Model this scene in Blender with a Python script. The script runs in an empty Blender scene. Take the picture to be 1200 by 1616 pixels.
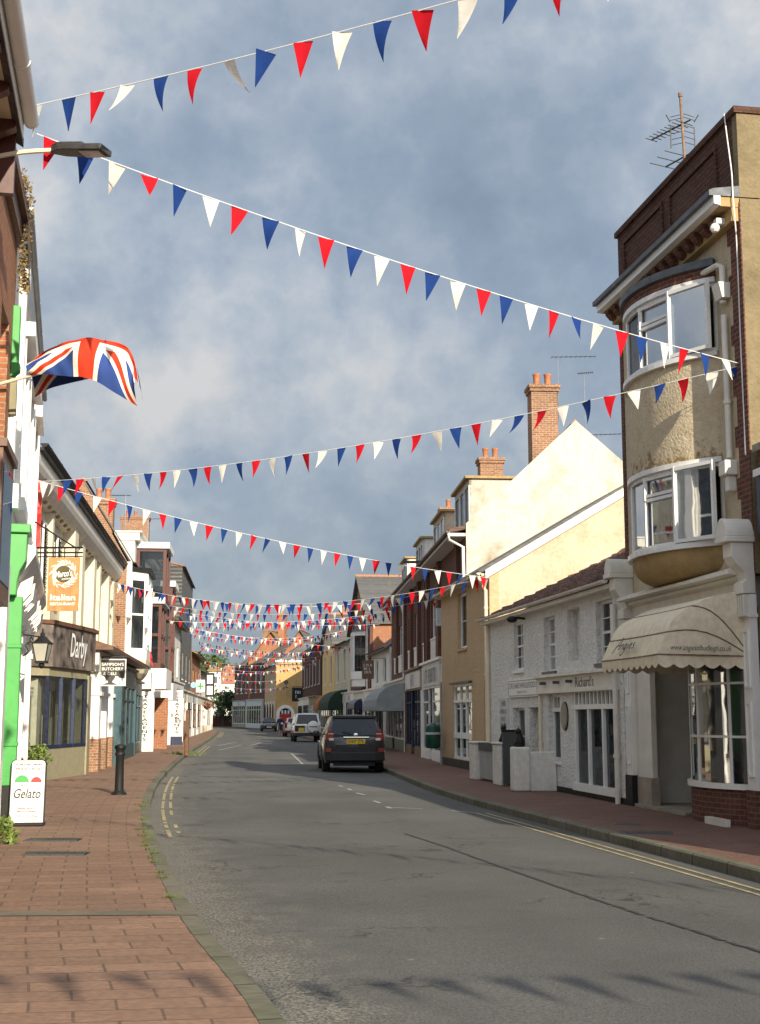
SUN_EL, SUN_AZ, SUN_E = 21, 158.5, 5.0; EXPO = .50; SKY_GLOW = 1.4; CX, CY, CZ = 1.3, .4, 2.2
import bpy, bmesh, math, random
from mathutils import Vector, Matrix
RND = random.Random(11)
C = bpy.context.scene.collection
rad = math.radians
# ---------------------------------------------------------------- camera model (for measuring)
FPX = 2100.0; TH = math.atan(322 / FPX); CAMH = 1.65
_c, _s = math.cos(TH), math.sin(TH)
CAM = Vector((0, 0, CAMH))
def ray(px, py):
    u = (px - 600) / FPX; v = (808 - py) / FPX
    return Vector((u, _c - v * _s, _s + v * _c))
def at(px, py, Y):
    r = ray(px, py); return CAM + r * (Y / r.y)
def gnd(px, py, z=0.0):
    r = ray(px, py); return CAM + r * ((z - CAMH) / r.z)
# ---------------------------------------------------------------- materials
MATS = {}
def _new(name):
    m = bpy.data.materials.new(name); m.use_nodes = True
    nt = m.node_tree; b = nt.nodes['Principled BSDF']
    return m, nt, b
def N(nt, t, **kw):
    n = nt.nodes.new(t)
    for k, v in kw.items():
        if hasattr(n, k): setattr(n, k, v)
    return n
def math_(nt, op, a, b=None, c=None):
    n = nt.nodes.new('ShaderNodeMath'); n.operation = op
    for i, x in enumerate((a, b, c)):
        if x is None: continue
        if isinstance(x, (int, float)): n.inputs[i].default_value = x
        else: nt.links.new(x, n.inputs[i])
    return n.outputs[0]
def mixc(nt, f, a, b, mode='MIX'):
    n = nt.nodes.new('ShaderNodeMix'); n.data_type = 'RGBA'; n.blend_type = mode
    for i, x in ((0, f), (6, a), (7, b)):
        if isinstance(x, (int, float)): n.inputs[i].default_value = x
        elif isinstance(x, tuple): n.inputs[i].default_value = (*x, 1) if len(x) == 3 else x
        else: nt.links.new(x, n.inputs[i])
    return n.outputs[2]
def ramp(nt, fac, *stops):
    n = nt.nodes.new('ShaderNodeValToRGB'); e = n.color_ramp.elements
    while len(e) < len(stops): e.new(0.5)
    for el, (p, c) in zip(e, stops):
        el.position = p; el.color = (c, c, c, 1) if isinstance(c, (int, float)) else (*c, 1)
    nt.links.new(fac, n.inputs[0]); return n.outputs[0]
def noise(nt, vec, scale, detail=4, rough=.55, dist=0):
    n = nt.nodes.new('ShaderNodeTexNoise'); n.inputs['Scale'].default_value = scale
    n.inputs['Detail'].default_value = detail; n.inputs['Roughness'].default_value = rough
    n.inputs['Distortion'].default_value = dist
    if vec is not None: nt.links.new(vec, n.inputs['Vector'])
    return n.outputs[0]
def objco(nt, sx=1, sy=1, sz=1):
    t = nt.nodes.new('ShaderNodeTexCoord'); m = nt.nodes.new('ShaderNodeMapping')
    m.inputs['Scale'].default_value = (sx, sy, sz); nt.links.new(t.outputs['Object'], m.inputs[0]); return m.outputs[0]
def bump(nt, b, h, strength, dist):
    n = nt.nodes.new('ShaderNodeBump'); n.inputs['Strength'].default_value = strength; n.inputs['Distance'].default_value = dist
    nt.links.new(h, n.inputs['Height']); nt.links.new(n.outputs[0], b.inputs['Normal'])
def scl(c, k): return tuple(min(1, x * k) for x in c)
def paint(name, col, rough=.45, metal=0, var=.12, sc=3, spec=.5, bmp=0):
    if name in MATS: return MATS[name]
    m, nt, b = _new(name); v = objco(nt)
    f = noise(nt, v, sc, 5)
    c = mixc(nt, ramp(nt, f, (.35, 0), (.7, 1)), scl(col, 1 - var), scl(col, 1 + var))
    nt.links.new(c, b.inputs['Base Color'])
    nt.links.new(ramp(nt, noise(nt, v, sc * 4, 3), (.3, max(.02, rough - .08)), (.7, min(1, rough + .1))), b.inputs['Roughness'])
    b.inputs['Metallic'].default_value = metal; b.inputs['Specular IOR Level'].default_value = spec
    if bmp: bump(nt, b, noise(nt, v, 40, 3), bmp, .01)
    MATS[name] = m; return m
def render_(name, col, dirt=(.30, .24, .16), damt=.35, bs=14, bstr=.5, bd=.02, streak=.5):
    """painted render / roughcast with weather stains"""
    if name in MATS: return MATS[name]
    m, nt, b = _new(name); v = objco(nt); vs = objco(nt, 1.6, 1.6, .22)
    f1 = ramp(nt, noise(nt, v, .9, 6, .65), (.46, 0), (.74, 1))
    f2 = ramp(nt, noise(nt, vs, 2.2, 6, .7), (.5, 0), (.8, 1))
    f3 = ramp(nt, noise(nt, v, 9, 4, .6), (.35, .86), (.7, 1.06))
    c = mixc(nt, math_(nt, 'MULTIPLY', math_(nt, 'MAXIMUM', f1, math_(nt, 'MULTIPLY', f2, streak)), damt), col, dirt)
    c = mixc(nt, 1.0, c, f3, 'MULTIPLY')
    nt.links.new(c, b.inputs['Base Color']); b.inputs['Roughness'].default_value = .85; b.inputs['Specular IOR Level'].default_value = .25
    h = noise(nt, v, bs, 3, .6)
    if bstr: bump(nt, b, h, bstr, bd)
    MATS[name] = m; return m
def brick(name, c1, c2, mort=(.33, .28, .22), w=.225, h=.075, off=.5, var=.5, bstr=.6, msize=.009, swap=False, stain=(.12, .07, .05), uv=False):
    if name in MATS: return MATS[name]
    m, nt, b = _new(name)
    t = nt.nodes.new('ShaderNodeTexCoord')
    if uv:
        vec = t.outputs['UV']; v3 = t.outputs['UV']
    else:
        s = nt.nodes.new('ShaderNodeSeparateXYZ'); nt.links.new(t.outputs['Object'], s.inputs[0])
        cb = nt.nodes.new('ShaderNodeCombineXYZ')
        nt.links.new(math_(nt, 'ADD', s.outputs[0], s.outputs[1]), cb.inputs[0]); nt.links.new(s.outputs[2], cb.inputs[1])
        vec = cb.outputs[0]; v3 = t.outputs['Object']
    n = nt.nodes.new('ShaderNodeTexBrick'); nt.links.new(vec, n.inputs['Vector'])
    n.inputs['Scale'].default_value = 1; n.inputs['Mortar Size'].default_value = msize; n.inputs['Brick Width'].default_value = w
    n.inputs['Row Height'].default_value = h; n.offset = off; n.inputs['Color1'].default_value = (*c1, 1); n.inputs['Color2'].default_value = (*c2, 1)
    n.inputs['Mortar'].default_value = (*mort, 1); n.inputs['Mortar Smooth'].default_value = .2
    big = ramp(nt, noise(nt, v3, .7, 5, .65), (.4, 0), (.75, 1)); fine = ramp(nt, noise(nt, v3, 18, 3), (.3, .78), (.7, 1.15))
    c = mixc(nt, math_(nt, 'MULTIPLY', big, var), n.outputs[0], stain)
    c = mixc(nt, 1.0, c, fine, 'MULTIPLY')
    nt.links.new(c, b.inputs['Base Color']); b.inputs['Roughness'].default_value = .85; b.inputs['Specular IOR Level'].default_value = .25
    hh = math_(nt, 'SUBTRACT', math_(nt, 'MULTIPLY', noise(nt, v3, 25, 3), .4), n.outputs[1])
    bump(nt, b, hh, bstr, .008)
    MATS[name] = m; return m
def glass(name='window_glass', tint=(.02, .025, .03), clear=.55):
    """window glass: mirror reflection over partly clear pane"""
    if name in MATS: return MATS[name]
    m, nt, b = _new(name); out = nt.nodes['Material Output']
    v = objco(nt); bn = nt.nodes.new('ShaderNodeBump'); bn.inputs['Strength'].default_value = .05; bn.inputs['Distance'].default_value = .02
    nt.links.new(noise(nt, v, 1.6, 2), bn.inputs['Height'])
    g = nt.nodes.new('ShaderNodeBsdfGlossy'); g.inputs['Roughness'].default_value = .02; g.inputs['Color'].default_value = (.9, .92, .95, 1)
    nt.links.new(bn.outputs[0], g.inputs['Normal'])
    tr = nt.nodes.new('ShaderNodeBsdfTransparent'); tr.inputs['Color'].default_value = (.75, .8, .8, 1)
    d = nt.nodes.new('ShaderNodeBsdfDiffuse'); d.inputs['Color'].default_value = (*tint, 1)
    m1 = nt.nodes.new('ShaderNodeMixShader'); m1.inputs[0].default_value = clear
    nt.links.new(d.outputs[0], m1.inputs[1]); nt.links.new(tr.outputs[0], m1.inputs[2])
    fr = nt.nodes.new('ShaderNodeFresnel'); fr.inputs['IOR'].default_value = 1.5
    m2 = nt.nodes.new('ShaderNodeMixShader')
    nt.links.new(math_(nt, 'ADD', math_(nt, 'MULTIPLY', fr.outputs[0], .55), .03), m2.inputs[0])
    nt.links.new(m1.outputs[0], m2.inputs[1]); nt.links.new(g.outputs[0], m2.inputs[2])
    nt.links.new(m2.outputs[0], out.inputs['Surface'])
    MATS[name] = m; return m
def slate(name, col, w=.3, h=.18, lichen=(.3, .26, .12), lam=.3, k=1.3):
    if name in MATS: return MATS[name]
    m, nt, b = _new(name); t = nt.nodes.new('ShaderNodeTexCoord')
    s = nt.nodes.new('ShaderNodeSeparateXYZ'); nt.links.new(t.outputs['Object'], s.inputs[0])
    cb = nt.nodes.new('ShaderNodeCombineXYZ'); nt.links.new(s.outputs[0], cb.inputs[0]); nt.links.new(math_(nt, 'MULTIPLY', s.outputs[2], k), cb.inputs[1])
    n = nt.nodes.new('ShaderNodeTexBrick'); nt.links.new(cb.outputs[0], n.inputs['Vector']); n.inputs['Scale'].default_value = 1
    n.inputs['Brick Width'].default_value = w; n.inputs['Row Height'].default_value = h; n.inputs['Mortar Size'].default_value = .008
    n.inputs['Color1'].default_value = (*col, 1); n.inputs['Color2'].default_value = (*scl(col, 1.5), 1); n.inputs['Mortar'].default_value = (*scl(col, .4), 1)
    l = ramp(nt, noise(nt, t.outputs['Object'], 2.2, 6, .7), (.52, 0), (.72, 1))
    c = mixc(nt, math_(nt, 'MULTIPLY', l, lam), n.outputs[0], lichen)
    nt.links.new(c, b.inputs['Base Color']); b.inputs['Roughness'].default_value = .75
    bump(nt, b, n.outputs[1], -.5, .01)
    MATS[name] = m; return m
M = dict(
    white=paint('white_paint', (.80, .78, .73), .4, var=.05),
    white2=paint('white_gloss', (.72, .71, .68), .3, var=.04),
    offwhite=paint('offwhite_paint', (.70, .66, .58), .5, var=.1),
    cream=paint('cream_paint', (.74, .64, .46), .55, var=.08),
    grey=paint('grey_paint', (.36, .36, .35), .5), lgrey=paint('light_grey_paint', (.55, .55, .53), .5),
    dgrey=paint('dark_grey_paint', (.07, .07, .07), .5), black=paint('black_paint', (.013, .013, .013), .55, spec=.3),
    brown=paint('brown_stain', (.085, .022, .014), .4), wood=paint('brown_wood', (.14, .065, .035), .5, var=.3, sc=8),
    navy=paint('navy_paint', (.016, .026, .07), .4), teal=paint('teal_paint', (.03, .075, .09), .4),
    green=paint('bright_green_paint', (.045, .30, .05), .4, var=.06), dgreen=paint('dark_green_canvas', (.012, .035, .022), .8),
    bingreen=paint('bin_green_plastic', (.01, .07, .045), .4), red=paint('red_paint', (.5, .02, .015), .45),
    lead=paint('lead_sheet', (.10, .11, .12), .6, var=.3, sc=6), concrete=render_('stone', (.36, .31, .24), (.12, .11, .08), .5, 12, .3),
    iron=paint('cast_iron', (.05, .048, .045), .55, var=.25, sc=14), alu=paint('aluminium', (.45, .45, .44), .35, metal=.9),
    rust=paint('rusty_steel', (.22, .14, .09), .7, var=.4, sc=10), dark=paint('dark_interior', (.022, .02, .02), .9, var=.4, sc=1.2, spec=.1),
    room=paint('shop_interior', (.055, .048, .042), .9, var=.6, sc=2.2, spec=.1),
    curtain=paint('net_curtain', (.42, .42, .40), .9, var=.2, sc=9, spec=.1), lamp=paint('lantern_glass', (.42, .40, .33), .12, var=.1),
    canvas=render_('cream_canvas', (.76, .66, .48), (.42, .34, .2), .25, 3.5, .35, .06), gcanvas=paint('grey_canvas', (.30, .32, .32), .85, spec=.1),
    orange=paint('sunlit_edge_orange', (.42, .17, .06), .85, spec=.1), glass=glass(),  # orange: sunlight on the green awning's edge, put into the colour
    text_dark=paint('dark_lettering', (.03, .028, .025), .6, var=.02), text_grey=paint('grey_lettering', (.22, .22, .22), .6, var=.02),
    text_white=paint('white_lettering', (.85, .84, .8), .6, var=.02), text_red=paint('red_lettering', (.55, .12, .1), .6, var=.02),
    text_blue=paint('blue_lettering', (.05, .12, .36), .6, var=.02), yellow=paint('yellow_sign', (.72, .52, .2), .5, var=.06),
    pot=paint('terracotta', (.42, .17, .08), .8, var=.25, sc=8), tv=paint('shop_stock', (.3, .16, .12), .8, var=.7, sc=9),
    pavegrey=render_('kerb_granite', (.19, .165, .125), (.07, .075, .035), .6, 30, .3, .006),
    redbrick=brick('red_brick', (.165, .05, .031), (.10, .033, .024), (.17, .13, .10)),
    darkbrick=brick('dark_brick', (.13, .047, .027), (.075, .028, .018), (.03, .022, .018), msize=.013),
    orangebrick=brick('orange_brick', (.40, .15, .065), (.31, .11, .05), (.36, .27, .19), stain=(.2, .1, .06)),
    stockbrick=brick('weathered_brick', (.36, .17, .085), (.24, .10, .055), (.42, .35, .26), stain=(.12, .09, .06)),
    roughcast=render_('white_roughcast', (.86, .835, .775), (.38, .33, .24), .24, 17, 1.0, .08),
    whiterender=render_('white_render', (.58, .545, .47), (.25, .19, .11), .8, 16, .5, .02),
    creamrender=render_('cream_render', (.57, .465, .34), (.36, .23, .11), .55, 16, .4, .02),
    tan=render_('tan_roughcast', (.56, .40, .235), (.36, .24, .12), .35, 12, .8, .035),
    beige=render_('beige_roughcast', (.56, .47, .325), (.26, .19, .1), .4, 22, .8, .025),
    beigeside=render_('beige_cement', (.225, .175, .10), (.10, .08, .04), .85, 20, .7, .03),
    bowl=render_('stained_render', (.40, .28, .13), (.2, .13, .05), .6, 16, .4, .02),
    wallcream=render_('pale_cream_stucco', (.72, .65, .49), (.36, .30, .2), .4, 20, .2, .01),
    wallwhite=render_('white_stucco', (.74, .72, .65), (.36, .32, .25), .35, 20, .2, .01),
    olive=render_('olive_stone', (.31, .28, .18), (.25, .22, .12), .4, 18, .3, .01),
    slate=slate('grey_slate', (.085, .082, .078)), tile=slate('brown_tile', (.085, .045, .032), .2, .12, (.25, .17, .08), .35),
    clay=slate('lichen_clay_tile', (.20, .13, .06), .2, .12, (.36, .24, .06), .8),
    pantile=paint('pantile_clay', (.12, .058, .036), .8, var=.55, sc=5),
)
# ---------------------------------------------------------------- mesh builder
class MB:
    def __init__(s): s.v = []; s.f = []; s.m = []
    def add(s, vs, fs, mi=0):
        o = len(s.v); s.v += [tuple(p) for p in vs]
        for q in fs: s.f.append([o + i for i in q]); s.m.append(mi)
    def quad(s, a, b, c, d, mi=0): s.add([a, b, c, d], [(0, 1, 2, 3)], mi)
    def poly(s, pts, mi=0): s.add(pts, [tuple(range(len(pts)))], mi)
    def box(s, x0, x1, y0, y1, z0, z1, mi=0):
        s.add([(x0, y0, z0), (x1, y0, z0), (x1, y1, z0), (x0, y1, z0), (x0, y0, z1), (x1, y0, z1), (x1, y1, z1), (x0, y1, z1)],
              [(0, 3, 2, 1), (4, 5, 6, 7), (0, 1, 5, 4), (1, 2, 6, 5), (2, 3, 7, 6), (3, 0, 4, 7)], mi)
    def prism(s, prof, x0, x1, mi=0):
        """prof: list of (y,z), extruded along x"""
        n = len(prof)
        s.add([(x0, y, z) for y, z in prof] + [(x1, y, z) for y, z in prof],
              [tuple(range(n)), tuple(range(2 * n - 1, n - 1, -1))] + [(i, i + n, (i + 1) % n + n, (i + 1) % n) for i in range(n)], mi)
    def prismy(s, prof, y0, y1, mi=0):
        """prof: list of (x,z), extruded along y"""
        n = len(prof)
        s.add([(x, y0, z) for x, z in prof] + [(x, y1, z) for x, z in prof],
              [tuple(range(n)), tuple(range(2 * n - 1, n - 1, -1))] + [(i, i + n, (i + 1) % n + n, (i + 1) % n) for i in range(n)], mi)
    def prismz(s, prof, z0, z1, mi=0):
        n = len(prof)
        s.add([(x, y, z0) for x, y in prof] + [(x, y, z1) for x, y in prof],
              [tuple(range(n)), tuple(range(2 * n - 1, n - 1, -1))] + [(i, i + n, (i + 1) % n + n, (i + 1) % n) for i in range(n)], mi)
    def tube(s, pts, r, n=8, mi=0, cap=True):
        pts = [Vector(p) for p in pts]; rs = r if isinstance(r, (list, tuple)) else [r] * len(pts)
        rings = []; up = Vector((0, 0, 1))
        for i, p in enumerate(pts):
            t = (pts[min(i + 1, len(pts) - 1)] - pts[max(i - 1, 0)]).normalized()
            a = t.cross(up if abs(t.z) < .95 else Vector((1, 0, 0))).normalized(); b = a.cross(t)
            rings.append([p + (a * math.cos(6.28318 * k / n) + b * math.sin(6.28318 * k / n)) * rs[i] for k in range(n)])
        vs = [q for R in rings for q in R]; fs = []
        for i in range(len(pts) - 1):
            for k in range(n): fs.append((i * n + k, i * n + (k + 1) % n, (i + 1) * n + (k + 1) % n, (i + 1) * n + k))
        if cap: fs += [tuple(range(n)), tuple(range(len(vs) - 1, len(vs) - 1 - n, -1))]
        s.add(vs, fs, mi)
    def lathe(s, prof, cx=0, cy=0, n=16, mi=0, a0=0, a1=6.283185):
        """prof: list of (r,z)"""
        full = abs(a1 - a0 - 6.283185) < .01; k = n if full else n + 1
        vs = [(cx + r * math.cos(a0 + (a1 - a0) * j / n), cy + r * math.sin(a0 + (a1 - a0) * j / n), z) for r, z in prof for j in range(k)]
        fs = []
        for i in range(len(prof) - 1):
            for j in range(n): fs.append((i * k + j, i * k + (j + 1) % k, (i + 1) * k + (j + 1) % k, (i + 1) * k + j))
        fs += [tuple(range(k)), tuple(range(len(vs) - 1, len(vs) - 1 - k, -1))]
        s.add(vs, fs, mi)
    def ball(s, c, r, n=10, mi=0, sc=(1, 1, 1)):
        vs = []; fs = []; h = n // 2
        for i in range(h + 1):
            p = math.pi * i / h
            for j in range(n):
                a = 6.283185 * j / n
                vs.append((c[0] + r * sc[0] * math.sin(p) * math.cos(a), c[1] + r * sc[1] * math.sin(p) * math.sin(a), c[2] + r * sc[2] * math.cos(p)))
        for i in range(h):
            for j in range(n): fs.append((i * n + j, (i + 1) * n + j, (i + 1) * n + (j + 1) % n, i * n + (j + 1) % n))
        s.add(vs, fs, mi)
    def bar(s, a, b, w, h, mi=0):
        """rectangular bar between two points"""
        a, b = Vector(a), Vector(b); t = (b - a).normalized()
        x = t.cross(Vector((0, 0, 1)) if abs(t.z) < .95 else Vector((0, 1, 0))).normalized(); y = x.cross(t)
        vs = [p + x * (w / 2 * i) + y * (h / 2 * j) for p in (a, b) for i, j in ((-1, -1), (1, -1), (1, 1), (-1, 1))]
        s.add(vs, [(0, 1, 2, 3), (7, 6, 5, 4), (0, 4, 5, 1), (1, 5, 6, 2), (2, 6, 7, 3), (3, 7, 4, 0)], mi)
    def tr(s, mtx):
        s.v = [tuple(mtx @ Vector(p)) for p in s.v]; return s
    def mesh(s, name, mats, smooth=False, merge=False):
        me = bpy.data.meshes.new(name); me.from_pydata(s.v, [], s.f)
        for m in (mats if isinstance(mats, (list, tuple)) else [mats]): me.materials.append(m)
        me.polygons.foreach_set('material_index', s.m)
        bm = bmesh.new(); bm.from_mesh(me)
        if merge: bmesh.ops.remove_doubles(bm, verts=bm.verts, dist=1e-4)
        bmesh.ops.recalc_face_normals(bm, faces=bm.faces)
        bm.to_mesh(me); bm.free()
        if smooth:
            me.polygons.foreach_set('use_smooth', [True] * len(me.polygons))
            try: me.set_sharp_from_angle(angle=rad(40))
            except Exception: pass
        return me
    def build(s, name, mats, parent=None, smooth=False, merge=False, bevel=0, loc=None):
        o = bpy.data.objects.new(name, s.mesh(name, mats, smooth, merge)); C.objects.link(o)
        if parent is not None: o.parent = parent
        if loc is not None: o.location = loc
        if bevel:
            b = o.modifiers.new('bevel', 'BEVEL'); b.width = bevel; b.segments = 2; b.limit_method = 'ANGLE'; b.angle_limit = rad(40)
        return o
def tag(o, label=None, cat=None, group=None, kind=None):
    if label: o['label'] = label
    if cat: o['category'] = cat
    if group: o['group'] = group
    if kind: o['kind'] = kind
    return o
def thing(name, label, cat, loc=(0, 0, 0), rotz=0, group=None):
    o = bpy.data.objects.new(name, None); C.objects.link(o); o.location = loc; o.rotation_euler = (0, 0, rotz)
    o.empty_display_size = .2
    return tag(o, label, cat, group)
# ---------------------------------------------------------------- facade frame: x right seen from the street, y into the wall, z up
class Fac:
    def __init__(s, A, B, z=.12):
        s.o = Vector((A[0], A[1], z)); d = Vector((B[0] - A[0], B[1] - A[1], 0)); s.L = d.length
        s.ex = d.normalized(); s.ey = Vector((-s.ex.y, s.ex.x, 0)); s.rot = math.atan2(s.ex.y, s.ex.x)
    def loc(s, p):
        d = p - s.o; return (d.dot(s.ex), d.dot(s.ey), d.z)
    def uz(s, px, py, w=0):
        r = ray(px, py); p0 = s.o - s.ey * w; t = (p0 - CAM).dot(s.ey) / r.dot(s.ey); l = s.loc(CAM + r * t); return (l[0], l[2])
    def wz(s, px, py, u):
        r = ray(px, py); p0 = s.o + s.ex * u; t = (p0 - CAM).dot(s.ex) / r.dot(s.ex); l = s.loc(CAM + r * t); return (-l[1], l[2])
    def rect(s, px0, py0, px1, py1, w=0):
        """pixel rectangle (top-left, bottom-right) -> u0,u1,z0,z1"""
        a = s.uz(px0, py0, w); b = s.uz(px1, py1, w); return (a[0], b[0], b[1], a[1])
    def world(s, u, w, z): return s.o + s.ex * u - s.ey * w + Vector((0, 0, z))
    def root(s, name, label, cat='building', group=None): return thing(name, label, cat, s.o, s.rot, group)
# ---------------------------------------------------------------- building parts (local facade coordinates)
def wall_grid(mb, u0, u1, z0, z1, holes=(), t=.25, mi=0, di=1, deep=None):
    us = sorted({u0, u1, *[min(max(h[i], u0), u1) for h in holes for i in (0, 1)]}); zs = sorted({z0, z1, *[min(max(h[i], z0), z1) for h in holes for i in (2, 3)]})
    for a, b in zip(us, us[1:]):
        for c, d in zip(zs, zs[1:]):
            um, zm = (a + b) / 2, (c + d) / 2
            if b - a < 1e-5 or d - c < 1e-5 or any(h[0] < um < h[1] and h[2] < zm < h[3] for h in holes): continue
            mb.quad((a, 0, c), (b, 0, c), (b, 0, d), (a, 0, d), mi)
    for h in holes:
        a, b, c, d = h[:4]
        mb.quad((a, 0, c), (a, t, c), (a, t, d), (a, 0, d), mi); mb.quad((b, 0, c), (b, t, c), (b, t, d), (b, 0, d), mi)
        mb.quad((a, 0, d), (b, 0, d), (b, t, d), (a, t, d), mi); mb.quad((a, 0, c), (b, 0, c), (b, t, c), (a, t, c), mi)
        mb.quad((a, t - .003, c), (b, t - .003, c), (b, t - .003, d), (a, t - .003, d), di)
    mb.quad((u0, 0, z0), (u0, t, z0), (u0, t, z1), (u0, 0, z1), mi); mb.quad((u1, 0, z0), (u1, t, z0), (u1, t, z1), (u1, 0, z1), mi)
    mb.quad((u0, 0, z1), (u1, 0, z1), (u1, t, z1), (u0, t, z1), mi)
def window(root, u0, u1, z0, z1, cols=1, rows=2, y=.1, fr=.06, bar=.022, fm=None, sill=.05, sillm=None, curtain=True, name='window', label=None, meet=False):
    fm = fm or M['white']; mb = MB()
    mb.box(u0, u0 + fr, y, y + .07, z0, z1); mb.box(u1 - fr, u1, y, y + .07, z0, z1)
    mb.box(u0 + fr, u1 - fr, y, y + .07, z0, z0 + fr); mb.box(u0 + fr, u1 - fr, y, y + .07, z1 - fr, z1)
    for i in range(1, cols):
        x = u0 + fr + (u1 - u0 - 2 * fr) * i / cols; mb.box(x - bar / 2, x + bar / 2, y + .008, y + .05, z0 + fr, z1 - fr)
    for j in range(1, rows):
        z = z0 + fr + (z1 - z0 - 2 * fr) * j / rows; hb = bar * (2.2 if (meet and j * 2 == rows) else 1)
        mb.box(u0 + fr, u1 - fr, y + .012, y + .054, z - hb / 2, z + hb / 2)
    o = mb.build(name, fm, root)
    if label: o['label'] = label
    p = MB(); p.quad((u0 + fr * .6, y + .035, z0 + fr * .6), (u1 - fr * .6, y + .035, z0 + fr * .6), (u1 - fr * .6, y + .035, z1 - fr * .6), (u0 + fr * .6, y + .035, z1 - fr * .6))
    p.build('pane', M['glass'], o)
    if curtain:
        c = MB(); w = (u1 - u0) * (.26 if curtain is True else curtain); n = 8
        for a, b in ((u0 + fr, u0 + fr + w), (u1 - fr - w, u1 - fr)):
            pts = [(a + (b - a) * i / n, y + .11 + .018 * math.sin(i * 2.1)) for i in range(n + 1)]
            for (xa, ya), (xb, yb) in zip(pts, pts[1:]): c.quad((xa, ya, z0), (xb, yb, z0), (xb, yb, z1), (xa, ya, z1))
        c.build('curtain', M['curtain'], o)
    if sill:
        s = MB(); s.box(u0 - .05, u1 + .05, -sill, y + .02, z0 - .07, z0 - .001); s.build('sill', sillm or fm, o)
    return o
def downpipe(root, u, w, z0, z1, r=.045, m=None, hopper=False, bend=None):
    mb = MB(); pts = [(u, -w, z0), (u, -w, z1)]
    if bend: pts += [(u + bend[0], -w - bend[1] * .7, z1 + bend[2] * .45), (u + bend[0], -w - bend[1], z1 + bend[2])]
    mb.tube(pts, r, 10); z = z0 + .8
    while z < z1: mb.tube([(u, -w, z), (u, -w, z + .06)], r * 1.35, 10); z += 1.8
    if hopper: mb.prism([(-w - .12, z1 + .25), (-w + .1, z1 + .25), (-w + .06, z1 + .02), (-w - .07, z1 + .02)], u - .13, u + .13)
    return mb.build('downpipe', m or M['offwhite'], root, smooth=True)
def gutter(root, u0, u1, z, w, r=.06, m=None):
    mb = MB(); prof = [(-w + r * math.cos(a), z - r * math.sin(a)) for a in [math.pi * k / 8 for k in range(9)]] + [(-w - r * .85, z), (-w + r * .85, z)][::1]
    prof = [(-w + r * math.cos(math.pi * k / 8), z - r * math.sin(math.pi * k / 8)) for k in range(9)]
    mb.prism(prof, u0, u1); u = u0 + .6
    while u < u1:
        mb.prism([(-w + r * 1.12 * math.cos(math.pi * k / 8), z + .004 - r * 1.12 * math.sin(math.pi * k / 8)) for k in range(9)], u, u + .06); u += 1.9
    return mb.build('gutter', m or M['offwhite'], root, smooth=True)
def chimney(root, u, y, z0, z1, wu, wy, pots=2, m=None, along='y'):
    mb = MB(); mb.box(u - wu / 2, u + wu / 2, y - wy / 2, y + wy / 2, z0, z1 - .24)
    mb.box(u - wu / 2 - .05, u + wu / 2 + .05, y - wy / 2 - .05, y + wy / 2 + .05, z1 - .24, z1 - .12); mb.box(u - wu / 2 - .09, u + wu / 2 + .09, y - wy / 2 - .09, y + wy / 2 + .09, z1 - .12, z1)
    o = mb.build('chimney', m or M['stockbrick'], root)
    for k in range(pots):
        t = (k + .5) / pots - .5; x, yy = (u, y + t * wy * .85) if along == 'y' else (u + t * wu * .85, y)
        p = MB(); p.lathe([(.13, z1), (.125, z1 + .08), (.105, z1 + .1), (.12, z1 + .38), (.135, z1 + .4), (.135, z1 + .45), (.09, z1 + .45), (.09, z1 + .3)], x, yy, 12)
        p.build('chimney_pot', M['pot'], o, smooth=True)
    return o
def gable_roof(root, u0, u1, ez, D, rise, ov=.3, m=None, t=.1, y0=0.0, ridge=True, ry=None):
    """two slopes, ridge parallel to the street"""
    ry = ry if ry is not None else (y0 + D) / 2; k = rise / (ry - y0); k2 = rise / (D - ry); rz = ez + rise
    mb = MB()
    mb.prism([(y0 - ov, ez - ov * k), (ry, rz), (D + .2, ez - .2 * k2), (D + .2, ez - .2 * k2 + t), (ry, rz + t), (y0 - ov, ez - ov * k + t)], u0, u1)
    if ridge: mb.prism([(ry - .14, rz + t - .08), (ry, rz + t + .09), (ry + .14, rz + t - .08)], u0, u1, 1)
    return mb.build('roof', [m or M['slate'], M['pot']], root)
def body(mb, u0, u1, y0, D, ez, rise=0, ry=None, mi=0, z0=0):
    ry = ry if ry is not None else D / 2
    prof = [(y0, z0), (D, z0), (D, ez)] + ([(ry, ez + rise)] if rise else []) + [(y0, ez)]
    mb.prism(prof, u0, u1, mi)
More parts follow.
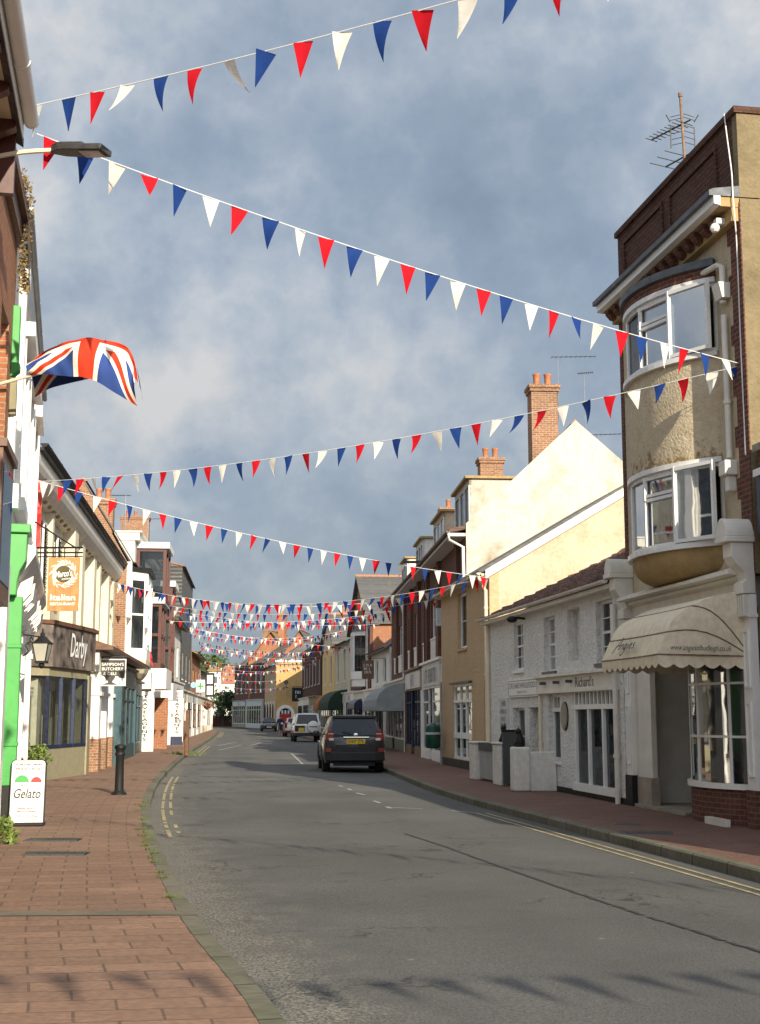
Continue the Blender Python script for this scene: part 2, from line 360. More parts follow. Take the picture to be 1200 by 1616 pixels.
def lettering(txt, width, height, parent, pos, m, shear=0, rot=None, name='lettering', bold=0, extr=.004, vertical=False, flat=False, spacing=1):
    """text facing local -y at pos (u_centre, y, z_centre), fitted to width x height"""
    if txt.startswith('~'):      # writing too small to read in the photograph: rows of short pen strokes
        rows = txt.split('|'); rnd = random.Random(len(txt) * 7); mb = MB(); hr = height / (len(rows) * 1.45 - .45)
        for i, r_ in enumerate(rows):
            z0 = height / 2 - i * hr * 1.45 - hr; w = width * (1 - .3 * rnd.random() * (i > 0)); x = -w / 2
            while x < w / 2:
                g = hr * rnd.uniform(.22, .5); t = hr * .16; k = rnd.random()
                if k < .85:
                    mb.quad((x, 0, z0), (x + t, 0, z0), (x + t, 0, z0 + hr), (x, 0, z0 + hr))
                    if k < .6: zz = z0 + hr * rnd.choice((0, .42, .84)); mb.quad((x + t, 0, zz), (x + g, 0, zz), (x + g, 0, zz + t), (x + t, 0, zz + t))
                x += g + hr * .2
        o = mb.build(name, m, parent); o.location = pos
        if rot: o.rotation_euler = rot
        return o
    cu = bpy.data.curves.new(name, 'FONT'); cu.body = '\n'.join(txt) if vertical else txt
    cu.size = 1; cu.shear = shear; cu.offset = bold; cu.extrude = 0; cu.resolution_u = 3; cu.align_x = 'CENTER'; cu.space_line = .92; cu.space_character = spacing
    ob = bpy.data.objects.new(name, cu); C.objects.link(ob); bpy.context.view_layer.update()
    me = bpy.data.meshes.new_from_object(ob.evaluated_get(bpy.context.evaluated_depsgraph_get()))
    bpy.data.objects.remove(ob); bpy.data.curves.remove(cu)
    xs = [v.co.x for v in me.vertices]; ys = [v.co.y for v in me.vertices]
    if not xs: return None
    cx, cy = (min(xs) + max(xs)) / 2, (min(ys) + max(ys)) / 2; kx = width / max(1e-6, max(xs) - min(xs)); ky = height / max(1e-6, max(ys) - min(ys))
    for v in me.vertices: v.co = Vector(((v.co.x - cx) * kx, 0, (v.co.y - cy) * ky))
    me.materials.clear(); me.materials.append(m)
    o = bpy.data.objects.new(name, me); C.objects.link(o); o.parent = parent; o.location = pos
    if rot: o.rotation_euler = rot
    return o
def catmull(pts, k=6, closed=False):
    pts = [Vector(p) for p in pts]; out = []
    n = len(pts)
    for i in range(n - 1):
        a, b, c, d = pts[max(i - 1, 0)], pts[i], pts[i + 1], pts[min(i + 2, n - 1)]
        for j in range(k):
            t = j / k
            out.append(.5 * ((2 * b) + (c - a) * t + (2 * a - 5 * b + 4 * c - d) * t * t + (3 * b - a - 3 * c + d) * t ** 3))
    out.append(pts[-1]); return out
def strokes(mb, lines, o, sx, sz, w, y=0, mi=0, slant=0):
    """pen strokes (letter shapes drawn by hand) as thin ribbons facing -y"""
    for ln in lines:
        p = catmull([(x, z, 0) for x, z in ln], 5) if len(ln) > 2 else [Vector((*q, 0)) for q in ln]
        P = [Vector((o[0] + (q.x + slant * q.y) * sx, o[1] + q.y * sz)) for q in p]
        L = []; Rr = []
        for i, q in enumerate(P):
            t = (P[min(i + 1, len(P) - 1)] - P[max(i - 1, 0)]); t = t.normalized() if t.length else Vector((1, 0)); nn = Vector((-t.y, t.x))
            ww = w * (.55 + .6 * abs(t.y)); L.append(q + nn * ww / 2); Rr.append(q - nn * ww / 2)
        for i in range(len(P) - 1):
            mb.quad((L[i].x, y, L[i].y), (L[i + 1].x, y, L[i + 1].y), (Rr[i + 1].x, y, Rr[i + 1].y), (Rr[i].x, y, Rr[i].y), mi)
# ================================================================= R1: tall bow-windowed shop, near right
R1 = Fac((4.42, 23.7), (5.25, 18.5)); L = R1.L
r1 = R1.root('bow_window_building', 'three storey beige roughcast building with two stacked bow windows and a brick parapet')
ZC, ZP, DEP = 9.0, 10.42, 8.5
UC, BA, BS = 2.68, 1.62, .72
BR = (BA * BA + BS * BS) / (2 * BS); PH = math.asin(BA / BR)
def bow(ph, dr=0, k=1.0): return (UC + (BR + dr) * math.sin(ph) * k, -((BR + dr) * math.cos(ph) - (BR - BS)) * k)
def arc_strip(mb, r0, r1_, z0, z1, a=-PH, b=PH, n=22, mi=0):
    P0 = [bow(a + (b - a) * i / n, r0) for i in range(n + 1)]; P1 = [bow(a + (b - a) * i / n, r1_) for i in range(n + 1)]
    vs = [(x, y, z) for P in (P0, P1) for z in (z0, z1) for x, y in P]; k = n + 1
    fs = []
    for i in range(n):
        fs += [(i, i + 1, k + i + 1, k + i), (2 * k + i, 3 * k + i, 3 * k + i + 1, 2 * k + i + 1), (i, 2 * k + i, 2 * k + i + 1, i + 1), (k + i, k + i + 1, 3 * k + i + 1, 3 * k + i)]
    fs += [(0, k, 3 * k, 2 * k), (n, 2 * k + n, 3 * k + n, k + n)]
    mb.add(vs, fs, mi)
def sector(mb, z, dr=-.02, mi=0):
    P = [bow(-PH + 2 * PH * i / 22, dr) for i in range(23)]; mb.poly([(x, min(y, .2), z) for x, y in P], mi)
Z1A, Z1B, Z2A, Z2B = 4.10, 5.27, 6.98, 8.05      # sills and heads of the two bow windows
ZF = 3.05; KZ = 3.32                                       # underside of shop frieze, top of shop opening
UL, UR = .36, 4.72                              # shop opening
mb = MB()
wall_grid(mb, .0, L - .36, ZF + .45, ZC - .05, [(UC - BA + .12, UC + BA - .12, Z1A, Z1B), (UC - BA + .12, UC + BA - .12, Z2A, Z2B)], t=.3)
mb.build('wall', [M['beige'], M['room']], r1)
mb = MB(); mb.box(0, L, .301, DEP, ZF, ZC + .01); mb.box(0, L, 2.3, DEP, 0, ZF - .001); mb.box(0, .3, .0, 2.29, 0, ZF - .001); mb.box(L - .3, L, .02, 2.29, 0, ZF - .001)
mb.box(L - .01, L + .004, .0, .3, ZF + .45, ZC)
mb.build('side_wall', M['beigeside'], r1)
mb = MB(); mb.box(L - .358, L, -.015, .28, ZF + .455, ZC - .06)
for i in range(14):
    if i % 2: mb.box(L - .47, L - .3585, -.012, .1, ZF + .43 + i * .38, ZF + .43 + i * .38 + .30)
mb.build('brick_pier', M['redbrick'], r1)
mb = MB(); mb.box(-.012, .13, -.02, .28, ZF + .43, ZC - .07); mb.build('brick_pier', M['redbrick'], r1)
mb = MB(); mb.box(0, L - .16, .0, .34, ZC + .06, ZP - .10)
for a, b in ((.35, 2.3), (2.6, 4.55)):
    for q in ((a, a + .06, ZC + .3, ZP - .3), (b - .06, b, ZC + .3, ZP - .3), (a + .06, b - .06, ZP - .36, ZP - .3), (a + .06, b - .06, ZC + .3, ZC + .36)): mb.box(q[0], q[1], -.035, -.001, q[2], q[3])
mb.build('parapet', M['darkbrick'], r1)
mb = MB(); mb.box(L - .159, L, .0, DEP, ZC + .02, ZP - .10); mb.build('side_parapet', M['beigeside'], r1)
mb = MB(); mb.box(-.05, L + .03, -.05, .39, ZP - .099, ZP); mb.box(L - .22, L + .04, .391, DEP, ZP - .099, ZP - .002); mb.build('coping', M['darkbrick'], r1)
# cornice
CW = .40
mb = MB()
mb.prism([(-CW + .10, ZC - .12), (-CW, ZC - .10), (-CW, ZC + .02), (-CW + .10, ZC + .02)], -.12, L, 0)              # white fascia
mb.prism([(-CW - .07, ZC + .021), (-CW - .07, ZC + .10), (-CW, ZC + .13), (.0, ZC + .19), (.0, ZC + .021)], -.15, L, 1)   # lead top
mb.prism([(-CW + .101, ZC - .13), (-CW + .101, ZC + .01), (.05, ZC + .01), (.05, ZC - .13)], -.08, L - .02, 2)
mb.prism([(-.13, ZC - .34), (-.13, ZC - .131), (.02, ZC - .131), (.02, ZC - .34)], -.05, L - .03, 2)
mb.build('cornice', [M['white'], M['lead'], M['bowl']], r1)
for i in range(15):
    mb = MB(); u = .02 + i * .335; mb.prism([(-.29, ZC - .132), (-.131, ZC - .132), (-.131, ZC - .30), (-.2, ZC - .29), (-.28, ZC - .20)], u, u + .16); mb.build('corbel', M['redbrick'], r1)
# bow: brick head, apron, bowl
mb = MB(); arc_strip(mb, -.02, .035, Z2B + .06, Z2B + .24); mb.build('brick_arch', M['redbrick'], r1)
mb = MB(); arc_strip(mb, -.2, .10, Z2B + .241, Z2B + .36); sector(mb, Z2B + .30); mb.build('lead_flashing', M['lead'], r1)
APR = render_('beige_apron', (.56, .47, .325), (.26, .19, .1), .4, 22, .8, .025); nt = APR.node_tree; bb = nt.nodes['Principled BSDF']; src = bb.inputs['Base Color'].links[0].from_socket
tco = nt.nodes.new('ShaderNodeTexCoord'); sz_ = nt.nodes.new('ShaderNodeSeparateXYZ'); nt.links.new(tco.outputs['Object'], sz_.inputs[0])
band = math_(nt, 'ADD', math_(nt, 'MULTIPLY_ADD', sz_.outputs[2], -1.6, 1.6 * (Z1B + .62)), math_(nt, 'MULTIPLY', math_(nt, 'SUBTRACT', noise(nt, tco.outputs['Object'], 7, 5, .7), .5), 3.2))
nt.links.new(mixc(nt, ramp(nt, band, (.55, 0), (1.2, .85)), src, (.19, .115, .03)), bb.inputs['Base Color'])     # rust and lichen above the lower window
mb = MB(); arc_strip(mb, -.15, 0, Z1B + .085, Z2A - .08, n=30); sector(mb, Z1B + .1, -.1); sector(mb, Z2A - .09, -.1); mb.build('apron', APR, r1, smooth=True)
mb = MB(); n = 26; ks = [1, 1, .97, .9, .78, .62, .42, .2]; zs = [Z1A - .085, Z1A - .14, Z1A - .24, Z1A - .33, Z1A - .40, Z1A - .45, Z1A - .48, Z1A - .49]
rings = []
for k, z in zip(ks, zs):
    rings.append([(UC + (bow(-PH + 2 * PH * i / n)[0] - UC) * (.35 + .65 * k), min(.02, bow(-PH + 2 * PH * i / n)[1] * k), z) for i in range(n + 1)])
vs = [p for R_ in rings for p in R_]; fs = [(a * (n + 1) + i, a * (n + 1) + i + 1, (a + 1) * (n + 1) + i + 1, (a + 1) * (n + 1) + i) for a in range(len(ks) - 1) for i in range(n)]
mb.add(vs, fs); mb.build('bowl', M['bowl'], r1, smooth=True)
def bow_window(za, zb, label, open_r):
    mb = MB(); arc_strip(mb, -.07, .075, za - .08, za - .001, n=26); arc_strip(mb, -.05, .0, za, za + .055); arc_strip(mb, -.05, .0, zb - .055, zb); arc_strip(mb, -.08, .05, zb + .001, zb + .08, n=26)
    cuts = [-PH, -.66 * PH, -.28 * PH, .12 * PH, .56 * PH, PH]
    for c in cuts:
        x, y = bow(c, -.025); mb.box(x - .032, x + .032, y - .03, y + .03, za + .05, zb - .05)
    o = mb.build('bow_window', M['white2'], r1); o['label'] = label
    p = MB()
    for i in range(5):
        q = MB()
        if i == 4 and open_r: continue
        a, b = cuts[i], cuts[i + 1]; A, B = bow(a, -.028), bow(b, -.028)
        p.quad((*A, za + .03), (*B, za + .03), (*B, zb - .03), (*A, zb - .03))
        if i in (3, 0):    # top hung vent with its own frame
            zt = zb - .40
            for (sa, sb) in (((A[0], A[1] - .035, zt), (B[0], B[1] - .035, zt)), ((A[0], A[1] - .035, zt + .07), (B[0], B[1] - .035, zt + .07)), ((A[0], A[1] - .035, zb - .06), (B[0], B[1] - .035, zb - .06))): q.bar(sa, sb, .05, .05)
            for X in (A, B):
                s = .05 if X is A else -.05
                q.bar((X[0] + s, X[1] - .03, zt), (X[0] + s, X[1] - .03, zb - .03), .05, .05); q.bar((X[0] + s, X[1] - .03, za + .05), (X[0] + s, X[1] - .03, zt - .03), .045, .045)
            q.build('vent_frame', M['white2'], o)
    p.build('pane', M['glass'], o); c = MB(); W = .34
    for a, b in ((-.93, -.74), (-.58, -.34), (-.2, .02), (.2, .34), (.42, .53)):
        pts = [bow((a + (b - a) * i / 10) * PH, -.20 + .025 * math.sin(i * 2.2)) for i in range(11)]
        for A, B in zip(pts, pts[1:]): c.quad((*A, za), (*B, za), (*B, zb), (*A, zb))
    c.build('curtain', M['curtain'], o)
    A = Vector(bow(cuts[5], -.02)); hinge = Vector(bow(cuts[4], -.02)); w = .99 * (A - hinge).length
    ch = (A - hinge).normalized(); sw = rad(-13 if open_r == 1 else -11)    # the casement stands a little open, swung out from its mullion
    d = Vector((ch.x * math.cos(sw) - ch.y * math.sin(sw), ch.x * math.sin(sw) + ch.y * math.cos(sw)))
    cz0, cz1 = za + .04, zb - .02; E_ = hinge + d * w; s = MB()
    h3 = Vector((hinge.x + .02, hinge.y - .05, 0)); e3 = Vector((E_.x, E_.y - .05, 0))
    up = lambda v, z: Vector((v.x, v.y, z))
    for a, b in ((up(h3, cz0 - .035), up(h3, cz1 + .035)), (up(e3, cz0 - .035), up(e3, cz1 + .035)), (up(h3, cz0), up(e3, cz0)), (up(h3, cz1), up(e3, cz1))): s.bar(a, b, .07, .055)
    k = s.build('open_casement', M['white2'], o); k['label'] = 'casement standing open'
    g = MB(); g.quad(up(h3, cz0), up(e3, cz0), up(e3, cz1), up(h3, cz1)); g.build('casement_pane', M['glass'], o)
bow_window(Z1A, Z1B, 'lower bow window with white frames and net curtains', 1)
bow_window(Z2A, Z2B, 'upper bow window under the brick arch', 2)
downpipe(r1, L - .56, .07, 5.25, 7.4, .045, M['offwhite'])
downpipe(r1, L - .56, .07, 7.58, 7.62, .05, M['offwhite'], hopper=True)
mb = MB(); mb.tube([(L - .56, -.07, 7.85), (L - .56, -.07, 8.15), (L - .66, -.1, 8.2), (L - 1.1, -.14, 8.22)], .045, 8); mb.build('waste_pipe', M['offwhite'], r1, smooth=True)
mb = MB(); mb.box(L - .68, L - .44, -.2, .0, 4.98, 5.2); mb.box(L - .62, L - .5, -.14, -.0, 4.75, 4.979); mb.build('rain_hopper', M['offwhite'], r1, bevel=.02)
mb = MB(); mb.tube(catmull([(L - .28, -.06, ZP + .01), (L - .2, -.07, ZP - .35), (L - .02, -.10, ZC + .4), (L + .03, -.12, ZC + .05), (L + .02, -.1, ZC - .3), (L - .1, -.03, 8.2), (L - .12, -.025, 6.8), (L - .1, -.03, 5.2)], 6), .010, 6); mb.build('cable', M['white'], r1)
mb = MB(); mb.box(L - .36, L - .25, -.26, -.02, ZC - .30, ZC - .22); mb.ball((L - .30, -.27, ZC - .36), .075, 10); mb.build('security_light', M['white2'], r1)
# shop front
mb = MB(); mb.box(.30, L - .3, -.03, .3, ZF + .001, ZF + .45); mb.prism([(-.03, ZF + .451), (-.30, ZF + .47), (-.30, ZF + .52), (-.22, ZF + .55), (.0, ZF + .62), (.02, ZF + .451)], .26, L - .26)
mb.prism([(-.031, ZF + .36), (-.12, ZF + .40), (-.12, ZF + .45), (-.031, ZF + .45)], .31, L - .31)
mb.build('shop_frieze', M['offwhite'], r1)
for k, u in enumerate((.15, L - .17)):
    mb = MB(); w = .15
    mb.prism([(-.05, KZ - .1), (-.20, KZ - .1), (-.20, KZ + .05), (-.13, KZ + .1), (-.16, KZ + .2), (-.28, KZ + .32), (-.34, KZ + .42), (-.34, KZ + .62), (.0, KZ + .62), (.0, KZ - .1)], u - w, u + w)
    mb.prismy([(u + (w + .03) * math.cos(math.pi * i / 12), KZ + .70 + .27 * math.sin(math.pi * i / 12)) for i in range(13)], -.42, .0)
    mb.box(u - w - .04, u + w + .04, -.44, .0, KZ + .621, KZ + .699)
    for j in range(4): mb.box(u - w + .02 + j * .075, u - w + .06 + j * .075, -.19, -.05, KZ - .42, KZ - .11)
    o = mb.build('console_bracket', M['offwhite'], r1, bevel=.012)
    mb = MB(); mb.box(u - w, u + w, -.10, .0, .52, KZ - .11); mb.box(u - w - .02, u + w + .02, -.13, .01, KZ - .43, KZ - .38)
    for za, zb in ((.7, 1.72), (1.92, 2.72)):
        for q in ((u - .09, u - .06, za, zb), (u + .06, u + .09, za, zb), (u - .06, u + .06, zb - .03, zb), (u - .06, u + .06, za, za + .03)): mb.box(q[0], q[1], -.125, -.101, q[2], q[3])
    mb.build('pilaster', M['white'], r1)
    mb = MB(); mb.box(u - w - .02, u + w + .02, -.13, .02, .0, .519); mb.build('pilaster_base', M['redbrick'] if k else M['black'], r1)
# entrance recess: side walls, back wall, door
mb = MB(); mb.box(.301, .335, -.02, 2.28, .0, ZF); mb.box(L - .335, L - .301, .05, 2.28, 0, ZF); mb.box(.34, L - .34, 2.2, 2.29, 0, ZF - .01); mb.box(.34, L - .34, .0, 2.19, ZF - .06, ZF - .005)
mb.box(.32, .98, .0, .09, .5, ZF - .07) ; mb.build('entrance_lining', M['offwhite'], r1)
mb = MB(); mb.box(.30, .99, -.03, .12, .0, .499); mb.build('entrance_plinth', M['concrete'], r1)
mb = MB(); mb.box(1.15, 1.95, 2.14, 2.195, .08, 2.1); d = mb.build('door', M['lgrey'], r1); mb = MB(); mb.box(1.27, 1.83, 2.12, 2.139, .9, 2.0); mb.build('door_pane', M['glass'], d)
mb = MB(); mb.box(.34, 2.6, -.10, 2.18, .0, .05); mb.build('doorstep', M['concrete'], r1)
# curved display window with brick stall riser
SA, SB, SS = 2.58, L - .40, .42; sc_, sa_ = (SA + SB) / 2, (SB - SA) / 2; sr = (sa_ ** 2 + SS ** 2) / (2 * SS); sp = math.asin(sa_ / sr)
def sb_(ph, dr=0): return (sc_ + (sr + dr) * math.sin(ph), .12 - ((sr + dr) * math.cos(ph) - (sr - SS)))
def sarc(mb, r0, r1_, z0, z1, n=16, mi=0):
    P = [sb_(-sp + 2 * sp * i / n, r1_) for i in range(n + 1)] + [sb_(sp - 2 * sp * i / n, r0) for i in range(n + 1)]; mb.prismz(P, z0, z1, mi)
mb = MB(); sarc(mb, -.2, 0, .0, .50); mb.box(SA, SA + .2, .14, 2.0, .0, .50); mb.build('stall_riser', M['redbrick'], r1)
mb = MB(); sarc(mb, -.12, .05, .501, .58); sarc(mb, -.05, .0, ZF - .16, ZF - .07); ph = [-sp, -.72 * sp, -.02 * sp, .62 * sp, sp]
for a in ph: x, y = sb_(a, -.025); mb.box(x - .022, x + .022, y - .022, y + .022, .58, ZF - .1)
for z in (1.22, 1.98, 2.62): sarc(mb, -.035, -.008, z, z + .035)
mb.box(SA, SA + .05, .13, 2.0, .501, .58)
for yy in (.7, 1.3, 1.96): mb.box(SA, SA + .045, yy, yy + .04, .58, ZF - .07)
for z in (1.22, 1.98): mb.box(SA + .005, SA + .04, .14, 1.96, z, z + .035)
sw = mb.build('shop_window', M['white'], r1)
mb = MB(); n = 16
for i in range(n):
    A, B = sb_(-sp + 2 * sp * i / n, -.022), sb_(-sp + 2 * sp * (i + 1) / n, -.022); mb.quad((*A, .58), (*B, .58), (*B, ZF - .1), (*A, ZF - .1))
mb.quad((SA + .022, .13, .58), (SA + .022, 2.0, .58), (SA + .022, 2.0, ZF - .1), (SA + .022, .13, ZF - .1)); mb.build('pane', M['glass'], sw)
mb = MB(); mb.box(SA + .2, L - .35, 1.9, 1.95, .5, ZF - .1); mb.box(SA + .25, L - .36, .0, 1.89, .5, .53)
for i in range(14):
    x = SA + .4 + RND.random() * 1.6; y = .3 + RND.random() * 1.2; h = .1 + RND.random() * .5; mb.box(x, x + .12 + RND.random() * .2, y, y + .15, .531, .531 + h, 1)
mb.build('display', [M['room'], M['tv']], r1)
mb = MB(); mb.box(4.0, 4.72, -.36, -.28, .0, .1); mb.build('vent_board', M['offwhite'], r1)
# awning: a thing of its own, dutch canopy of three hoops
aw = R1.root('shop_awning', 'cream dutch canopy awning with a scalloped valance over the bow window shop', 'awning')
AU0, AU1 = 2.50, L - .25; ZA = 2.36
hoops = [(0.04, .92), (.83, .70), (1.22, .33), (1.36, .02)]
mb = MB(); cor = []; rails = []
for k, (w, z) in enumerate(hoops):
    ins = .0 if k == 0 else .04
    cor.append([Vector((AU0, -.02, ZA)), Vector((AU0 + ins, -w, ZA + z)), Vector((AU1 - ins, -w, ZA + z)), Vector((AU1, -.02, ZA))])
    c = cor[-1]; bl_ = (.0, .20, .16, .0)[k]; rail = []
    for i in range(8): t = i / 8; rail.append(c[0].lerp(c[1], t) + Vector((-.02, -.25 * bl_, bl_)) * math.sin(math.pi * t))
    for i in range(10): rail.append(c[1].lerp(c[2], i / 10) + Vector((0, 0, -.008 * math.sin(math.pi * i / 10))))
    for i in range(9): t = i / 8; rail.append(c[2].lerp(c[3], t) + Vector((.02, -.25 * bl_, bl_)) * math.sin(math.pi * t))
    rails.append(rail)
for k, (a, b) in enumerate(zip(rails, rails[1:])):      # canvas stretched from hoop to hoop, rounded out between them
    nj = 4; G = []
    for j in range(nj + 1):
        q = j / nj; row_ = []
        for i, (p, r_) in enumerate(zip(a, b)):
            m_ = p.lerp(r_, q); fr_ = 1 if 8 <= i <= 18 else .35; bulge = (.0 if k == 2 else .05) * math.sin(math.pi * q) * fr_; row_.append(m_ + Vector((0, -bulge, bulge * .8)))
        G.append(row_)
    n_ = len(a); mb.add([p for r_ in G for p in r_], [(j * n_ + i, j * n_ + i + 1, (j + 1) * n_ + i + 1, (j + 1) * n_ + i) for j in range(nj) for i in range(n_ - 1)])
can = mb.build('canopy', M['canvas'], aw, smooth=True, merge=True)
mb = MB()
for rail in rails[1:]: mb.tube(rail, .011, 6)
mb.build('hoop', M['rust'], aw)
mb = MB(); c = cor[-1]
def valance(p, q, n):
    d = (q - p)
    pts = []
    for i in range(n):
        for j in range(6): t = (i + j / 6) / n; pts.append((p + d * t, .13 + .055 * math.sin(math.pi * j / 6)))
    pts.append((q, .13))
    for (A, za), (B, zb) in zip(pts, pts[1:]): mb.quad(A, B, B - Vector((0, 0, zb)), A - Vector((0, 0, za)))
valance(c[1], c[2], 10); valance(c[2], c[3], 6); valance(c[0], c[1], 6)
mb.build('valance', M['canvas'], aw)
# lettering on the front (name) and near end (address) panels
ang = [[(0, -.25), (.22, .35), (.5, 1.05), (.52, .5), (.5, 0)], [(.1, .3), (.35, .38), (.6, .42)], [(.66, .46), (.66, .2), (.64, 0)], [(.65, .25), (.78, .46), (.86, .35), (.86, .02)],
       [(1.2, .42), (1.06, .45), (1.0, .2), (1.1, .02), (1.2, .3), (1.22, .42), (1.2, -.2), (1.1, -.5), (.95, -.4)], [(1.4, .44), (1.38, .15), (1.44, .02)], [(1.42, .66), (1.43, .70)],
       [(1.56, .2), (1.7, .3), (1.68, .46), (1.57, .38), (1.56, .12), (1.68, .02), (1.78, .1)], [(2.02, .44), (1.92, .44), (1.9, .3), (2.0, .18), (1.98, .03), (1.86, .02)]]
a, b = cor[2], cor[3]
def panel_basis(p00, p10, p01):
    ex = (p10 - p00).normalized(); nz = (p01 - p00); nz = (nz - ex * nz.dot(ex)).normalized(); ny = nz.cross(ex); return Matrix(((ex.x, ny.x, nz.x, p00.x), (ex.y, ny.y, nz.y, p00.y), (ex.z, ny.z, nz.z, p00.z), (0, 0, 0, 1)))
mb = MB(); strokes(mb, ang, (.62, .11), .43, .19, .03, y=-.075, slant=.12); mtx = panel_basis(b[1], b[2], a[1]); mb.tr(mtx); mb.build('lettering', M['text_dark'], can)
mtx = panel_basis(b[2], b[3] + Vector((0, 0, 0)), a[2] + (b[3] - b[2]) * .0)
lt = lettering('www.angiesofbudleigh.co.uk', .88, .10, can, (0, 0, 0), M['text_dark'], shear=.25)
if lt: lt.matrix_local = mtx @ Matrix.Translation((.60, -.075, .085))
# television aerials on the roof
an = thing('roof_aerial', 'tall television aerial mast with several yagi arrays above the brick parapet', 'aerial', R1.world(2.85, -.2, ZP - .05))
mb = MB(); mb.tube([(0, 0, -.3), (-.05, 0, 1.38)], .024, 8); mb.tube([(-.05, 0, 1.38), (-.052, 0, 1.45)], .036, 8, 0); mb.build('mast', M['rust'], an)
def yagi(z, ln, dirn, n, half, tilt=0):
    mb = MB(); d = Vector((math.cos(dirn), math.sin(dirn), tilt)); e = Vector((-math.sin(dirn), math.cos(dirn), 0)); o = Vector((0, 0, z))
    mb.tube([o - d * .15, o + d * ln], .014, 6)
    for i in range(n): p = o + d * (ln * i / (n - 1)); h = half * (1 - .35 * i / n); mb.tube([p - e * h, p + e * h], .008, 5)
    mb.build('antenna_array', M['iron'], an, )
yagi(.92, .78, rad(122), 9, .19, .0); yagi(.34, .5, rad(118), 3, .44, .0)
mb = MB()
for s in (-1, 1):
    for zz in (.58, .68, .78, .88, 1.02, 1.08): mb.tube([(.0, 0, zz), (s * .2, .14, zz + .01)], .006, 5)
    mb.tube([(s * .2, .14, .54), (s * .2, .14, .92)], .011, 5); mb.tube([(s * .2, .14, 1.0), (s * .27, .12, 1.12)], .011, 5)
mb.build('reflector', M['iron'], an)
# ================================================================= R0: low brick shop at the right edge of the frame
R0 = Fac((5.30, 18.4), (7.0, 8.0)); r0 = R0.root('corner_shop', 'low brick shop with a navy sign, cut off at the right edge')
mb = MB(); wall_grid(mb, .02, R0.L, 0, 5.2, [(.9, 4.2, .5, 3.2), (5, 6.2, .1, 3.2)]); mb.build('wall', [M['redbrick'], M['room']], r0)
mb = MB(); body(mb, .02, R0.L, .251, 8, 5.2); mb.build('rear_wall', M['redbrick'], r0)
mb = MB(); mb.box(.0, R0.L + .1, -.06, .4, 5.201, 5.3); mb.box(.0, .2, .401, 8, 5.201, 5.3); mb.build('coping', M['concrete'], r0)
for a, b in ((.9, 4.2), (5, 6.2)): window(r0, a, b, .5 if a < 1 else .1, 3.2, 3 if a < 1 else 1, 1, fm=M['white'], curtain=False, name='shop_window')
sg = MB(); sg.box(.25, 4.6, -.14, -.06, 4.0, 4.8, 0); sg.box(.22, 4.63, -.17, -.0, 4.801, 4.9, 1); sg.box(.3, 4.5, -.059, -.0, 4.1, 4.7, 0)
s_ = sg.build('fascia_sign', [M['navy'], M['white']], r0)
# ================================================================= R2: low white roughcast shops
R2 = Fac((2.76, 33.8), (4.3, 23.7)); L = R2.L
r2 = R2.root('white_cottage_shop', 'low white roughcast cottage with a brown pantile roof and two shopfronts')
EZ = 3.92
ops = dict(w1=(2.53, 3.36, 2.58, 3.68), w2=(5.1, 6.0, 2.46, 3.62), nic=(6.85, 7.72, 2.62, 3.66), w3=(8.75, 9.72, 2.5, 3.66), low=(2.35, 3.4, .42, 1.72), door=(3.82, 4.62, .0, 1.72), sm=(5.36, 6.22, .62, 1.98), shop=(7.2, 9.9, .12, 2.06))
mb = MB(); wall_grid(mb, 0, L, 0, EZ, list(ops.values()), t=.34); mb.box(6.86, 7.71, .2, .335, 2.625, 3.655)
mb.build('wall', [M['roughcast'], M['room']], r2)
mb = MB(); body(mb, 0, L, .341, 7.2, EZ, 1.72, 3.6); mb.build('gable_wall', M['roughcast'], r2)
window(r2, *ops['w1'], 2, 4, y=.06, fr=.05, meet=True, curtain=False); window(r2, *ops['w2'], 2, 4, y=.11, fr=.05, meet=True, sillm=M['dgrey'], curtain=False); window(r2, *ops['w3'], 2, 4, y=.11, fr=.05, meet=True, sillm=M['dgrey'], curtain=False)
window(r2, *ops['low'], 1, 2, y=.12, fr=.06, sill=.1); window(r2, *ops['sm'], 1, 1, y=.1, fr=.06, curtain=False)
mb = MB(); mb.box(3.86, 4.58, .26, .31, .05, 1.68); d = mb.build('door', M['white'], r2); mb = MB(); mb.box(3.98, 4.46, .24, .259, .85, 1.58); mb.build('door_pane', M['glass'], d)
mb = MB(); u0, u1, z0, z1 = ops['shop']; zt = 1.66
for u in (u0, u0 + .86, u0 + 1.74, u1 - .09): mb.box(u, u + .09, .0, .10, z0, zt)
mb.box(u0, u1, -.06, .14, z0 - .02, z0 + .12); mb.box(u0, u1, -.01, .10, zt, zt + .09); mb.box(u0, u1, .0, .1, z1 - .07, z1)
n = 11
for i in range(n + 1): x = u0 + (u1 - u0 - .05) * i / n; mb.box(x, x + .06, .01, .08, zt + .09, z1 - .07)
sw = mb.build('shop_window', M['white'], r2); mb = MB(); mb.quad((u0, .055, z0), (u1, .055, z0), (u1, .055, z1), (u0, .055, z1)); mb.build('pane', M['glass'], sw)
mb = MB()
for i in range(16): x = u0 + .1 + RND.random() * (u1 - u0 - .4); z = z0 + RND.random() * 1.1; mb.box(x, x + .12 + RND.random() * .2, .2, .29, z, z + .1 + RND.random() * .22, i % 2)
mb.build('display', [M['tv'], M['text_grey']], sw)
mb = MB(); mb.box(5.36, 6.22, .08, .139, 1.62, 1.70)
for i in range(4): mb.box(5.42 + i * .22, 5.47 + i * .22, .1, .139, 1.70, 1.95)
mb.build('transom', M['white'], r2)
mb = MB(); mb.box(4.72, 10.0, -.07, -.0, 2.06, 2.33); mb.box(4.68, 10.05, -.16, -.0, 2.331, 2.39); mb.box(4.72, 10.0, -.1, -.0, 2.0, 2.059)
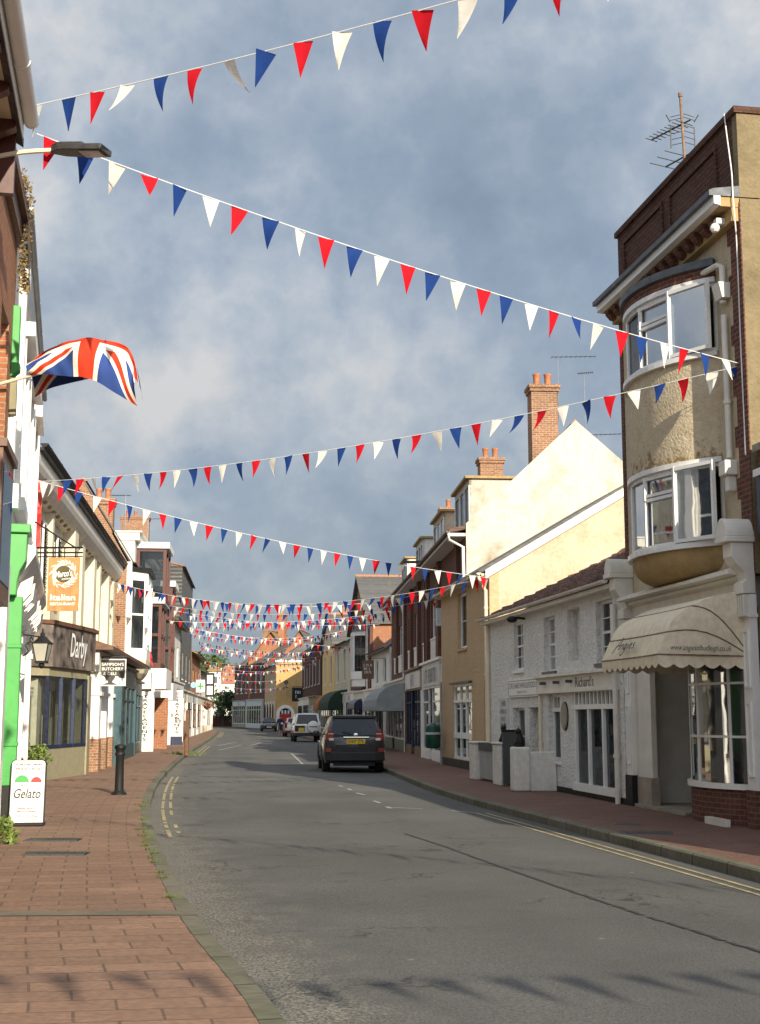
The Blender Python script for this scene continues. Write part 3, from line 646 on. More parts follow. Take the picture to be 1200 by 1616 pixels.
fs_ = mb.build('shop_fascia', M['offwhite'], r2); lettering("Richard's", 1.15, .2, fs_, (8.15, -.075, 2.19), M['text_dark'])
mb = MB()
for x in (5.4, 6.4, 7.3): mb.box(x, x + .05, -.2, -.07, 2.18, 2.24)
mb.build('fascia_light', M['dgrey'], r2)
mb = MB(); mb.box(2.1, 4.7, -.05, -.0, 1.96, 2.36); sg = mb.build('shop_sign', M['white'], r2)
mb = MB()
for q in ((2.14, 4.66, 2.32, 2.335), (2.14, 4.66, 1.985, 2.0), (2.14, 2.155, 2.0, 2.32), (4.645, 4.66, 2.0, 2.32)): mb.box(q[0], q[1], -.056, -.051, q[2], q[3])
mb.build('sign_border', M['text_grey'], sg)
lettering('ORCHARD WHOLEFOODS', 2.3, .13, sg, (3.4, -.054, 2.22), M['text_grey']); lettering('~~~~~~', .9, .06, sg, (3.4, -.054, 2.07), M['text_grey'])
mb = MB(); mb.box(1.15, 1.95, -.03, -.0, 1.2, 1.96); sg = mb.build('notice_board', M['lgrey'], r2)
lettering('~~', .4, .13, sg, (1.55, -.035, 1.83), M['text_dark'], bold=.03); lettering('~~~~', .6, .1, sg, (1.55, -.035, 1.64), M['text_dark'], bold=.03); lettering('~~~', .42, .1, sg, (1.55, -.035, 1.46), M['text_dark'], bold=.03); lettering('~~~~~', .55, .1, sg, (1.55, -.035, 1.31), M['text_dark'], bold=.03)
mb = MB(); mb.lathe([(.0, -.02), (.20, -.02), (.20, .02), (.0, .02)], 0, 0, 20); mb.tr(Matrix.Translation((6.62, -.03, 1.53)) @ Matrix.Diagonal((1, 1, 1.35, 1)) @ Matrix.Rotation(rad(90), 4, 'X')); mb.build('oval_plaque', M['concrete'], r2)
mb = MB(); mb.lathe([(.0, -.021), (.215, -.021), (.215, .01), (.0, .01)], 0, 0, 20); mb.tr(Matrix.Translation((6.62, -.012, 1.53)) @ Matrix.Diagonal((1, 1, 1.35, 1)) @ Matrix.Rotation(rad(90), 4, 'X')); mb.build('plaque_rim', M['black'], r2)
mb = MB(); mb.box(.0, 2.3, -.012, -.0, .0, .22); mb.box(4.7, L, -.012, -.0, .0, .11); mb.build('plinth', M['black'], r2)
gutter(r2, -.15, L - .1, EZ + .02, .26, .06, M['offwhite']); mb = MB(); mb.box(-.12, L - .1, -.19, -.0, EZ - .12, EZ - .04); mb.build('fascia_board', M['offwhite'], r2)
downpipe(r2, 4.9, .06, .1, 1.95, .035, M['cream']); downpipe(r2, L - .25, .07, .0, EZ - .4, .05, M['offwhite']); downpipe(r2, .1, .06, 0, EZ - .1, .045, M['cream'])
mb = MB(); mb.tube([(3.55, .0, 3.72), (3.55, -.22, 3.74)], .03, 6); mb.ball((3.55, -.30, 3.70), .10, 8, sc=(1, 1.3, .8)); mb.build('flood_light', M['black'], r2)
# pantiled roof: real rolls
mb = MB(); k = 1.72 / 3.6; nu = int(L / .06); rows = 13
def proll(u, s): return .028 * math.sin(u / .24 * 6.2832) + .02 * ((s * rows) % 1.0)
grid = []
ss = [j / rows + e for j in range(rows) for e in (.0, .93 / rows)] + [1.0]
for s in ss:
    y = -.22 + 3.82 * s; z = EZ + .02 + (y) * k + .06
    grid.append([(-.1 + u * (L + .0) / nu, y, z + .05 * math.sin((u * L / nu) / .26 * 6.2832) + .045 * (1 - ((s * rows) % 1.0)) + .012 * math.sin(u * 1.7 + s * 40)) for u in range(nu + 1)])
vs = [p for g_ in grid for p in g_]; fs = [(a * (nu + 1) + i, a * (nu + 1) + i + 1, (a + 1) * (nu + 1) + i + 1, (a + 1) * (nu + 1) + i) for a in range(len(grid) - 1) for i in range(nu)]
mb.add(vs, fs); mb.prism([(3.6, EZ + 1.74), (3.6, EZ + 1.84), (7.4, EZ - .0), (7.4, EZ - .1)], -.1, L - .1)
mb.prism([(3.45, EZ + 1.80), (3.6, EZ + 1.92), (3.75, EZ + 1.80)], -.1, L - .1)
mb.build('roof', M['pantile'], r2, smooth=False)
# forecourt walls, gate, cat ornaments
def fw(px0, px1, z1, depth, name, label, cat, u0=None, mat=None):
    pass
w = .5
gp = []
for i, (u0, u1, y0, y1, h, lb) in enumerate([(.35, .95, -.62, -.3, .92, 'white rendered gatepost left of the grey slatted gate'), (3.05, 3.75, -.68, -.3, .95, 'white rendered gatepost right of the grey slatted gate')]):
    t = R2.root('gate_pillar', lb, 'gatepost', 'white gateposts'); mb = MB(); mb.box(u0, u1, y0, y1, 0, h - .05); mb.build('shaft', M['wallwhite'], t, bevel=.03); mb = MB(); mb.box(u0 - .03, u1 + .03, y0 - .03, y1 + .03, h - .049, h); mb.build('cap', M['wallwhite'], t, bevel=.02)
t = R2.root('slatted_gate', 'grey slatted gate with a dark top rail between white posts', 'gate')
mb = MB()
for i in range(21): mb.box(.98 + i * .098, 1.055 + i * .098, -.5, -.47, .06, .72)
mb.build('slats', M['grey'], t); mb = MB(); mb.box(.97, 3.03, -.53, -.42, .721, .90); mb.build('top_rail', M['dgrey'], t)
t = R2.root('forecourt_wall', 'low white rendered wall with a thicker end pier, beside the three pane shopfront', 'wall')
mb = MB(); mb.box(5.6, 6.0, -.92, -.58, 0, .90); mb.build('pier', M['wallwhite'], t, bevel=.04); mb = MB(); mb.box(5.66, 5.94, -.579, -.01, 0, .80); mb.build('wall_panel', M['wallwhite'], t, bevel=.02)
t = R2.root('dark_gate', 'tall dark boarded gate leaf standing behind the right gatepost', 'gate'); mb = MB(); mb.box(3.75, 3.85, -.62, -.28, .05, 1.18)
mb.build('boards', M['dgrey'], t); mb = MB(); mb.box(3.74, 3.86, -.64, -.26, 1.181, 1.23); mb.build('rail', M['black'], t)
def cat(u, w_, z, lb, rz, s=1):
    t = thing('cat_ornament', lb, 'cat ornament', R2.world(u, w_, z), R2.rot + rz, 'black cat ornaments')
    mb = MB(); mb.lathe([(.005, 0), (.10, 0), (.115, .06), (.105, .14), (.075, .22), (.055, .27), (.05, .29)], 0, 0, 14); mb.ball((0, -.03, .33), .068, 12, sc=(1, 1.05, .92))
    for sgn in (-1, 1): mb.add([(sgn * .06, -.03, .36), (sgn * .015, -.03, .385), (sgn * .045, -.03, .46), (sgn * .04, .0, .37)], [(0, 1, 2), (1, 3, 2), (3, 0, 2)]); mb.ball((sgn * .045, -.09, .05), .035, 8, sc=(1, 1.3, 1.4))
    mb.tube(catmull([(.06, .08, .03), (.14, .02, .03), (.12, -.08, .03)], 4), .02, 6); mb.tr(Matrix.Scale(s, 4)); b = mb.build('body', M['black'], t, smooth=True)
cat(3.42, .48, .95, 'black sitting cat ornament on the gatepost right of the grey gate', .5, .95); cat(5.8, .75, .90, 'black sitting cat ornament on the pier of the low white wall', -.3, .95)
# ================================================================= R3: tan house with cream gable
R3 = Fac((2.0, 43.5), (2.97, 36.0)); L = R3.L
r3 = R3.root('tan_house', 'two storey tan roughcast house with a cream gable end'); EZ = 5.42
ops = [(2.9, 4.3, 3.52, 5.2), (6.85, 7.3, 3.7, 5.3), (2.1, 4.95, .25, 2.48), (6.7, 7.35, .05, 2.5)]
mb = MB(); wall_grid(mb, 0, L, 0, EZ, ops, t=.25); mb.box(6.86, 7.29, .12, .24, 3.71, 5.29); mb.box(6.71, 7.34, .1, .24, .05, 2.49)
mb.build('wall', [M['tan'], M['room']], r3)
mb = MB(); body(mb, 0, L, .251, 9, EZ, 2.75, 4.6); mb.build('gable_wall', M['creamrender'], r3)
window(r3, *ops[0], 1, 2, y=.1, fr=.09, sillm=M['tan']); 
mb = MB(); u0, u1, z0, z1 = ops[2]
for i in range(4): u = u0 + (u1 - u0 - .08) * i / 3; mb.box(u, u + .08, .02, .1, z0, z1)
for z in (z0, z0 + .62, z0 + .7, z1 - .55, z1 - .08): mb.box(u0, u1, .0, .11, z, z + .08)
sw = mb.build('shop_window', M['white'], r3); mb = MB(); mb.quad((u0, .06, z0), (u1, .06, z0), (u1, .06, z1), (u0, .06, z1)); mb.build('pane', M['glass'], sw)
mb = MB(); mb.box(u0 - .1, u1 + .1, -.12, .0, z1 + .001, z1 + .06); mb.build('hood', M['dgrey'], r3)
mb = MB(); mb.box(-.01, L, -.02, -.0, 0, .24); mb.build('plinth', M['black'], r3)
mb = MB(); k = 2.75 / 4.6; mb.prism([(-.3, EZ - .3 * k + .08), (4.6, EZ + 2.75 + .08), (9.2, EZ - .1), (9.2, EZ + .02), (4.6, EZ + 2.9), (-.3, EZ - .3 * k + .2)], -.0, L + .02); mb.build('roof', M['slate'], r3)
mb = MB(); mb.prism([(-.12, EZ - .12 * k - .14), (-.12, EZ - .12 * k + .1), (4.6, EZ + 2.84), (4.6, EZ + 2.60)], L + .021, L + .09); mb.build('bargeboard', M['offwhite'], r3)
gutter(r3, 0, L + .05, EZ - .05, .3, .06, M['cream']); downpipe(r3, L - .12, .08, 0, EZ - .5, .05, M['cream'], bend=(0, .2, .4)); mb = MB(); mb.box(0, L, -.22, -.0, EZ - .12, EZ - .06); mb.build('soffit', M['cream'], r3)
# ================================================================= R4: brick terrace with white gable and four dormers
R4 = Fac((.64, 75), (2.84, 43.6)); L = R4.L
r4 = R4.root('brick_terrace', 'long dark red brick terrace with box dormers, deep eaves and a stained white gable end'); EZ = 7.55; RY, RR = 3.75, 3.62
ws = [(2.2, 4.2), (5.0, 6.9), (10.6, 11.8), (13.6, 14.8), (17.6, 18.8), (20.7, 22.4), (26, 27.6)]
mb = MB(); wall_grid(mb, 0, L, 3.2, EZ, [(a, b, 4.62, 6.15) for a, b in ws], t=.25); mb.build('wall', [M['redbrick'], M['dark']], r4)
mb = MB(); body(mb, 0, L - .02, .251, 8, EZ, RR, RY, z0=3.2); mb.build('rear_wall', M['redbrick'], r4)
mb = MB(); mb.prism([(.0, 3), (8, 3), (8, EZ + .1), (RY, EZ + RR + .20), (.0, EZ + .28)], L - .019, L + .05); mb.build('gable_wall', M['whiterender'], r4)
for a, b in ws:
    window(r4, a, b, 4.62, 6.15, 2, 2, y=.08, fr=.07)
    mb = MB(); mb.box(a, b, -.03, -.0, 3.75, 4.54); mb.build('window_panel', M['offwhite'], r4)
for u in (4.6, 9.3, 12.7, 16.2, 19.9, 24, 29.6): mb = MB(); mb.box(u - .28, u + .28, -.13, -.0, 3.75, EZ - .05); mb.build('brick_pier', M['redbrick'], r4)
k = RR / RY; mb = MB()
mb.prism([(-.55, EZ - .02), (.0, EZ + .1), (RY, EZ + RR + .04), (8.2, EZ - .15), (8.2, EZ - .02), (RY, EZ + RR + .16), (.0, EZ + .24), (-.55, EZ + .10)], .0, L - .02); mb.prism([(RY - .15, EZ + RR + .1), (RY, EZ + RR + .26), (RY + .15, EZ + RR + .1)], 0, L - .02, 1); mb.build('roof', [M['tile'], M['pot']], r4)
mb = MB(); mb.box(-.2, L + .0, -.53, -.0, EZ - .14, EZ - .04); mb.build('soffit', M['offwhite'], r4); gutter(r4, -.2, L + .05, EZ + .02, .6, .07, M['brown'])
mb = MB(); mb.tube([(L - .02, -.58, EZ), (L - .02, -.56, EZ - .28), (L + .02, -.1, EZ - .5), (L + .02, -.08, EZ - 2.2)], .055, 8); mb.build('downpipe', M['white'], r4, smooth=True)
for u, m_ in ((19.2, 'brown'), (9, 'white')): downpipe(r4, u, .1, .0 if m_ == 'brown' else 3, EZ - .3, .055, M[m_])
def dormer(root, u0, u1, yf, zb, zt, yb, m, nw=3, stained=False):
    mb = MB(); mb.prism([(yf, zb), (yb, zt), (yf, zt)], u0, u0 + .08); mb.prism([(yf, zb), (yb, zt), (yf, zt)], u1 - .08, u1)
    mb.box(u0, u1, yf, yf + .08, zt - .22, zt); mb.box(u0 + .08, u1 - .08, yf + .3, yf + .34, zb, zt - .22, 1)
    o = mb.build('dormer', [m, M['dark']], root)
    mb = MB(); mb.box(u0 - .12, u1 + .12, yf - .15, yb + .3, zt + .001, zt + .09); mb.build('dormer_roof', M['bowl'], o)
    mb = MB()
    for i in range(nw + 1): x = u0 + .0 + (u1 - u0 - .08) * i / nw; mb.box(x, x + .08, yf - .02, yf + .06, zb, zt - .221)
    mb.box(u0, u1, yf - .03, yf + .05, zb, zb + .08); mb.build('dormer_frame', M['white'], o)
    mb = MB(); mb.quad((u0, yf + .03, zb), (u1, yf + .03, zb), (u1, yf + .03, zt - .22), (u0, yf + .03, zt - .22)); mb.build('dormer_pane', M['glass'], o)
for (u0, u1, mm) in ((26.8, 30.6, 'whiterender'), (19.6, 23.2, 'creamrender'), (12, 15.2, 'wallwhite'), (4.2, 7.4, 'wallwhite')):
    dormer(r4, u0, u1, .25, EZ + .38, EZ + 1.95, .35 + 1.7 / k, M[mm])
chimney(r4, L - .55, 2.75, EZ + 1.5, EZ + 5.1, .75, .9, 2, M['stockbrick'])
chimney(r4, 20.8, 2.5, EZ + 1.5, EZ + 4.55, .8, .95, 2, M['stockbrick']); chimney(r4, 9.6, 2.1, EZ + 1.5, EZ + 4.2, .7, .8, 1, M['stockbrick'])
mb = MB(); mb.box(L - 1.6, L - 1.2, -.32, -.14, 5.0, 5.5); mb.build('alarm_box', M['lgrey'], r4); mb = MB(); mb.box(L - 6.3, L - 5.9, -.32, -.14, 4.85, 5.5); mb.build('meter_box', M['lgrey'], r4)
# aerials
def aerial(name, label, p, h, ang, n=10, ln=1.3):
    t = thing(name, label, 'aerial', p); mb = MB(); mb.tube([(0, 0, 0), (0, 0, h)], .02, 6); mb.build('mast', M['alu'], t)
    mb = MB(); d = Vector((math.cos(ang), math.sin(ang), .03)); e = Vector((-d.y, d.x, 0)); o = Vector((0, 0, h))
    mb.tube([o - d * .2, o + d * ln], .014, 5)
    for i in range(n): q = o - d * .2 + d * (ln + .2) * i / (n - 1); mb.tube([q - e * .14, q + e * .14], .008, 4)
    mb.build('antenna_array', M['iron'], t)
aerial('tv_aerial', 'slim aerial pointing right above the tall chimney', R4.world(L - .3, -3.25, EZ + 3.9), 2.2, .05)
aerial('tv_aerial', 'short aerial standing behind the white gable ridge', R4.world(L - .1, -4.1, EZ + 3.2), 2.3, -.2, 8, .3); aerial('tv_aerial', 'low aerial right of the white gable ridge', R4.world(L + .0, -4.5, EZ + 2.5), .85, .0, 8, .9)
# R4 shopfronts (projecting ground floor of the terrace)
S4 = Fac((-.3, 77), (2.05, 44.2)); L = S4.L
mb_mats = [M['offwhite'], M['room']]
def shopfront(F, root, u0, u1, zt, zf, m, frame=None, door=None, cols=3, riser=.45, riserm=None, proj=.0, depth=.9, name='shopfront', sign=None, signm=None, textm=None, th=.55, side=None):
    """fascia, pilasters, glazing and stall riser of one ground-floor shop; zt = top of fascia, zf = bottom of fascia"""
    frame = frame or m; y0 = -proj
    mb = MB(); mb.box(u0, u1, y0 + .02, y0 + depth, zf, zt); mb.box(u0, u1, y0 - .10, y0 + depth, zt + .001, zt + .09)
    for u in (u0, u1 - .28): mb.box(u, u + .28, y0 - .03, y0 + depth, 0, zf - .001)
    mb.box(u0 + .28, u1 - .28, y0 + .45, y0 + .47, .0, zf - .001, 1)
    o = mb.build(name, [m, M['room']], root)
    a, b = u0 + .28, u1 - .28; da, db = door if door else (b, b)
    mb = MB()
    segs = [(a, da), (db, b)] if door else [(a, b)]
    segs = [q for q in segs if q[1] - q[0] > .3]; frs = []
    for s, e in segs:
        mb = MB()
        mb.box(s, e, y0 + .02, y0 + .12, riser, riser + .07); mb.box(s, e, y0 + .03, y0 + .10, zf - .5, zf - .44)
        n = max(1, round(cols * (e - s) / (b - a)))
        for i in range(n + 1): x = s + (e - s - .06) * i / n; mb.box(x, x + .06, y0 + .03, y0 + .1, riser + .071, zf - .002)
        fr = mb.build('shop_window', frame, root)
        mb = MB(); mb.quad((s, y0 + .07, riser), (e, y0 + .07, riser), (e, y0 + .07, zf), (s, y0 + .07, zf)); mb.build('pane', M['glass'], fr)
    if not segs: fr = o
    mb = MB()
    for s, e in segs:
        for i in range(int((e - s) * 4)):
            x = s + .1 + RND.random() * max(.05, e - s - .35); z = riser + .02 + RND.random() ** 2 * .9; mb.box(x, x + .1 + RND.random() * .22, y0 + .2, y0 + .42, z, z + .12 + RND.random() * .35, i % 3)
    if mb.v: mb.build('display', [M['tv'], M['text_grey'], M['offwhite']], fr)
    mb = MB()
    for s, e in segs: mb.box(s, e, y0 + .0, y0 + .2, 0, riser - .001)
    mb.build('stall_riser', riserm or m, root)
    if door:
        mb = MB(); mb.box(da + .05, db - .05, y0 + .35, y0 + .4, .05, 2.1); d = mb.build('door', frame, root); mb = MB(); mb.box(da + .18, db - .18, y0 + .33, y0 + .349, .5, 2.0); mb.build('door_pane', M['glass'], d)
    if sign:
        mb = MB(); mb.box(u0 + .35, u1 - .35, y0 - .03, y0 + .019, zf + .08, zt - .08); s = mb.build('fascia_sign', signm or m, root)
        lettering(sign, min((u1 - u0) * .6, len(sign) * .3 * th / .4), th * (zt - zf), s, ((u0 + u1) / 2, y0 - .036, (zt + zf) / 2), textm or M['text_dark'])
    return o
rs = [('white_shopfront', (26.2, 32.7)), ]
s4 = S4.root('terrace_shops', 'row of three shopfronts in white, brown and grey below the brick terrace')
shopfront(S4, s4, 26.2, 32.7, 3.4, 2.5, M['white'], door=(28.4, 29.6), cols=3, riser=.3, sign='~ ~~~~~ ~~~', signm=M['lgrey'], textm=M['text_dark'], depth=1.2)
shopfront(S4, s4, 19.4, 26.1, 3.35, 2.55, M['wood'], frame=M['navy'], door=(22, 23.3), cols=4, riser=.3, sign='~~~', signm=M['offwhite'], textm=M['text_blue'], depth=1.3, th=.6)
shopfront(S4, s4, 7.4, 19.3, 3.1, 2.5, M['offwhite'], frame=M['white'], door=(12.5, 13.6), cols=7, riser=.5, riserm=M['bingreen'], depth=1.5)
shopfront(S4, s4, -.2, 7.3, 3.0, 2.4, M['offwhite'], frame=M['black'], door=(3, 4), cols=4, riser=.4, depth=1.5)
def awning(F, name, label, u0, u1, z0, proj, rise, m, side=None, group=None, ndiv=5):
    t = F.root(name, label, 'awning', group); mb = MB(); prev = None
    for k in range(ndiv + 1):
        a = rad(90) * k / ndiv; w = proj * math.sin(a) ** .9; z = z0 + rise * math.cos(a); cur = (w, z)
        if prev:
            mb.quad((u0, -prev[0], prev[1]), (u1, -prev[0], prev[1]), (u1, -cur[0], cur[1]), (u0, -cur[0], cur[1]), 0)
            for u in (u0, u1): mb.add([(u, -.0, z0), (u, -prev[0], prev[1]), (u, -cur[0], cur[1])], [(0, 1, 2)], 1 if u == u1 else 0)
        prev = cur
    mb.build('canopy', [m, side or m], t)
    mb = MB(); n = max(4, int((u1 - u0) / .45))
    for i in range(n):
        a, b = u0 + (u1 - u0) * i / n, u0 + (u1 - u0) * (i + 1) / n; mb.poly([(a, -proj, z0 - .001), (b, -proj, z0 - .001), (b, -proj, z0 - .14), ((a + b) / 2, -proj, z0 - .24), (a, -proj, z0 - .14)])
    for u in (u0, u1): mb.quad((u, 0, z0 - .001), (u, -proj, z0 - .001), (u, -proj, z0 - .2), (u, 0, z0 - .2))
    mb.build('valance', m, t); return t
awning(S4, 'shop_awning', 'grey canvas canopy awning over a shop below the brick terrace', 9.5, 18.9, 1.95, 1.25, 1.0, M['gcanvas'])
# ================================================================= generic house for the far parts of the street
def house(name, label, A, B, ez, D, rise, wm, rm, wins=(), shop=None, gable_front=False, stacks=(), plinth=None, cat='building', group=None, endm=None, wkw=None, ov=.3, t=.2, z_shop=0, ridge_y=None, sillm=None, fascia=None):
    F = Fac(A, B); r = F.root(name, label, cat, group); L = F.L
    mb = MB(); wall_grid(mb, 0, L, z_shop, ez, wins, t=t); mb.build('wall', [wm, M['dark']], r)
    mb = MB()
    if gable_front: mb.prismy([(0, z_shop), (L, z_shop), (L, ez), (L / 2, ez + rise), (0, ez)], t + .001, D); mb.prismy([(0, ez + .001), (L, ez + .001), (L / 2, ez + rise)], .0, t)
    else: body(mb, 0, L, t + .001, D, ez, rise, ridge_y, z0=z_shop)
    mb.build('gable_wall', endm or wm, r)
    if gable_front:
        mb = MB(); k = rise / (L / 2); mb.prismy([(-ov, ez - ov * k), (L / 2, ez + rise), (L + ov, ez - ov * k), (L + ov, ez - ov * k + .14), (L / 2, ez + rise + .14), (-ov, ez - ov * k + .14)], -ov, D)
        mb.prismy([(L / 2 - .16, ez + rise + .08), (L / 2, ez + rise + .24), (L / 2 + .16, ez + rise + .08)], -ov, D, 1); mb.build('roof', [rm, M['pot']], r)
    elif rise: gable_roof(r, -.02, L + .02, ez, D, rise, ov, rm, ry=ridge_y)
    if not gable_front and rise: gutter(r, 0, L, ez - .02, ov + .05, .06, fascia or M['black'])
    for w in wins: window(r, *w[:4], *(w[4:] or (1, 2)), y=.07, fr=.08, sillm=sillm, **(wkw or {}))
    for s in stacks: chimney(r, *s)
    return F, r
def row(n, u0, u1, w, z0, z1, *kw):
    return [(u0 + (u1 - u0) * (i + .5) / n - w / 2, u0 + (u1 - u0) * (i + .5) / n + w / 2, z0, z1, *kw) for i in range(n)]
# low white house just beyond the terrace
F, r = house('low_white_shop', 'low white shop with a brown tiled roof beyond the brick terrace', (-.55, 86.5), (.55, 77.2), 5.5, 6, 2.2, M['wallwhite'], M['tile'], row(2, 1, 9, 1.5, 3.5, 5), z_shop=0)
shopfront(F, r, .2, F.L - .2, 3.1, 2.5, M['white'], frame=M['black'], cols=4, riser=.4, proj=.5)
# house with slate roof across the street line, orange ridge tiles and bay window
F, r = house('bay_window_house', 'red brick house with a white bay window and a slate roof ridged in orange tiles', (-2.2, 101), (-.65, 86.7), 7.6, 11, 3.6, M['redbrick'], M['slate'], [(1.2, 2.6, 4.4, 6.4, 1, 2), (4.2, 5.4, 4.6, 6.6, 1, 2)], gable_front=True, endm=M['orangebrick'], stacks=[(13.6, 7.5, 7, 12.6, 1.2, 1.4, 2, M['orangebrick'])])
mb = MB(); u0, u1 = 8.2, 11.4
mb.prismz([(u0, 0), (u0 + .7, -.8), (u1 - .7, -.8), (u1, 0)], 4.0, 4.5); mb.prismz([(u0, 0), (u0 + .7, -.8), (u1 - .7, -.8), (u1, 0)], 6.9, 7.2)
mb.prismz([(u0 + .1, 0), (u0 + .75, -.72), (u1 - .75, -.72), (u1 - .1, 0)], 3.5, 3.999)
for a in ((u0, 0), (u0 + .7, -.8), (u1 - .7, -.8), (u1, 0), ((u0 + u1) / 2, -.8)): mb.box(a[0] - .1, a[0] + .1, a[1] - .01, a[1] + .12, 4.5, 6.9)
bw = mb.build('bay_window', M['white'], r); mb = MB()
P = [(u0, .03), (u0 + .7, -.76), (u1 - .7, -.76), (u1, .03)]
for a, b in zip(P, P[1:]): mb.quad((*a, 4.5), (*b, 4.5), (*b, 6.9), (*a, 6.9))
mb.build('pane', M['glass'], bw); mb = MB(); mb.add([(u0 - .1, 0, 7.2), (u0 + .6, -.92, 7.2), (u1 - .6, -.92, 7.2), (u1 + .1, 0, 7.2), (u0 + .8, 0, 7.9), (u1 - .8, 0, 7.9)], [(0, 1, 4), (1, 2, 5, 4), (2, 3, 5)]); mb.build('bay_roof', M['lead'], bw)
shopfront(F, r, .1, 6.8, 3.2, 2.5, M['white'], frame=M['black'], cols=4, riser=.5, proj=.4, sign='~~~~', signm=M['white'], textm=M['text_blue']); shopfront(F, r, 7, F.L - .2, 3.1, 2.5, M['offwhite'], frame=M['navy'], cols=4, riser=.5, proj=.4)
downpipe(r, 13.4, .08, 3, 7.6, .06, M['white']); awning(F, 'shop_awning', 'short dark blue awning beyond the grey canvas awning', 7.4, 12.8, 2.2, .9, .5, M['navy'])
t = thing('hanging_sign', 'brown square hanging sign with white writing beyond the grey awning', 'sign', at(581, 1042, 80)); sw_ = .72
mb = MB(); mb.box(-sw_ / 2, sw_ / 2, -.03, .03, -1.1, 0); b = mb.build('board', M['wood'], t); mb = MB(); mb.tube([(-sw_ / 2, 0, .12), (.9, 0, .12)], .02, 6); mb.tube([(-.3, 0, 0), (-.3, 0, .12)], .012, 4); mb.tube([(.3, 0, 0), (.3, 0, .12)], .012, 4); mb.build('bracket', M['iron'], t)
lettering('~~~|~~~~|~~', .5, .55, b, (0, -.035, -.5), M['text_white'])
# group of small shops with the green awning
F, r = house('yellow_gabled_shop', 'narrow pale house with a steep cream gable beyond the bay window', (-3.7, 111), (-2.3, 101.2), 7.2, 9, 2.4, M['wallcream'], M['slate'], [(1.2, 2.6, 4.2, 6.6, 1, 2), (5.6, 7, 4.2, 6.6, 1, 2)], endm=M['concrete'], stacks=[(8.9, 4.5, 8, 11.9, 1.6, 1.2, 2, M['wallcream'])])
shopfront(F, r, .1, F.L - .1, 3.2, 2.5, M['offwhite'], frame=M['black'], cols=5, riser=.5, proj=.4)
awning(F, 'shop_awning', 'dark green canopy awning with a sunlit orange edge', 1.0, 8.6, 2.2, 1.5, 1.35, M['dgreen'], M['dgreen'])
F, r = house('yellow_shop', 'small ochre house with a pale gable and white windows beyond the green awning', (-5.2, 121), (-3.75, 111.2), 7.6, 9, 2.6, M['yellow'], M['slate'], [(1.5, 3, 4.2, 6.6, 1, 2), (6, 7.5, 4.2, 6.6, 1, 2)], gable_front=True, endm=M['wallcream'], stacks=[(1.2, 4, 8, 11, 1.2, 1.4, 2, M['stockbrick'])])
shopfront(F, r, .1, F.L - .1, 3.2, 2.5, M['olive'], frame=M['white'], cols=5, riser=.5, proj=.4, sign='~~~~~~', signm=M['lgrey'], textm=M['text_grey'])
awning(F, 'shop_awning', 'added orange canopy, coloured as the sunlit edge of the dark green awning', 6.2, 9.6, 2.2, 1.4, 1.2, M['orange'])  # added canopy; sunlight on the green awning's edge is put into its orange
F, r = house('dark_brick_shop', 'dark red brick house with white windows before the ochre gable', (-8.6, 148), (-5.3, 121.2), 8.2, 9, 2.8, M['darkbrick'], M['slate'], row(6, 1, 26, 1.6, 4.5, 6.9, 1, 2), stacks=[(4, 4.5, 9, 13, 1.4, 1.4, 2, M['stockbrick']), (22, 4.5, 9, 12.6, 1.4, 1.4, 2, M['redbrick'])])
for k in range(3): shopfront(F, r, .2 + k * 8.9, 8.9 + k * 8.9, 3.3, 2.6, [M['white'], M['offwhite'], M['olive']][k], frame=[M['black'], M['navy'], M['white']][k], cols=5, riser=.5, proj=.5, door=(3.6 + k * 8.9, 4.8 + k * 8.9))
# ochre building with the arched doorway, its gable faces the camera
FT = Fac((-14.6, 170), (-12.0, 155)); L = FT.L
r = FT.root('ochre_corner_house', 'ochre rendered house with a painted gable and a white arched doorway at the bend'); EZ = 7.4
wi = row(4, .6, 14.6, 1.5, 4.6, 6.8, 1, 2)
mb = MB(); wall_grid(mb, 0, L, 0, EZ, wi, t=.2); mb.build('wall', [M['tan'], M['dark']], r)
mb = MB(); body(mb, 0, L - .05, .201, 8, EZ); mb.box(L - .049, L, 0, .2, 0, EZ); mb.build('rear_wall', M['tan'], r)
for w in wi: window(r, *w, y=.07, fr=.1)
for i in range(4):
    mb = MB(); x = .8 + i * 3.5; mb.prismy([(x, .2), (x + 2.2, .2), (x + 2.2, 2.2)] + [(x + 1.1 + 1.1 * math.cos(math.pi * j / 8), 2.2 + 1.1 * math.sin(math.pi * j / 8)) for j in range(1, 8)] + [(x, 2.2)], -.06, .0); o = mb.build('arched_window', M['offwhite'], r)
    mb = MB(); mb.prismy([(x + .3, .9), (x + 1.9, .9), (x + 1.9, 2.2)] + [(x + 1.1 + .8 * math.cos(math.pi * j / 8), 2.2 + .8 * math.sin(math.pi * j / 8)) for j in range(1, 8)] + [(x + .3, 2.2)], -.09, -.061); mb.build('arched_pane', M['dark'], o)
GE = Fac((-12.0, 155), (-9.2, 155.45))         # end wall, faces the camera
e = GE; ge = MB(); LG = e.L
def sub(mb, name, mats, parent=r, F1=GE, F0=FT):
    """geometry measured on another wall of the same house, moved into the house's own frame"""
    m0 = Matrix.Translation(F0.o) @ Matrix.Rotation(F0.rot, 4, 'Z'); m1 = Matrix.Translation(F1.o) @ Matrix.Rotation(F1.rot, 4, 'Z')
    mb.tr(m0.inverted() @ m1); return mb.build(name, mats, parent)
ge.box(0, LG, -.02, .3, 0, EZ + .3); sub(ge, 'end_wall', render_('ochre_render', (.50, .325, .135), (.3, .19, .08), .35, 14, .5, .03))
mb = MB(); mb.box(-.1, LG + .1, -.12, .4, EZ + .301, EZ + .55); sub(mb, 'cornice', M['white'])
ax, az = 1.1, 1.75
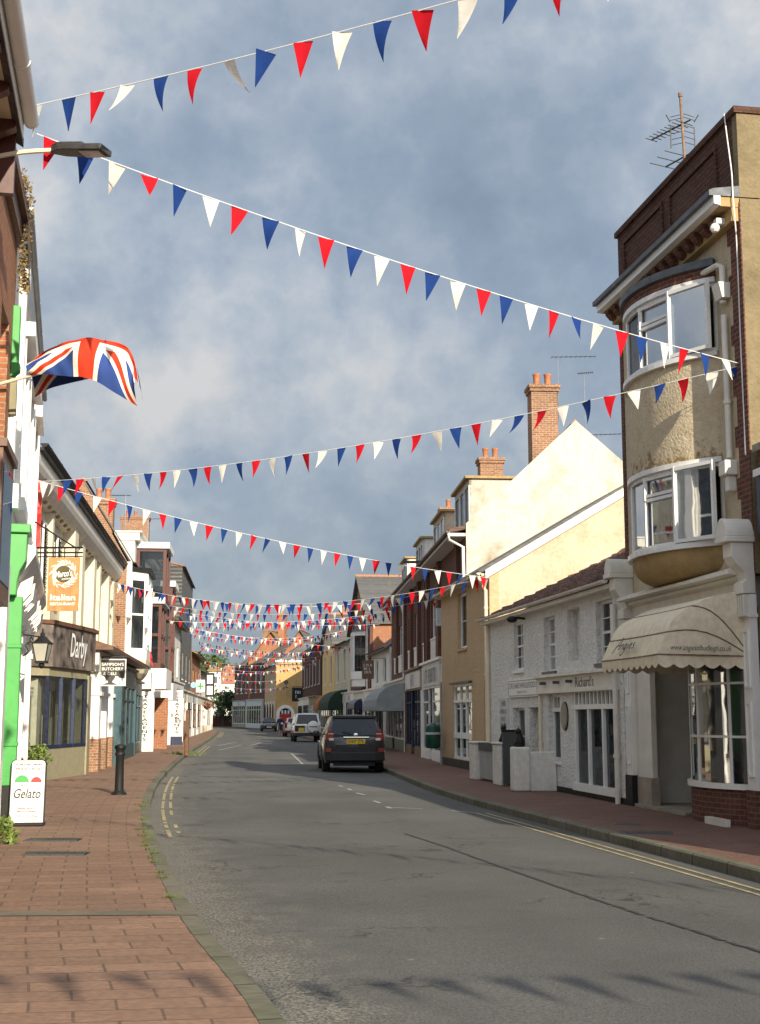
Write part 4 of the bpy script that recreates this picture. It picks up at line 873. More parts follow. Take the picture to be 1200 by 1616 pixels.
mb = MB(); po = [(ax + 1.05 * math.cos(math.pi * j / 14), az + 1.05 * math.sin(math.pi * j / 14)) for j in range(15)]; pi_ = [(ax + .68 * math.cos(math.pi * j / 14), az + .68 * math.sin(math.pi * j / 14)) for j in range(15)]
for j in range(14): mb.prismy([po[j], po[j + 1], pi_[j + 1], pi_[j]], -.2, -.021)
mb.box(ax - 1.05, ax - .68, -.2, -.021, 0, az); mb.box(ax + .68, ax + 1.05, -.2, -.021, 0, az); sub(mb, 'door_arch', M['white'])
mb = MB(); mb.prismy(pi_, -.04, -.022); sub(mb, 'fanlight', M['dark']); mb = MB(); mb.box(ax - .67, ax + .67, -.06, -.022, 0, az - .05); sub(mb, 'door', M['red'])
for i in (-1, 0, 1): mb = MB(); mb.box(ax + i * .36 - .1, ax + i * .36 + .1, -.06, -.041, az + .05, az + .45); sub(mb, 'fanlight_pane', M['white'])
mb = MB(); mb.prismy([(1.75 + .62 * math.cos(a) * (1 + .1 * math.sin(3 * a)), 4.2 + .75 * math.sin(a) * (1 + .12 * math.cos(2 * a))) for a in [6.283 * j / 18 for j in range(18)]], -.026, -.021); sub(mb, 'painted_patch', M['bowl'])
mb = MB(); mb.lathe([(0, -.024), (.26, -.024), (.26, -.0205), (0, -.0205)], 0, 0, 14); mb.tr(Matrix.Translation((1.15, 0, 5.4)) @ Matrix.Rotation(rad(90), 4, 'X') @ Matrix.Translation((0, 0, .045))); sub(mb, 'emblem', M['dgrey'])
mb = MB(); mb.box(.95, 1.4, -.026, -.0205, 4.72, 4.84); mb.box(1.1, 1.2, -.026, -.0205, 4.84, 5.2); sub(mb, 'emblem_foot', M['dgrey'])
mb = MB(); mb.add([(-.1, -.5, EZ), (L + .1, -.5, EZ), (L + .1, 8.2, EZ), (-.1, 8.2, EZ), (2.5, 4, EZ + 3), (L - 2.5, 4, EZ + 3)], [(0, 1, 5, 4), (1, 2, 5), (2, 3, 4, 5), (3, 0, 4), (3, 2, 1, 0)]); mb.build('roof', M['slate'], r)
# orange brick gabled house behind it, and the brick parade at the end
F, r = house('orange_gabled_house', 'tall orange brick gabled house with a big chimney, behind the ochre corner house', (-17.6, 179), (-11.4, 178), 8.7, 9, 4.0, M['orangebrick'], M['clay'], [(1.6, 2.8, 6.4, 8.3, 2, 2), (3.6, 4.8, 6.4, 8.3, 2, 2)], gable_front=True, stacks=[(3.9, 3, 10, 15.2, .9, 1.6, 3, M['orangebrick']), (1.2, 5, 8, 13.2, .8, 1.2, 2, M['stockbrick'])], ov=.5)
F, r = house('small_orange_gable', 'lower orange brick house with cream bargeboards behind the dark brick house', (-12.2, 165.4), (-7.6, 165), 8.8, 8, 3.2, M['orangebrick'], M['slate'], [(1.6, 3.0, 6.6, 8.3, 2, 2)], gable_front=True, ov=.4)
F, r = house('brick_parade', 'two storey brick parade with grey shopfronts closing the right side at the bend', (-20.6, 190), (-14.7, 170.3), 8.3, 9, 2.9, M['redbrick'], M['slate'], row(6, .5, 20, 1.5, 4.6, 7.0, 1, 2), stacks=[(2, 4.5, 9, 12.6, 1.3, 1.3, 2, M['redbrick'])])
shopfront(F, r, .2, 10, 3.6, 2.8, M['concrete'], frame=M['white'], cols=6, riser=.5, proj=.3, sign='~~~~', signm=M['lgrey'], textm=M['green']); shopfront(F, r, 10.2, F.L - .2, 3.6, 2.8, M['lgrey'], frame=M['white'], cols=6, riser=.5, proj=.3)
t = thing('hanging_sign', 'black double hanging sign in front of the ochre gable', 'sign', at(472, 1096, 146)); mb = MB(); mb.box(-.75, .4, -.05, .05, -.75, .75); b = mb.build('board', M['black'], t); lettering('~~~|~~~~~', .7, .8, b, (-.2, -.06, 0), M['text_white']); mb = MB(); mb.tube([(-.7, 0, .85), (1.8, 0, .85)], .04, 6); mb.build('bracket', M['iron'], t)
# white buildings closing the view
F, r = house('white_end_building', 'long white rendered building closing the far end of the street', (-31, 214), (-21, 216), 6.3, 9, 0, M['wallwhite'], M['slate'], row(5, 1, 9, .9, 4.7, 5.3, 1, 1), wkw=dict(curtain=False))
mb = MB(); mb.box(3.4, 5.6, 0, 4, 6.301, 8.6); o = mb.build('upper_storey', M['wallwhite'], r); window(r, 3.9, 5.1, 6.6, 7.9, 2, 1, y=-.05, fr=.1, curtain=False); mb = MB(); mb.prismy([(3.1, 8.6), (5.9, 8.6), (4.5, 9.6)], -.3, 4.2); mb.build('upper_roof', M['clay'], r)
mb = MB(); mb.box(-.2, F.L + .2, -.15, 9, 6.3, 6.55); mb.build('parapet', M['white'], r)
F, r = house('red_roofed_house', 'distant house with a red tiled roof behind the white building', (-28.5, 240), (-20, 240), 7.2, 9, 3.2, M['wallcream'], M['orangebrick'], row(3, 1, 8, 1.2, 5, 6.6, 2, 2))
WB = Fac((-34, 200), (-19.5, 197)); r = WB.root('boundary_wall', 'low dark brick boundary wall across the end of the street', 'wall'); mb = MB(); mb.box(0, WB.L, 0, .4, 0, 1.5); mb.build('brickwork', M['darkbrick'], r); mb = MB(); mb.box(-.05, WB.L + .05, -.05, .45, 1.501, 1.62); mb.build('coping', M['concrete'], r)
t = thing('estate_board', 'small white notice board on a post before the boundary wall', 'sign', at(373, 1147, 192)); t.location.z = .1; mb = MB(); mb.box(-.5, .5, -.03, .03, 1.7, 3.0); b = mb.build('board', M['white'], t); mb = MB(); mb.box(-.45, -.38, 0, .07, 0, 1.7); mb.box(.38, .45, 0, .07, 0, 1.7); mb.build('post', M['white'], t); lettering('~~~~|~~~', .7, .25, b, (0, -.04, 2.4), M['text_blue'])
# ---------------------------------------------------------------- foliage
def leafm(name, c, k=1.6):
    if name in MATS: return MATS[name]
    m, nt, b = _new(name); t = nt.nodes.new('ShaderNodeObjectInfo'); g = nt.nodes.new('ShaderNodeNewGeometry'); v = objco(nt)
    f = noise(nt, v, 3, 3); c_ = mixc(nt, ramp(nt, f, (.35, 0), (.65, 1)), scl(c, .6), scl(c, k)); c2 = mixc(nt, math_(nt, 'MULTIPLY', g.outputs['Random Per Island'], .6), c_, (c[0] * 2.0, c[1] * 1.6, c[2] * 1.1))
    nt.links.new(c2, b.inputs['Base Color']); b.inputs['Roughness'].default_value = .6; b.inputs['Specular IOR Level'].default_value = .3
    b.inputs['Subsurface Weight'].default_value = 0; MATS[name] = m; return m
LEAF = leafm('foliage', (.045, .075, .022)); LEAFD = leafm('dark_foliage', (.035, .06, .025)); LEAFB = leafm('bush_foliage', (.10, .15, .035)); LEAFR = leafm('red_flowers', (.22, .07, .05)); GRASS = leafm('grass_blades', (.06, .085, .025)); MOSS = leafm('dry_weed', (.16, .12, .05))
BARK = paint('bark', (.07, .05, .035), .9, var=.3, sc=8)
def leaves(mb, clumps, n, size, rnd, flat=1.0):
    for (c, r) in clumps:
        for _ in range(n):
            while True:
                d = Vector((rnd.uniform(-1, 1), rnd.uniform(-1, 1), rnd.uniform(-1, 1)))
                if .25 < d.length < 1: break
            p = Vector(c) + Vector((d.x * r, d.y * r, d.z * r * flat)); s = size * rnd.uniform(.6, 1.4)
            a = Vector((rnd.gauss(0, 1), rnd.gauss(0, 1), rnd.gauss(0, 1))).normalized(); b = a.cross(Vector((rnd.gauss(0, 1), rnd.gauss(0, 1), rnd.gauss(0, 1)))).normalized()
            mb.add([p - a * s, p + b * s * .45, p + a * s, p - b * s * .45], [(0, 1, 2, 3)])
def tree(name, label, x, y, h, w, seed, leaf, zc=.45, n=60, size=.28, group=None, z=0, cl=14):
    rnd = random.Random(seed); t = thing(name, label, 'tree', (x, y, z), 0, group); mb = MB()
    mb.tube([(0, 0, -.3), (.05, 0, h * .25), (-.04, .05, h * .5), (.03, 0, h * .8)], [h * .035, h * .027, h * .018, h * .006], 8)
    cs = []
    for i in range(cl):
        a = rnd.uniform(0, 6.28); rr = w / 2 * math.sqrt(rnd.random()) * .75; zz = h * (zc + (1 - zc) * rnd.random() ** .9 * .85); k = 1 - .55 * max(0, (zz / h - zc) / (1 - zc)) ** 2
        c = (rr * math.cos(a) * k, rr * math.sin(a) * k, zz); cs.append((c, w * rnd.uniform(.16, .27))); mb.tube([(0, 0, h * .3), ((c[0]) * .5, c[1] * .5, (h * .3 + zz) / 2 + .1 * h * rnd.random()), c], [h * .014, h * .009, h * .003], 5)
    mb.build('trunk', BARK, t); mb = MB(); leaves(mb, cs, n, size, rnd); mb.build('crown', leaf, t); return t
tree('shrub_tree', 'dark round evergreen before the white end building', -22.9, 196, 5.2, 5.0, 3, LEAFD, .2, 110, .26)
tree('shrub_tree', 'small light green shrub beside the dark evergreen', -27.3, 197, 2.8, 2.6, 5, LEAF, .1, 110, .22)
rnd = random.Random(8); mb = MB(); cs = []
for i in range(120):
    x = rnd.uniform(-78, -14); y = rnd.uniform(275, 350); hz = 3.5 + 8.5 * math.exp(-((x + 50) / 20) ** 2) + (y - 270) * .03; cs.append(((x, y, hz + rnd.uniform(-2, 2.2)), rnd.uniform(1.8, 3.4)))
leaves(mb, cs, 130, .62, rnd); tag(mb.build('distant_wood', LEAF), 'wooded green hill rising behind the white end building', 'wood', kind='stuff')
mb = MB(); g_ = []
for j in range(9):
    for i in range(13):
        x = -110 + i * 11.5; y = 262 + j * 14; g_.append((x, y, (-.3 if j == 0 else max(-.3, 2 + 8 * math.exp(-((x + 50) / 22) ** 2) + (y - 270) * .03 - 3 * math.exp(-j)))))
mb.add(g_, [(a * 13 + i, a * 13 + i + 1, (a + 1) * 13 + i + 1, (a + 1) * 13 + i) for a in range(8) for i in range(12)]); tag(mb.build('hill', LEAFD, smooth=True), kind='structure')
# ================================================================= L0: near brick building with gutter (top left corner)
L0 = Fac((-3.2, 8), (-5.25, 18.95)); L = L0.L; U1 = (13.7 - 8) / (18.95 - 8) * L
r = L0.root('near_brick_building', 'orange brick building with deep boxed eaves and a white gutter at the top left edge'); EZ = 7.85
mb = MB(); wall_grid(mb, 0, U1, 0, EZ, [(1.2, 4.6, .6, 2.7), (1.5, 2.6, 4.4, 6.4), (3.6, 4.7, 4.4, 6.4)], t=.25); mb.build('wall', [M['orangebrick'], M['room']], r)
mb = MB(); body(mb, 0, U1, .251, 8, EZ, 2.5, 4); mb.build('rear_wall', M['orangebrick'], r)
window(r, 1.5, 2.6, 4.4, 6.4); window(r, 3.6, 4.7, 4.4, 6.4); window(r, 1.2, 4.6, .6, 2.7, 3, 1, curtain=False, name='shop_window')
mb = MB(); mb.box(-.0, U1 + .0, -.35, -.0, EZ - .05, EZ + .02); mb.box(0, U1 + .02, -.37, -.351, EZ - .07, EZ + .2, 1); mb.build('soffit', [M['cream'], M['white']], r)
for i in range(7):
    mb = MB(); u = .1 + i * .88; mb.prism([(-.34, EZ - .051), (-.0, EZ - .051), (-.0, EZ - .45), (-.1, EZ - .42), (-.16, EZ - .22), (-.32, EZ - .14)], u, u + .14); mb.build('eaves_bracket', M['brown'], r)
gutter(r, 0, U1 + .02, EZ + .13, .45, .082, M['white']); gable_roof(r, 0, U1 + .2, EZ + .12, 8, 2.4, .36, M['slate'])
mb = MB(); mb.box(U1 - .32, U1, -.12, -.0, 0, EZ - .3); mb.build('brick_pier', M['orangebrick'], r)
mb = MB(); mb.box(U1 - .1, U1 + .0, -.3, .0, EZ - .75, EZ - .06); mb.build('end_bracket', M['brown'], r)
r = L0.root('brick_shop', 'narrow orange brick shop with weeds on its ledge, beside the green trimmed building'); L = 9.72
mb = MB(); wall_grid(mb, U1 + .02, L, 0, 8.15, [(U1 + .5, U1 + 1.5, 4.6, 6.6), (U1 + 2.2, U1 + 3.2, 4.6, 6.6)], t=.2); mb.build('wall', [M['orangebrick'], M['dark']], r); mb = MB(); body(mb, U1 + .02, L, .201, 8, 8.15, 2, 4); mb.build('rear_wall', M['orangebrick'], r)
window(r, U1 + .5, U1 + 1.5, 4.6, 6.6); window(r, U1 + 2.2, U1 + 3.2, 4.6, 6.6)
mb = MB(); mb.box(U1 + .1, L + .03, -.16, .3, 8.151, 8.3); mb.box(U1 + .1, L, -.08, .0, 7.9, 8.15); mb.build('ledge', M['wood'], r); gable_roof(r, U1 + .1, L, 8.3, 8, 2, .0, M['slate'])
mb = MB(); mb.box(L - .34, L - .0, -.09, .0, 0, 3.5, 0); mb.box(L - .6, L - .341, -.02, .0, 0, 3.4, 0); mb.build('pilaster', M['white'], r)
mb = MB(); mb.box(L - .36, L + .01, -.035, .0, 0, .5); mb.build('plinth', M['black'], r)
mb = MB(); mb.box(U1 + .05, 7.15, -.30, .0, 2.75, 4.35, 0); mb.box(U1 + .15, 7.05, -.31, -.301, 2.95, 4.2, 1); mb.box(U1 + .02, 7.2, -.34, .0, 4.351, 4.44, 0); mb.build('fascia_sign', [M['wood'], M['glass']], r)
mb = MB(); mb.box(U1 + .8, L - .7, -.03, .02, .5, 2.7); o = mb.build('shop_window', M['white'], r); mb = MB(); mb.box(U1 + .9, L - .8, -.04, -.031, .6, 2.6); mb.build('pane', M['glass'], o)
mb = MB(); mb.box(L - .28, L - .12, -.10, -.0, 6.2, 7.0, 0); mb.prism([(-.12, 6.1), (-.12, 6.2), (.0, 6.2), (.0, 6.0)], L - .3, L - .1, 0); mb.box(L - .27, L - .13, -.09, -.0, 5.5, 6.0, 1); mb.box(L - .3, L - .1, -.1, .0, 4.6, 5.45, 2); mb.build('bracket_board', [M['green'], M['olive'], M['white']], r, bevel=.01)
t = thing('wall_weed', 'dry brown weeds hanging from the brick ledge at the top left', 'plant', L0.world(L - .3, .12, 8.3), L0.rot); mb = MB(); rnd = random.Random(4)
cs = [((rnd.uniform(-1.2, .1), rnd.uniform(-.02, .1), .05), .14) for i in range(12)] + [((rnd.uniform(-.06, .04), rnd.uniform(-.03, .03), -z), .08) for z in [.1 * i for i in range(1, 12)]]
leaves(mb, cs, 45, .032, rnd); mb.build('foliage', MOSS, t); mb = MB()
for i in range(10): mb.tube([(rnd.uniform(-.3, .1), .1, .0), (rnd.uniform(-.2, .1), -.05, -.4 * rnd.random()), (rnd.uniform(-.1, .1), -.08, -.6 - .5 * rnd.random())], .008, 4)
mb.build('stem', BARK, t)
# ================================================================= L1: white building with green trim
L1 = Fac((-4.99, 17.5), (-7.6, 28.8)); L = L1.L
r = L1.root('green_trimmed_restaurant', 'tall white building with bright green pilasters and console on the left'); EZ = 8.4
wn = [(2.6, 3.8, 4.9, 7.2), (5.3, 6.7, 4.9, 7.2), (8.3, 9.6, 4.9, 7.2)]
mb = MB(); wall_grid(mb, 0, L, 0, EZ, wn + [(2.4, 10.3, .7, 2.9)], t=.25); mb.build('wall', [M['wallwhite'], M['room']], r); mb = MB(); body(mb, 0, L, .251, 8, EZ, 2.3, 4); mb.build('rear_wall', M['wallwhite'], r)
for w in wn:
    window(r, *w, 1, 2, y=.06, meet=True); mb = MB(); u0, u1, z0, z1 = w
    mb.box(u0 - .22, u0 - .04, -.10, .0, z0 - .1, z1 + .1); mb.box(u1 + .04, u1 + .22, -.10, .0, z0 - .1, z1 + .1); mb.box(u0 - .3, u1 + .3, -.22, .0, z1 + .1, z1 + .32); mb.box(u0 - .25, u1 + .25, -.16, .0, z0 - .3, z0 - .1); mb.build('window_surround', M['white'], r)
for u in (1.5, 4.5, 7.5, 11.0):
    mb = MB(); mb.box(u, u + .4, -.10, .0, 4.5, EZ - .5); mb.box(u - .05, u + .45, -.14, .0, EZ - .499, EZ - .3); mb.build('pilaster', M['white'], r)
mb = MB(); mb.prism([(.0, EZ - .3), (-.06, EZ - .28), (-.12, EZ - .1), (-.12, EZ + .02), (.0, EZ + .02)], 0, L); mb.build('cornice', M['lgrey'], r); gutter(r, 0, L, EZ + .08, .16, .05, M['grey']); gable_roof(r, 0, L, EZ + .06, 8, 2.2, .05, M['slate'])
chimney(r, L - .6, 1.4, 8.5, 9.4, .5, .5, 1, M['concrete'])
mb = MB(); mb.box(2.1, L - .1, -.10, .0, 3.0, 3.5, 0); mb.prism([(-.10, 3.5), (-.36, 3.9), (-.36, 4.02), (.0, 4.12), (.0, 3.5)], 2.12, L - .1, 0)
mb.build('shop_cornice', M['lgrey'], r)
for i in range(8): u = 2.5 + i * 1.1; mb = MB(); mb.prism([(-.101, 3.0), (-.15, 3.02), (-.17, 3.2), (-.30, 3.36), (-.33, 3.62), (-.101, 3.49)], u, u + .22); mb.build('cornice_bracket', M['offwhite'], r)
mb = MB(); mb.box(1.82, 2.06, -.21, .0, .55, 3.25); mb.box(1.8, 2.08, -.225, .0, 2.5, 2.56); mb.box(1.8, 2.08, -.225, .0, 1.1, 1.16); mb.prism([(-.12, 3.25), (-.13, 3.45), (-.16, 3.6), (-.24, 3.75), (-.25, 4.15), (.0, 4.15), (.0, 3.25)], 1.6, 2.06); mb.box(1.54, 2.12, -.29, .0, 4.151, 4.28); mb.build('green_pilaster', M['green'], r, bevel=.012)
mb = MB(); mb.box(1.80, 2.08, -.25, .0, 0, .549); mb.build('pilaster_base', M['black'], r)
for u in (4.3, 6.6, 10.4): mb = MB(); mb.box(u, u + .35, -.12, .0, 0, 3.0); mb.box(u - .04, u + .39, -.15, .0, 2.7, 2.8); mb.build('shop_pilaster', M['white'], r)
window(r, 2.4, 10.3, .7, 2.9, 5, 1, y=.1, fm=M['wood'], curtain=False, name='shop_window')
t = thing('hanging_banner', 'faded red cloth banner hanging beside the shuttered building', 'banner', L1.world(11.2, .12, 6.6), L1.rot); mb = MB()
for i in range(10): a, b = -i * .15, -(i + 1) * .15; mb.quad((.04 * math.sin(i), -.07, a), (.06 * math.sin(i + 1), .07, a), (.06 * math.sin(i + 2), .07, b), (.04 * math.sin(i + 1), -.07, b))
mb.build('cloth', M['red'], t); mb = MB(); mb.tube([(0, -.16, .02), (0, .34, .02)], .018, 6); mb.build('rod', M['iron'], t)
# hanging restaurant sign
p = at(102, 880, 26.2); t = thing('hanging_sign', 'wooden hanging sign with a white wreath reading Italian Restaurant', 'sign', (p.x, 26.2, p.z), -.03)
W_, H_ = .62, 1.06; mb = MB()
for i in range(4): mb.box(-W_ / 2 + i * W_ / 4 + .003, -W_ / 2 + (i + 1) * W_ / 4 - .003, -.02, .02, -H_, 0)
mb.box(-W_ / 2 + .004, W_ / 2 - .004, -.012, .012, -H_ + .004, -.004)
b = mb.build('board', paint('sign_oak', (.50, .24, .085), .5, var=.2, sc=4), t)
mb = MB(); rnd = random.Random(2)
for k in range(3):
    for i in range(22):
        a = 6.283 * (i + .33 * k) / 22; rr = .19 + .035 * k; c = Vector((rr * math.cos(a), rr * math.sin(a))); d = Vector((-math.sin(a), math.cos(a))) * (.06 if k != 1 else -.06) + Vector((math.cos(a), math.sin(a))) * .03 * (k - 1); nn = Vector((-d.y, d.x)) * .17
        P = [c - d, c + nn, c + d, c - nn]; (mb.poly([(q.x, -.026 - .001 * k, q.y - .33) for q in P]) if rnd.random() < .8 else None)
mb.build('wreath', M['text_white'], b)
mb = MB(); mb.poly([(.165 * math.cos(6.283 * i / 24), -.0235, -.33 + .165 * math.sin(6.283 * i / 24)) for i in range(24)]); mb.build('wreath_centre', paint('sign_olive', (.085, .07, .025), .6), b)
lettering("Marco's", .34, .13, b, (0, -.031, -.32), M['text_white'], shear=.3, bold=.02, rot=(0, -.12, 0)); lettering('Italian', .17, .045, b, (.05, -.031, -.42), M['text_white'], shear=.3, rot=(0, -.12, 0))
lettering('Italian', .5, .12, b, (0, -.024, -.79), M['text_white'], bold=.02); lettering('RESTAURANT', .5, .055, b, (0, -.024, -.92), M['text_white'], bold=.03)
mb = MB(); wl = -.62
for z, w in ((.10, .03), (.02, .02), (.2, .035)): mb.tube([(wl, 0, z), (W_ / 2 + .05, 0, z)], w * .6, 6)
mb.tube([(wl, 0, .72), (W_ / 2 - .1, 0, .2)], .018, 6)
for x in (-.22, .0, .22): mb.tube([(x, 0, 0), (x, 0, .2)], .012, 5)
mb.build('bracket', M['black'], t)
# lantern
p = at(66, 1043, 22.5); t = thing('wall_lantern', 'black four sided wall lantern on an ornate iron bracket', 'lantern', (p.x, 22.5, p.z), L1.rot * 0)
mb = MB(); a, b_ = .10, .17
mb.add([(-a, -a, 0), (a, -a, 0), (a, a, 0), (-a, a, 0), (-b_, -b_, .36), (b_, -b_, .36), (b_, b_, .36), (-b_, b_, .36)], [(0, 1, 5, 4), (1, 2, 6, 5), (2, 3, 7, 6), (3, 0, 4, 7), (0, 3, 2, 1)]); mb.build('glazing', M['lamp'], t)
mb = MB()
for sx, sy in ((-1, -1), (1, -1), (1, 1), (-1, 1)): mb.bar((sx * a, sy * a, -.02), (sx * b_, sy * b_, .37), .022, .022)
mb.box(-.12, .12, -.12, .12, -.05, -.001); mb.box(-.19, .19, -.19, .19, .361, .39); mb.lathe([(.2, .391), (.12, .46), (.09, .5), (.05, .52), (.05, .58), (.02, .6), (.015, .68)], 0, 0, 10); mb.lathe([(.02, -.16), (.07, -.1), (.05, -.05)], 0, 0, 8)
mb.build('frame', M['black'], t); mb = MB(); mb.tube([(0, 0, .5), (-.42, .03, .55)], .016, 6); mb.tube(catmull([(-.05, 0, .5), (-.15, 0, .36), (-.27, 0, .42), (-.24, 0, .5), (-.2, 0, .44)], 4), .013, 5); mb.tube(catmull([(-.42, .03, .1), (-.3, 0, .2), (-.36, 0, .34), (-.25, 0, .4)], 4), .013, 5); mb.build('bracket', M['black'], t); t.scale = (.78, .78, .8)
# ================================================================= L3: shuttered cream building with coved eaves
L3 = Fac((-8.1, 28.9), (-10.75, 52.5)); L = L3.L
r = L3.root('shuttered_building', 'long cream building with louvred shutters, pilasters and coved eaves on the left'); EZ = 7.35
wn = [(u, u + 1.0, 4.5, 6.4) for u in (1.0, 3.6, 6.4, 13.5, 18.5)]
mb = MB(); wall_grid(mb, 0, L, 0, EZ, wn, t=.25); mb.build('wall', [M['wallcream'], M['dark']], r); mb = MB(); body(mb, 0, L, .251, 8, EZ, 2.4, 4); mb.build('rear_wall', M['wallcream'], r)
for i, w in enumerate(wn):
    o = window(r, *w, 2, 2, y=.08)
    if i < 3:
        for a, b in ((w[0] - .56, w[0] - .04), (w[1] + .04, w[1] + .56)):
            mb = MB(); mb.box(a, a + .06, -.085, -.03, 4.45, 6.45); mb.box(b - .06, b, -.085, -.03, 4.45, 6.45); mb.box(a + .06, b - .06, -.085, -.03, 4.45, 4.53); mb.box(a + .06, b - .06, -.085, -.03, 6.37, 6.45)
            z = 4.56
            while z < 6.34: mb.prism([(-.13, z), (-.12, z - .02), (-.04, z + .06), (-.05, z + .08)], a + .03, b - .03, 1); z += .115
            mb.box(a, b, -.029, -.005, 4.45, 6.45, 1); mb.build('shutter', [M['white'], M['black']], r)
for u, wd, pr in ((-.02, .25, .12), (2.5, .3, .22), (5.2, .3, .22), (9.0, .9, .36), (11.6, .7, .3), (15.2, .8, .3), (17.2, .5, .3), (20.6, .8, .3), (22.6, .8, .3)):
    mb = MB(); mb.box(u, u + wd, -pr, .0, 3.3, EZ - .55 if pr < .35 else EZ - .3); mb.build('pilaster', M['wallcream'], r)
mb = MB(); cv = [(.0, EZ - .62)] + [(-.56 * math.sin(rad(90) * j / 6) , EZ - .62 + .5 * (1 - math.cos(rad(90) * j / 6))) for j in range(1, 7)] + [(-.56, EZ), (.0, EZ)]
mb.prism(cv, 0, L); mb.build('coving', M['offwhite'], r)
for i in range(int(L / .82)):
    u = .35 + i * .82; mb = MB(); mb.lathe([(.24, 0), (.24, .05), (.0, .05)], 0, 0, 12); mb.tr(Matrix.Translation((u, -.30, EZ - .42)) @ Matrix.Rotation(rad(125), 4, 'X')); mb.build('coving_roundel', M['bowl'], r)
mb = MB(); mb.box(-.05, L + .05, -.66, -.0, EZ + .001, EZ + .07); mb.build('eaves_board', M['black'], r); gutter(r, -.05, L + .1, EZ + .16, .66, .085, M['black']); gable_roof(r, 0, L, EZ + .12, 8, 2.3, .5, M['clay'])
downpipe(r, L - .3, .12, .0, EZ - .3, .06, M['black'])
# dormer with lichen roof near its near end
mb = MB(); mb.box(.6, 1.7, .35, 2.6, EZ + .3, EZ + 1.35); o = mb.build('dormer', M['white'], r); mb = MB(); mb.prismy([(.4, EZ + 1.3), (1.15, EZ + 2.0), (1.9, EZ + 1.3)], .1, 3.6); mb.build('dormer_roof', M['clay'], o)
mb = MB(); mb.box(.7, 1.6, .33, .349, EZ + .5, EZ + 1.25); mb.build('dormer_pane', M['glass'], o)
# splayed corner shop
mb = MB(); P = [(3.2, .02), (3.7, -.46), (6.9, -1.03), (7.7, -1.05), (7.7, .02)]
mb.prismz(P, 0, .75); o = mb.build('shop_base', M['olive'], r); mb = MB(); mb.prismz(P, 2.5, 2.72, 0); mb.build('shop_head', M['olive'], r)
fasc = MB(); fasc.prismz([(3.1, .02), (3.62, -.54), (6.9, -1.13), (7.8, -1.15), (7.8, .02)], 2.721, 3.75); fs_ = fasc.build('fascia_sign', paint('sign_collage', (.16, .13, .11), .4, var=.75, sc=2.2), r)
mb = MB(); mb.prismz([(3.05, .02), (3.6, -.60), (6.9, -1.2), (7.85, -1.22), (7.85, .02)], 3.751, 3.85); mb.build('fascia_cap', M['wood'], r)
d = (Vector((6.0, -.82)) - Vector((3.0, -.16))); an_ = math.atan2(d.y, d.x)
lt = lettering('Darby', 1.5, .8, fs_, (5.7, -.935, 3.22), M['text_white'], shear=.25, bold=.01, rot=(0, 0, math.atan2(-.59, 3.28)))
fr = MB(); gl = MB()
for a, b in zip(P[:-2], P[1:-1]):
    a, b = Vector(a), Vector(b); n = max(1, round((b - a).length / 1.3))
    for i in range(n + 1): q = a.lerp(b, i / n); fr.box(q.x - .05, q.x + .05, q.y - .02, q.y + .08, .75, 2.5)
    gl.quad((a.x, a.y + .05, .75), (b.x, b.y + .05, .75), (b.x, b.y + .05, 2.5), (a.x, a.y + .05, 2.5)); fr.bar((a.x, a.y + .02, .79), (b.x, b.y + .02, .79), .08, .08)
fo = fr.build('shop_window', M['navy'], r); gl.build('pane', glass('clear_shop_glass', (.1, .1, .09), .9), fo)
mb = MB()
for i in range(16): x = 3.8 + RND.random() * 2.8; mb.box(x, x + .3, -.4 + RND.random() * .08, -.3, .76, 1.0 + RND.random() * 1.2, i % 2)
mb.build('display', [M['olive'], M['white']], fo); mb = MB(); mb.box(3.7, 7.6, -.2, -.02, .76, 2.45); mb.build('display_back', M['wallcream'], fo)
mb = MB(); mb.box(7.0, 7.69, -1.08, -.0, .0, 2.6); mb.build('stone_pier', M['olive'], r)
# projecting shopfronts under it
S3 = Fac((-7.956, 37.47), (-9.555, 52.58)); s3 = S3.root('left_shops', 'row of white and teal shopfronts below the cream shuttered building'); LS = S3.L
for u in (.1, 2.2, 4.2):
    mb = MB(); mb.box(u, u + .55, -.12, .9, .9, 2.75); mb.box(u - .05, u + .6, -.18, .9, 2.1, 2.2); mb.build('pilaster', M['white'], s3); mb = MB(); mb.box(u, u + .55, -.14, .9, 0, .899); mb.build('pilaster_base', M['stockbrick'], s3)
mb = MB(); mb.box(.66, 4.2, .1, .16, .6, 2.7); o = mb.build('shop_window', M['white'], s3); mb = MB(); mb.box(.75, 2.1, .09, .099, .7, 2.6); mb.box(2.85, 4.1, .09, .099, .7, 2.6); mb.build('pane', M['glass'], o); mb = MB(); mb.box(.66, 4.2, .0, .9, 0, .599); mb.build('stall_riser', M['stockbrick'], s3)
mb = MB(); mb.box(4.55, 4.85, -.36, .8, 0, 2.74); mb.build('teal_pilaster', M['teal'], s3)
shopfront(S3, s3, 4.9, LS, 3.2, 2.55, M['teal'], frame=M['teal'], door=(8.4, 9.6), cols=6, riser=.45, depth=1.2, signm=M['offwhite'])
mb = MB(); mb.box(-.1, 4.88, -.1, 1.2, 2.76, 3.35, 0); mb.prism([(-.5, 3.36), (-.5, 3.46), (.9, 3.9), (.9, 3.36)], -.3, LS + .1, 1); mb.build('shop_fascia', [M['offwhite'], M['wood']], s3)
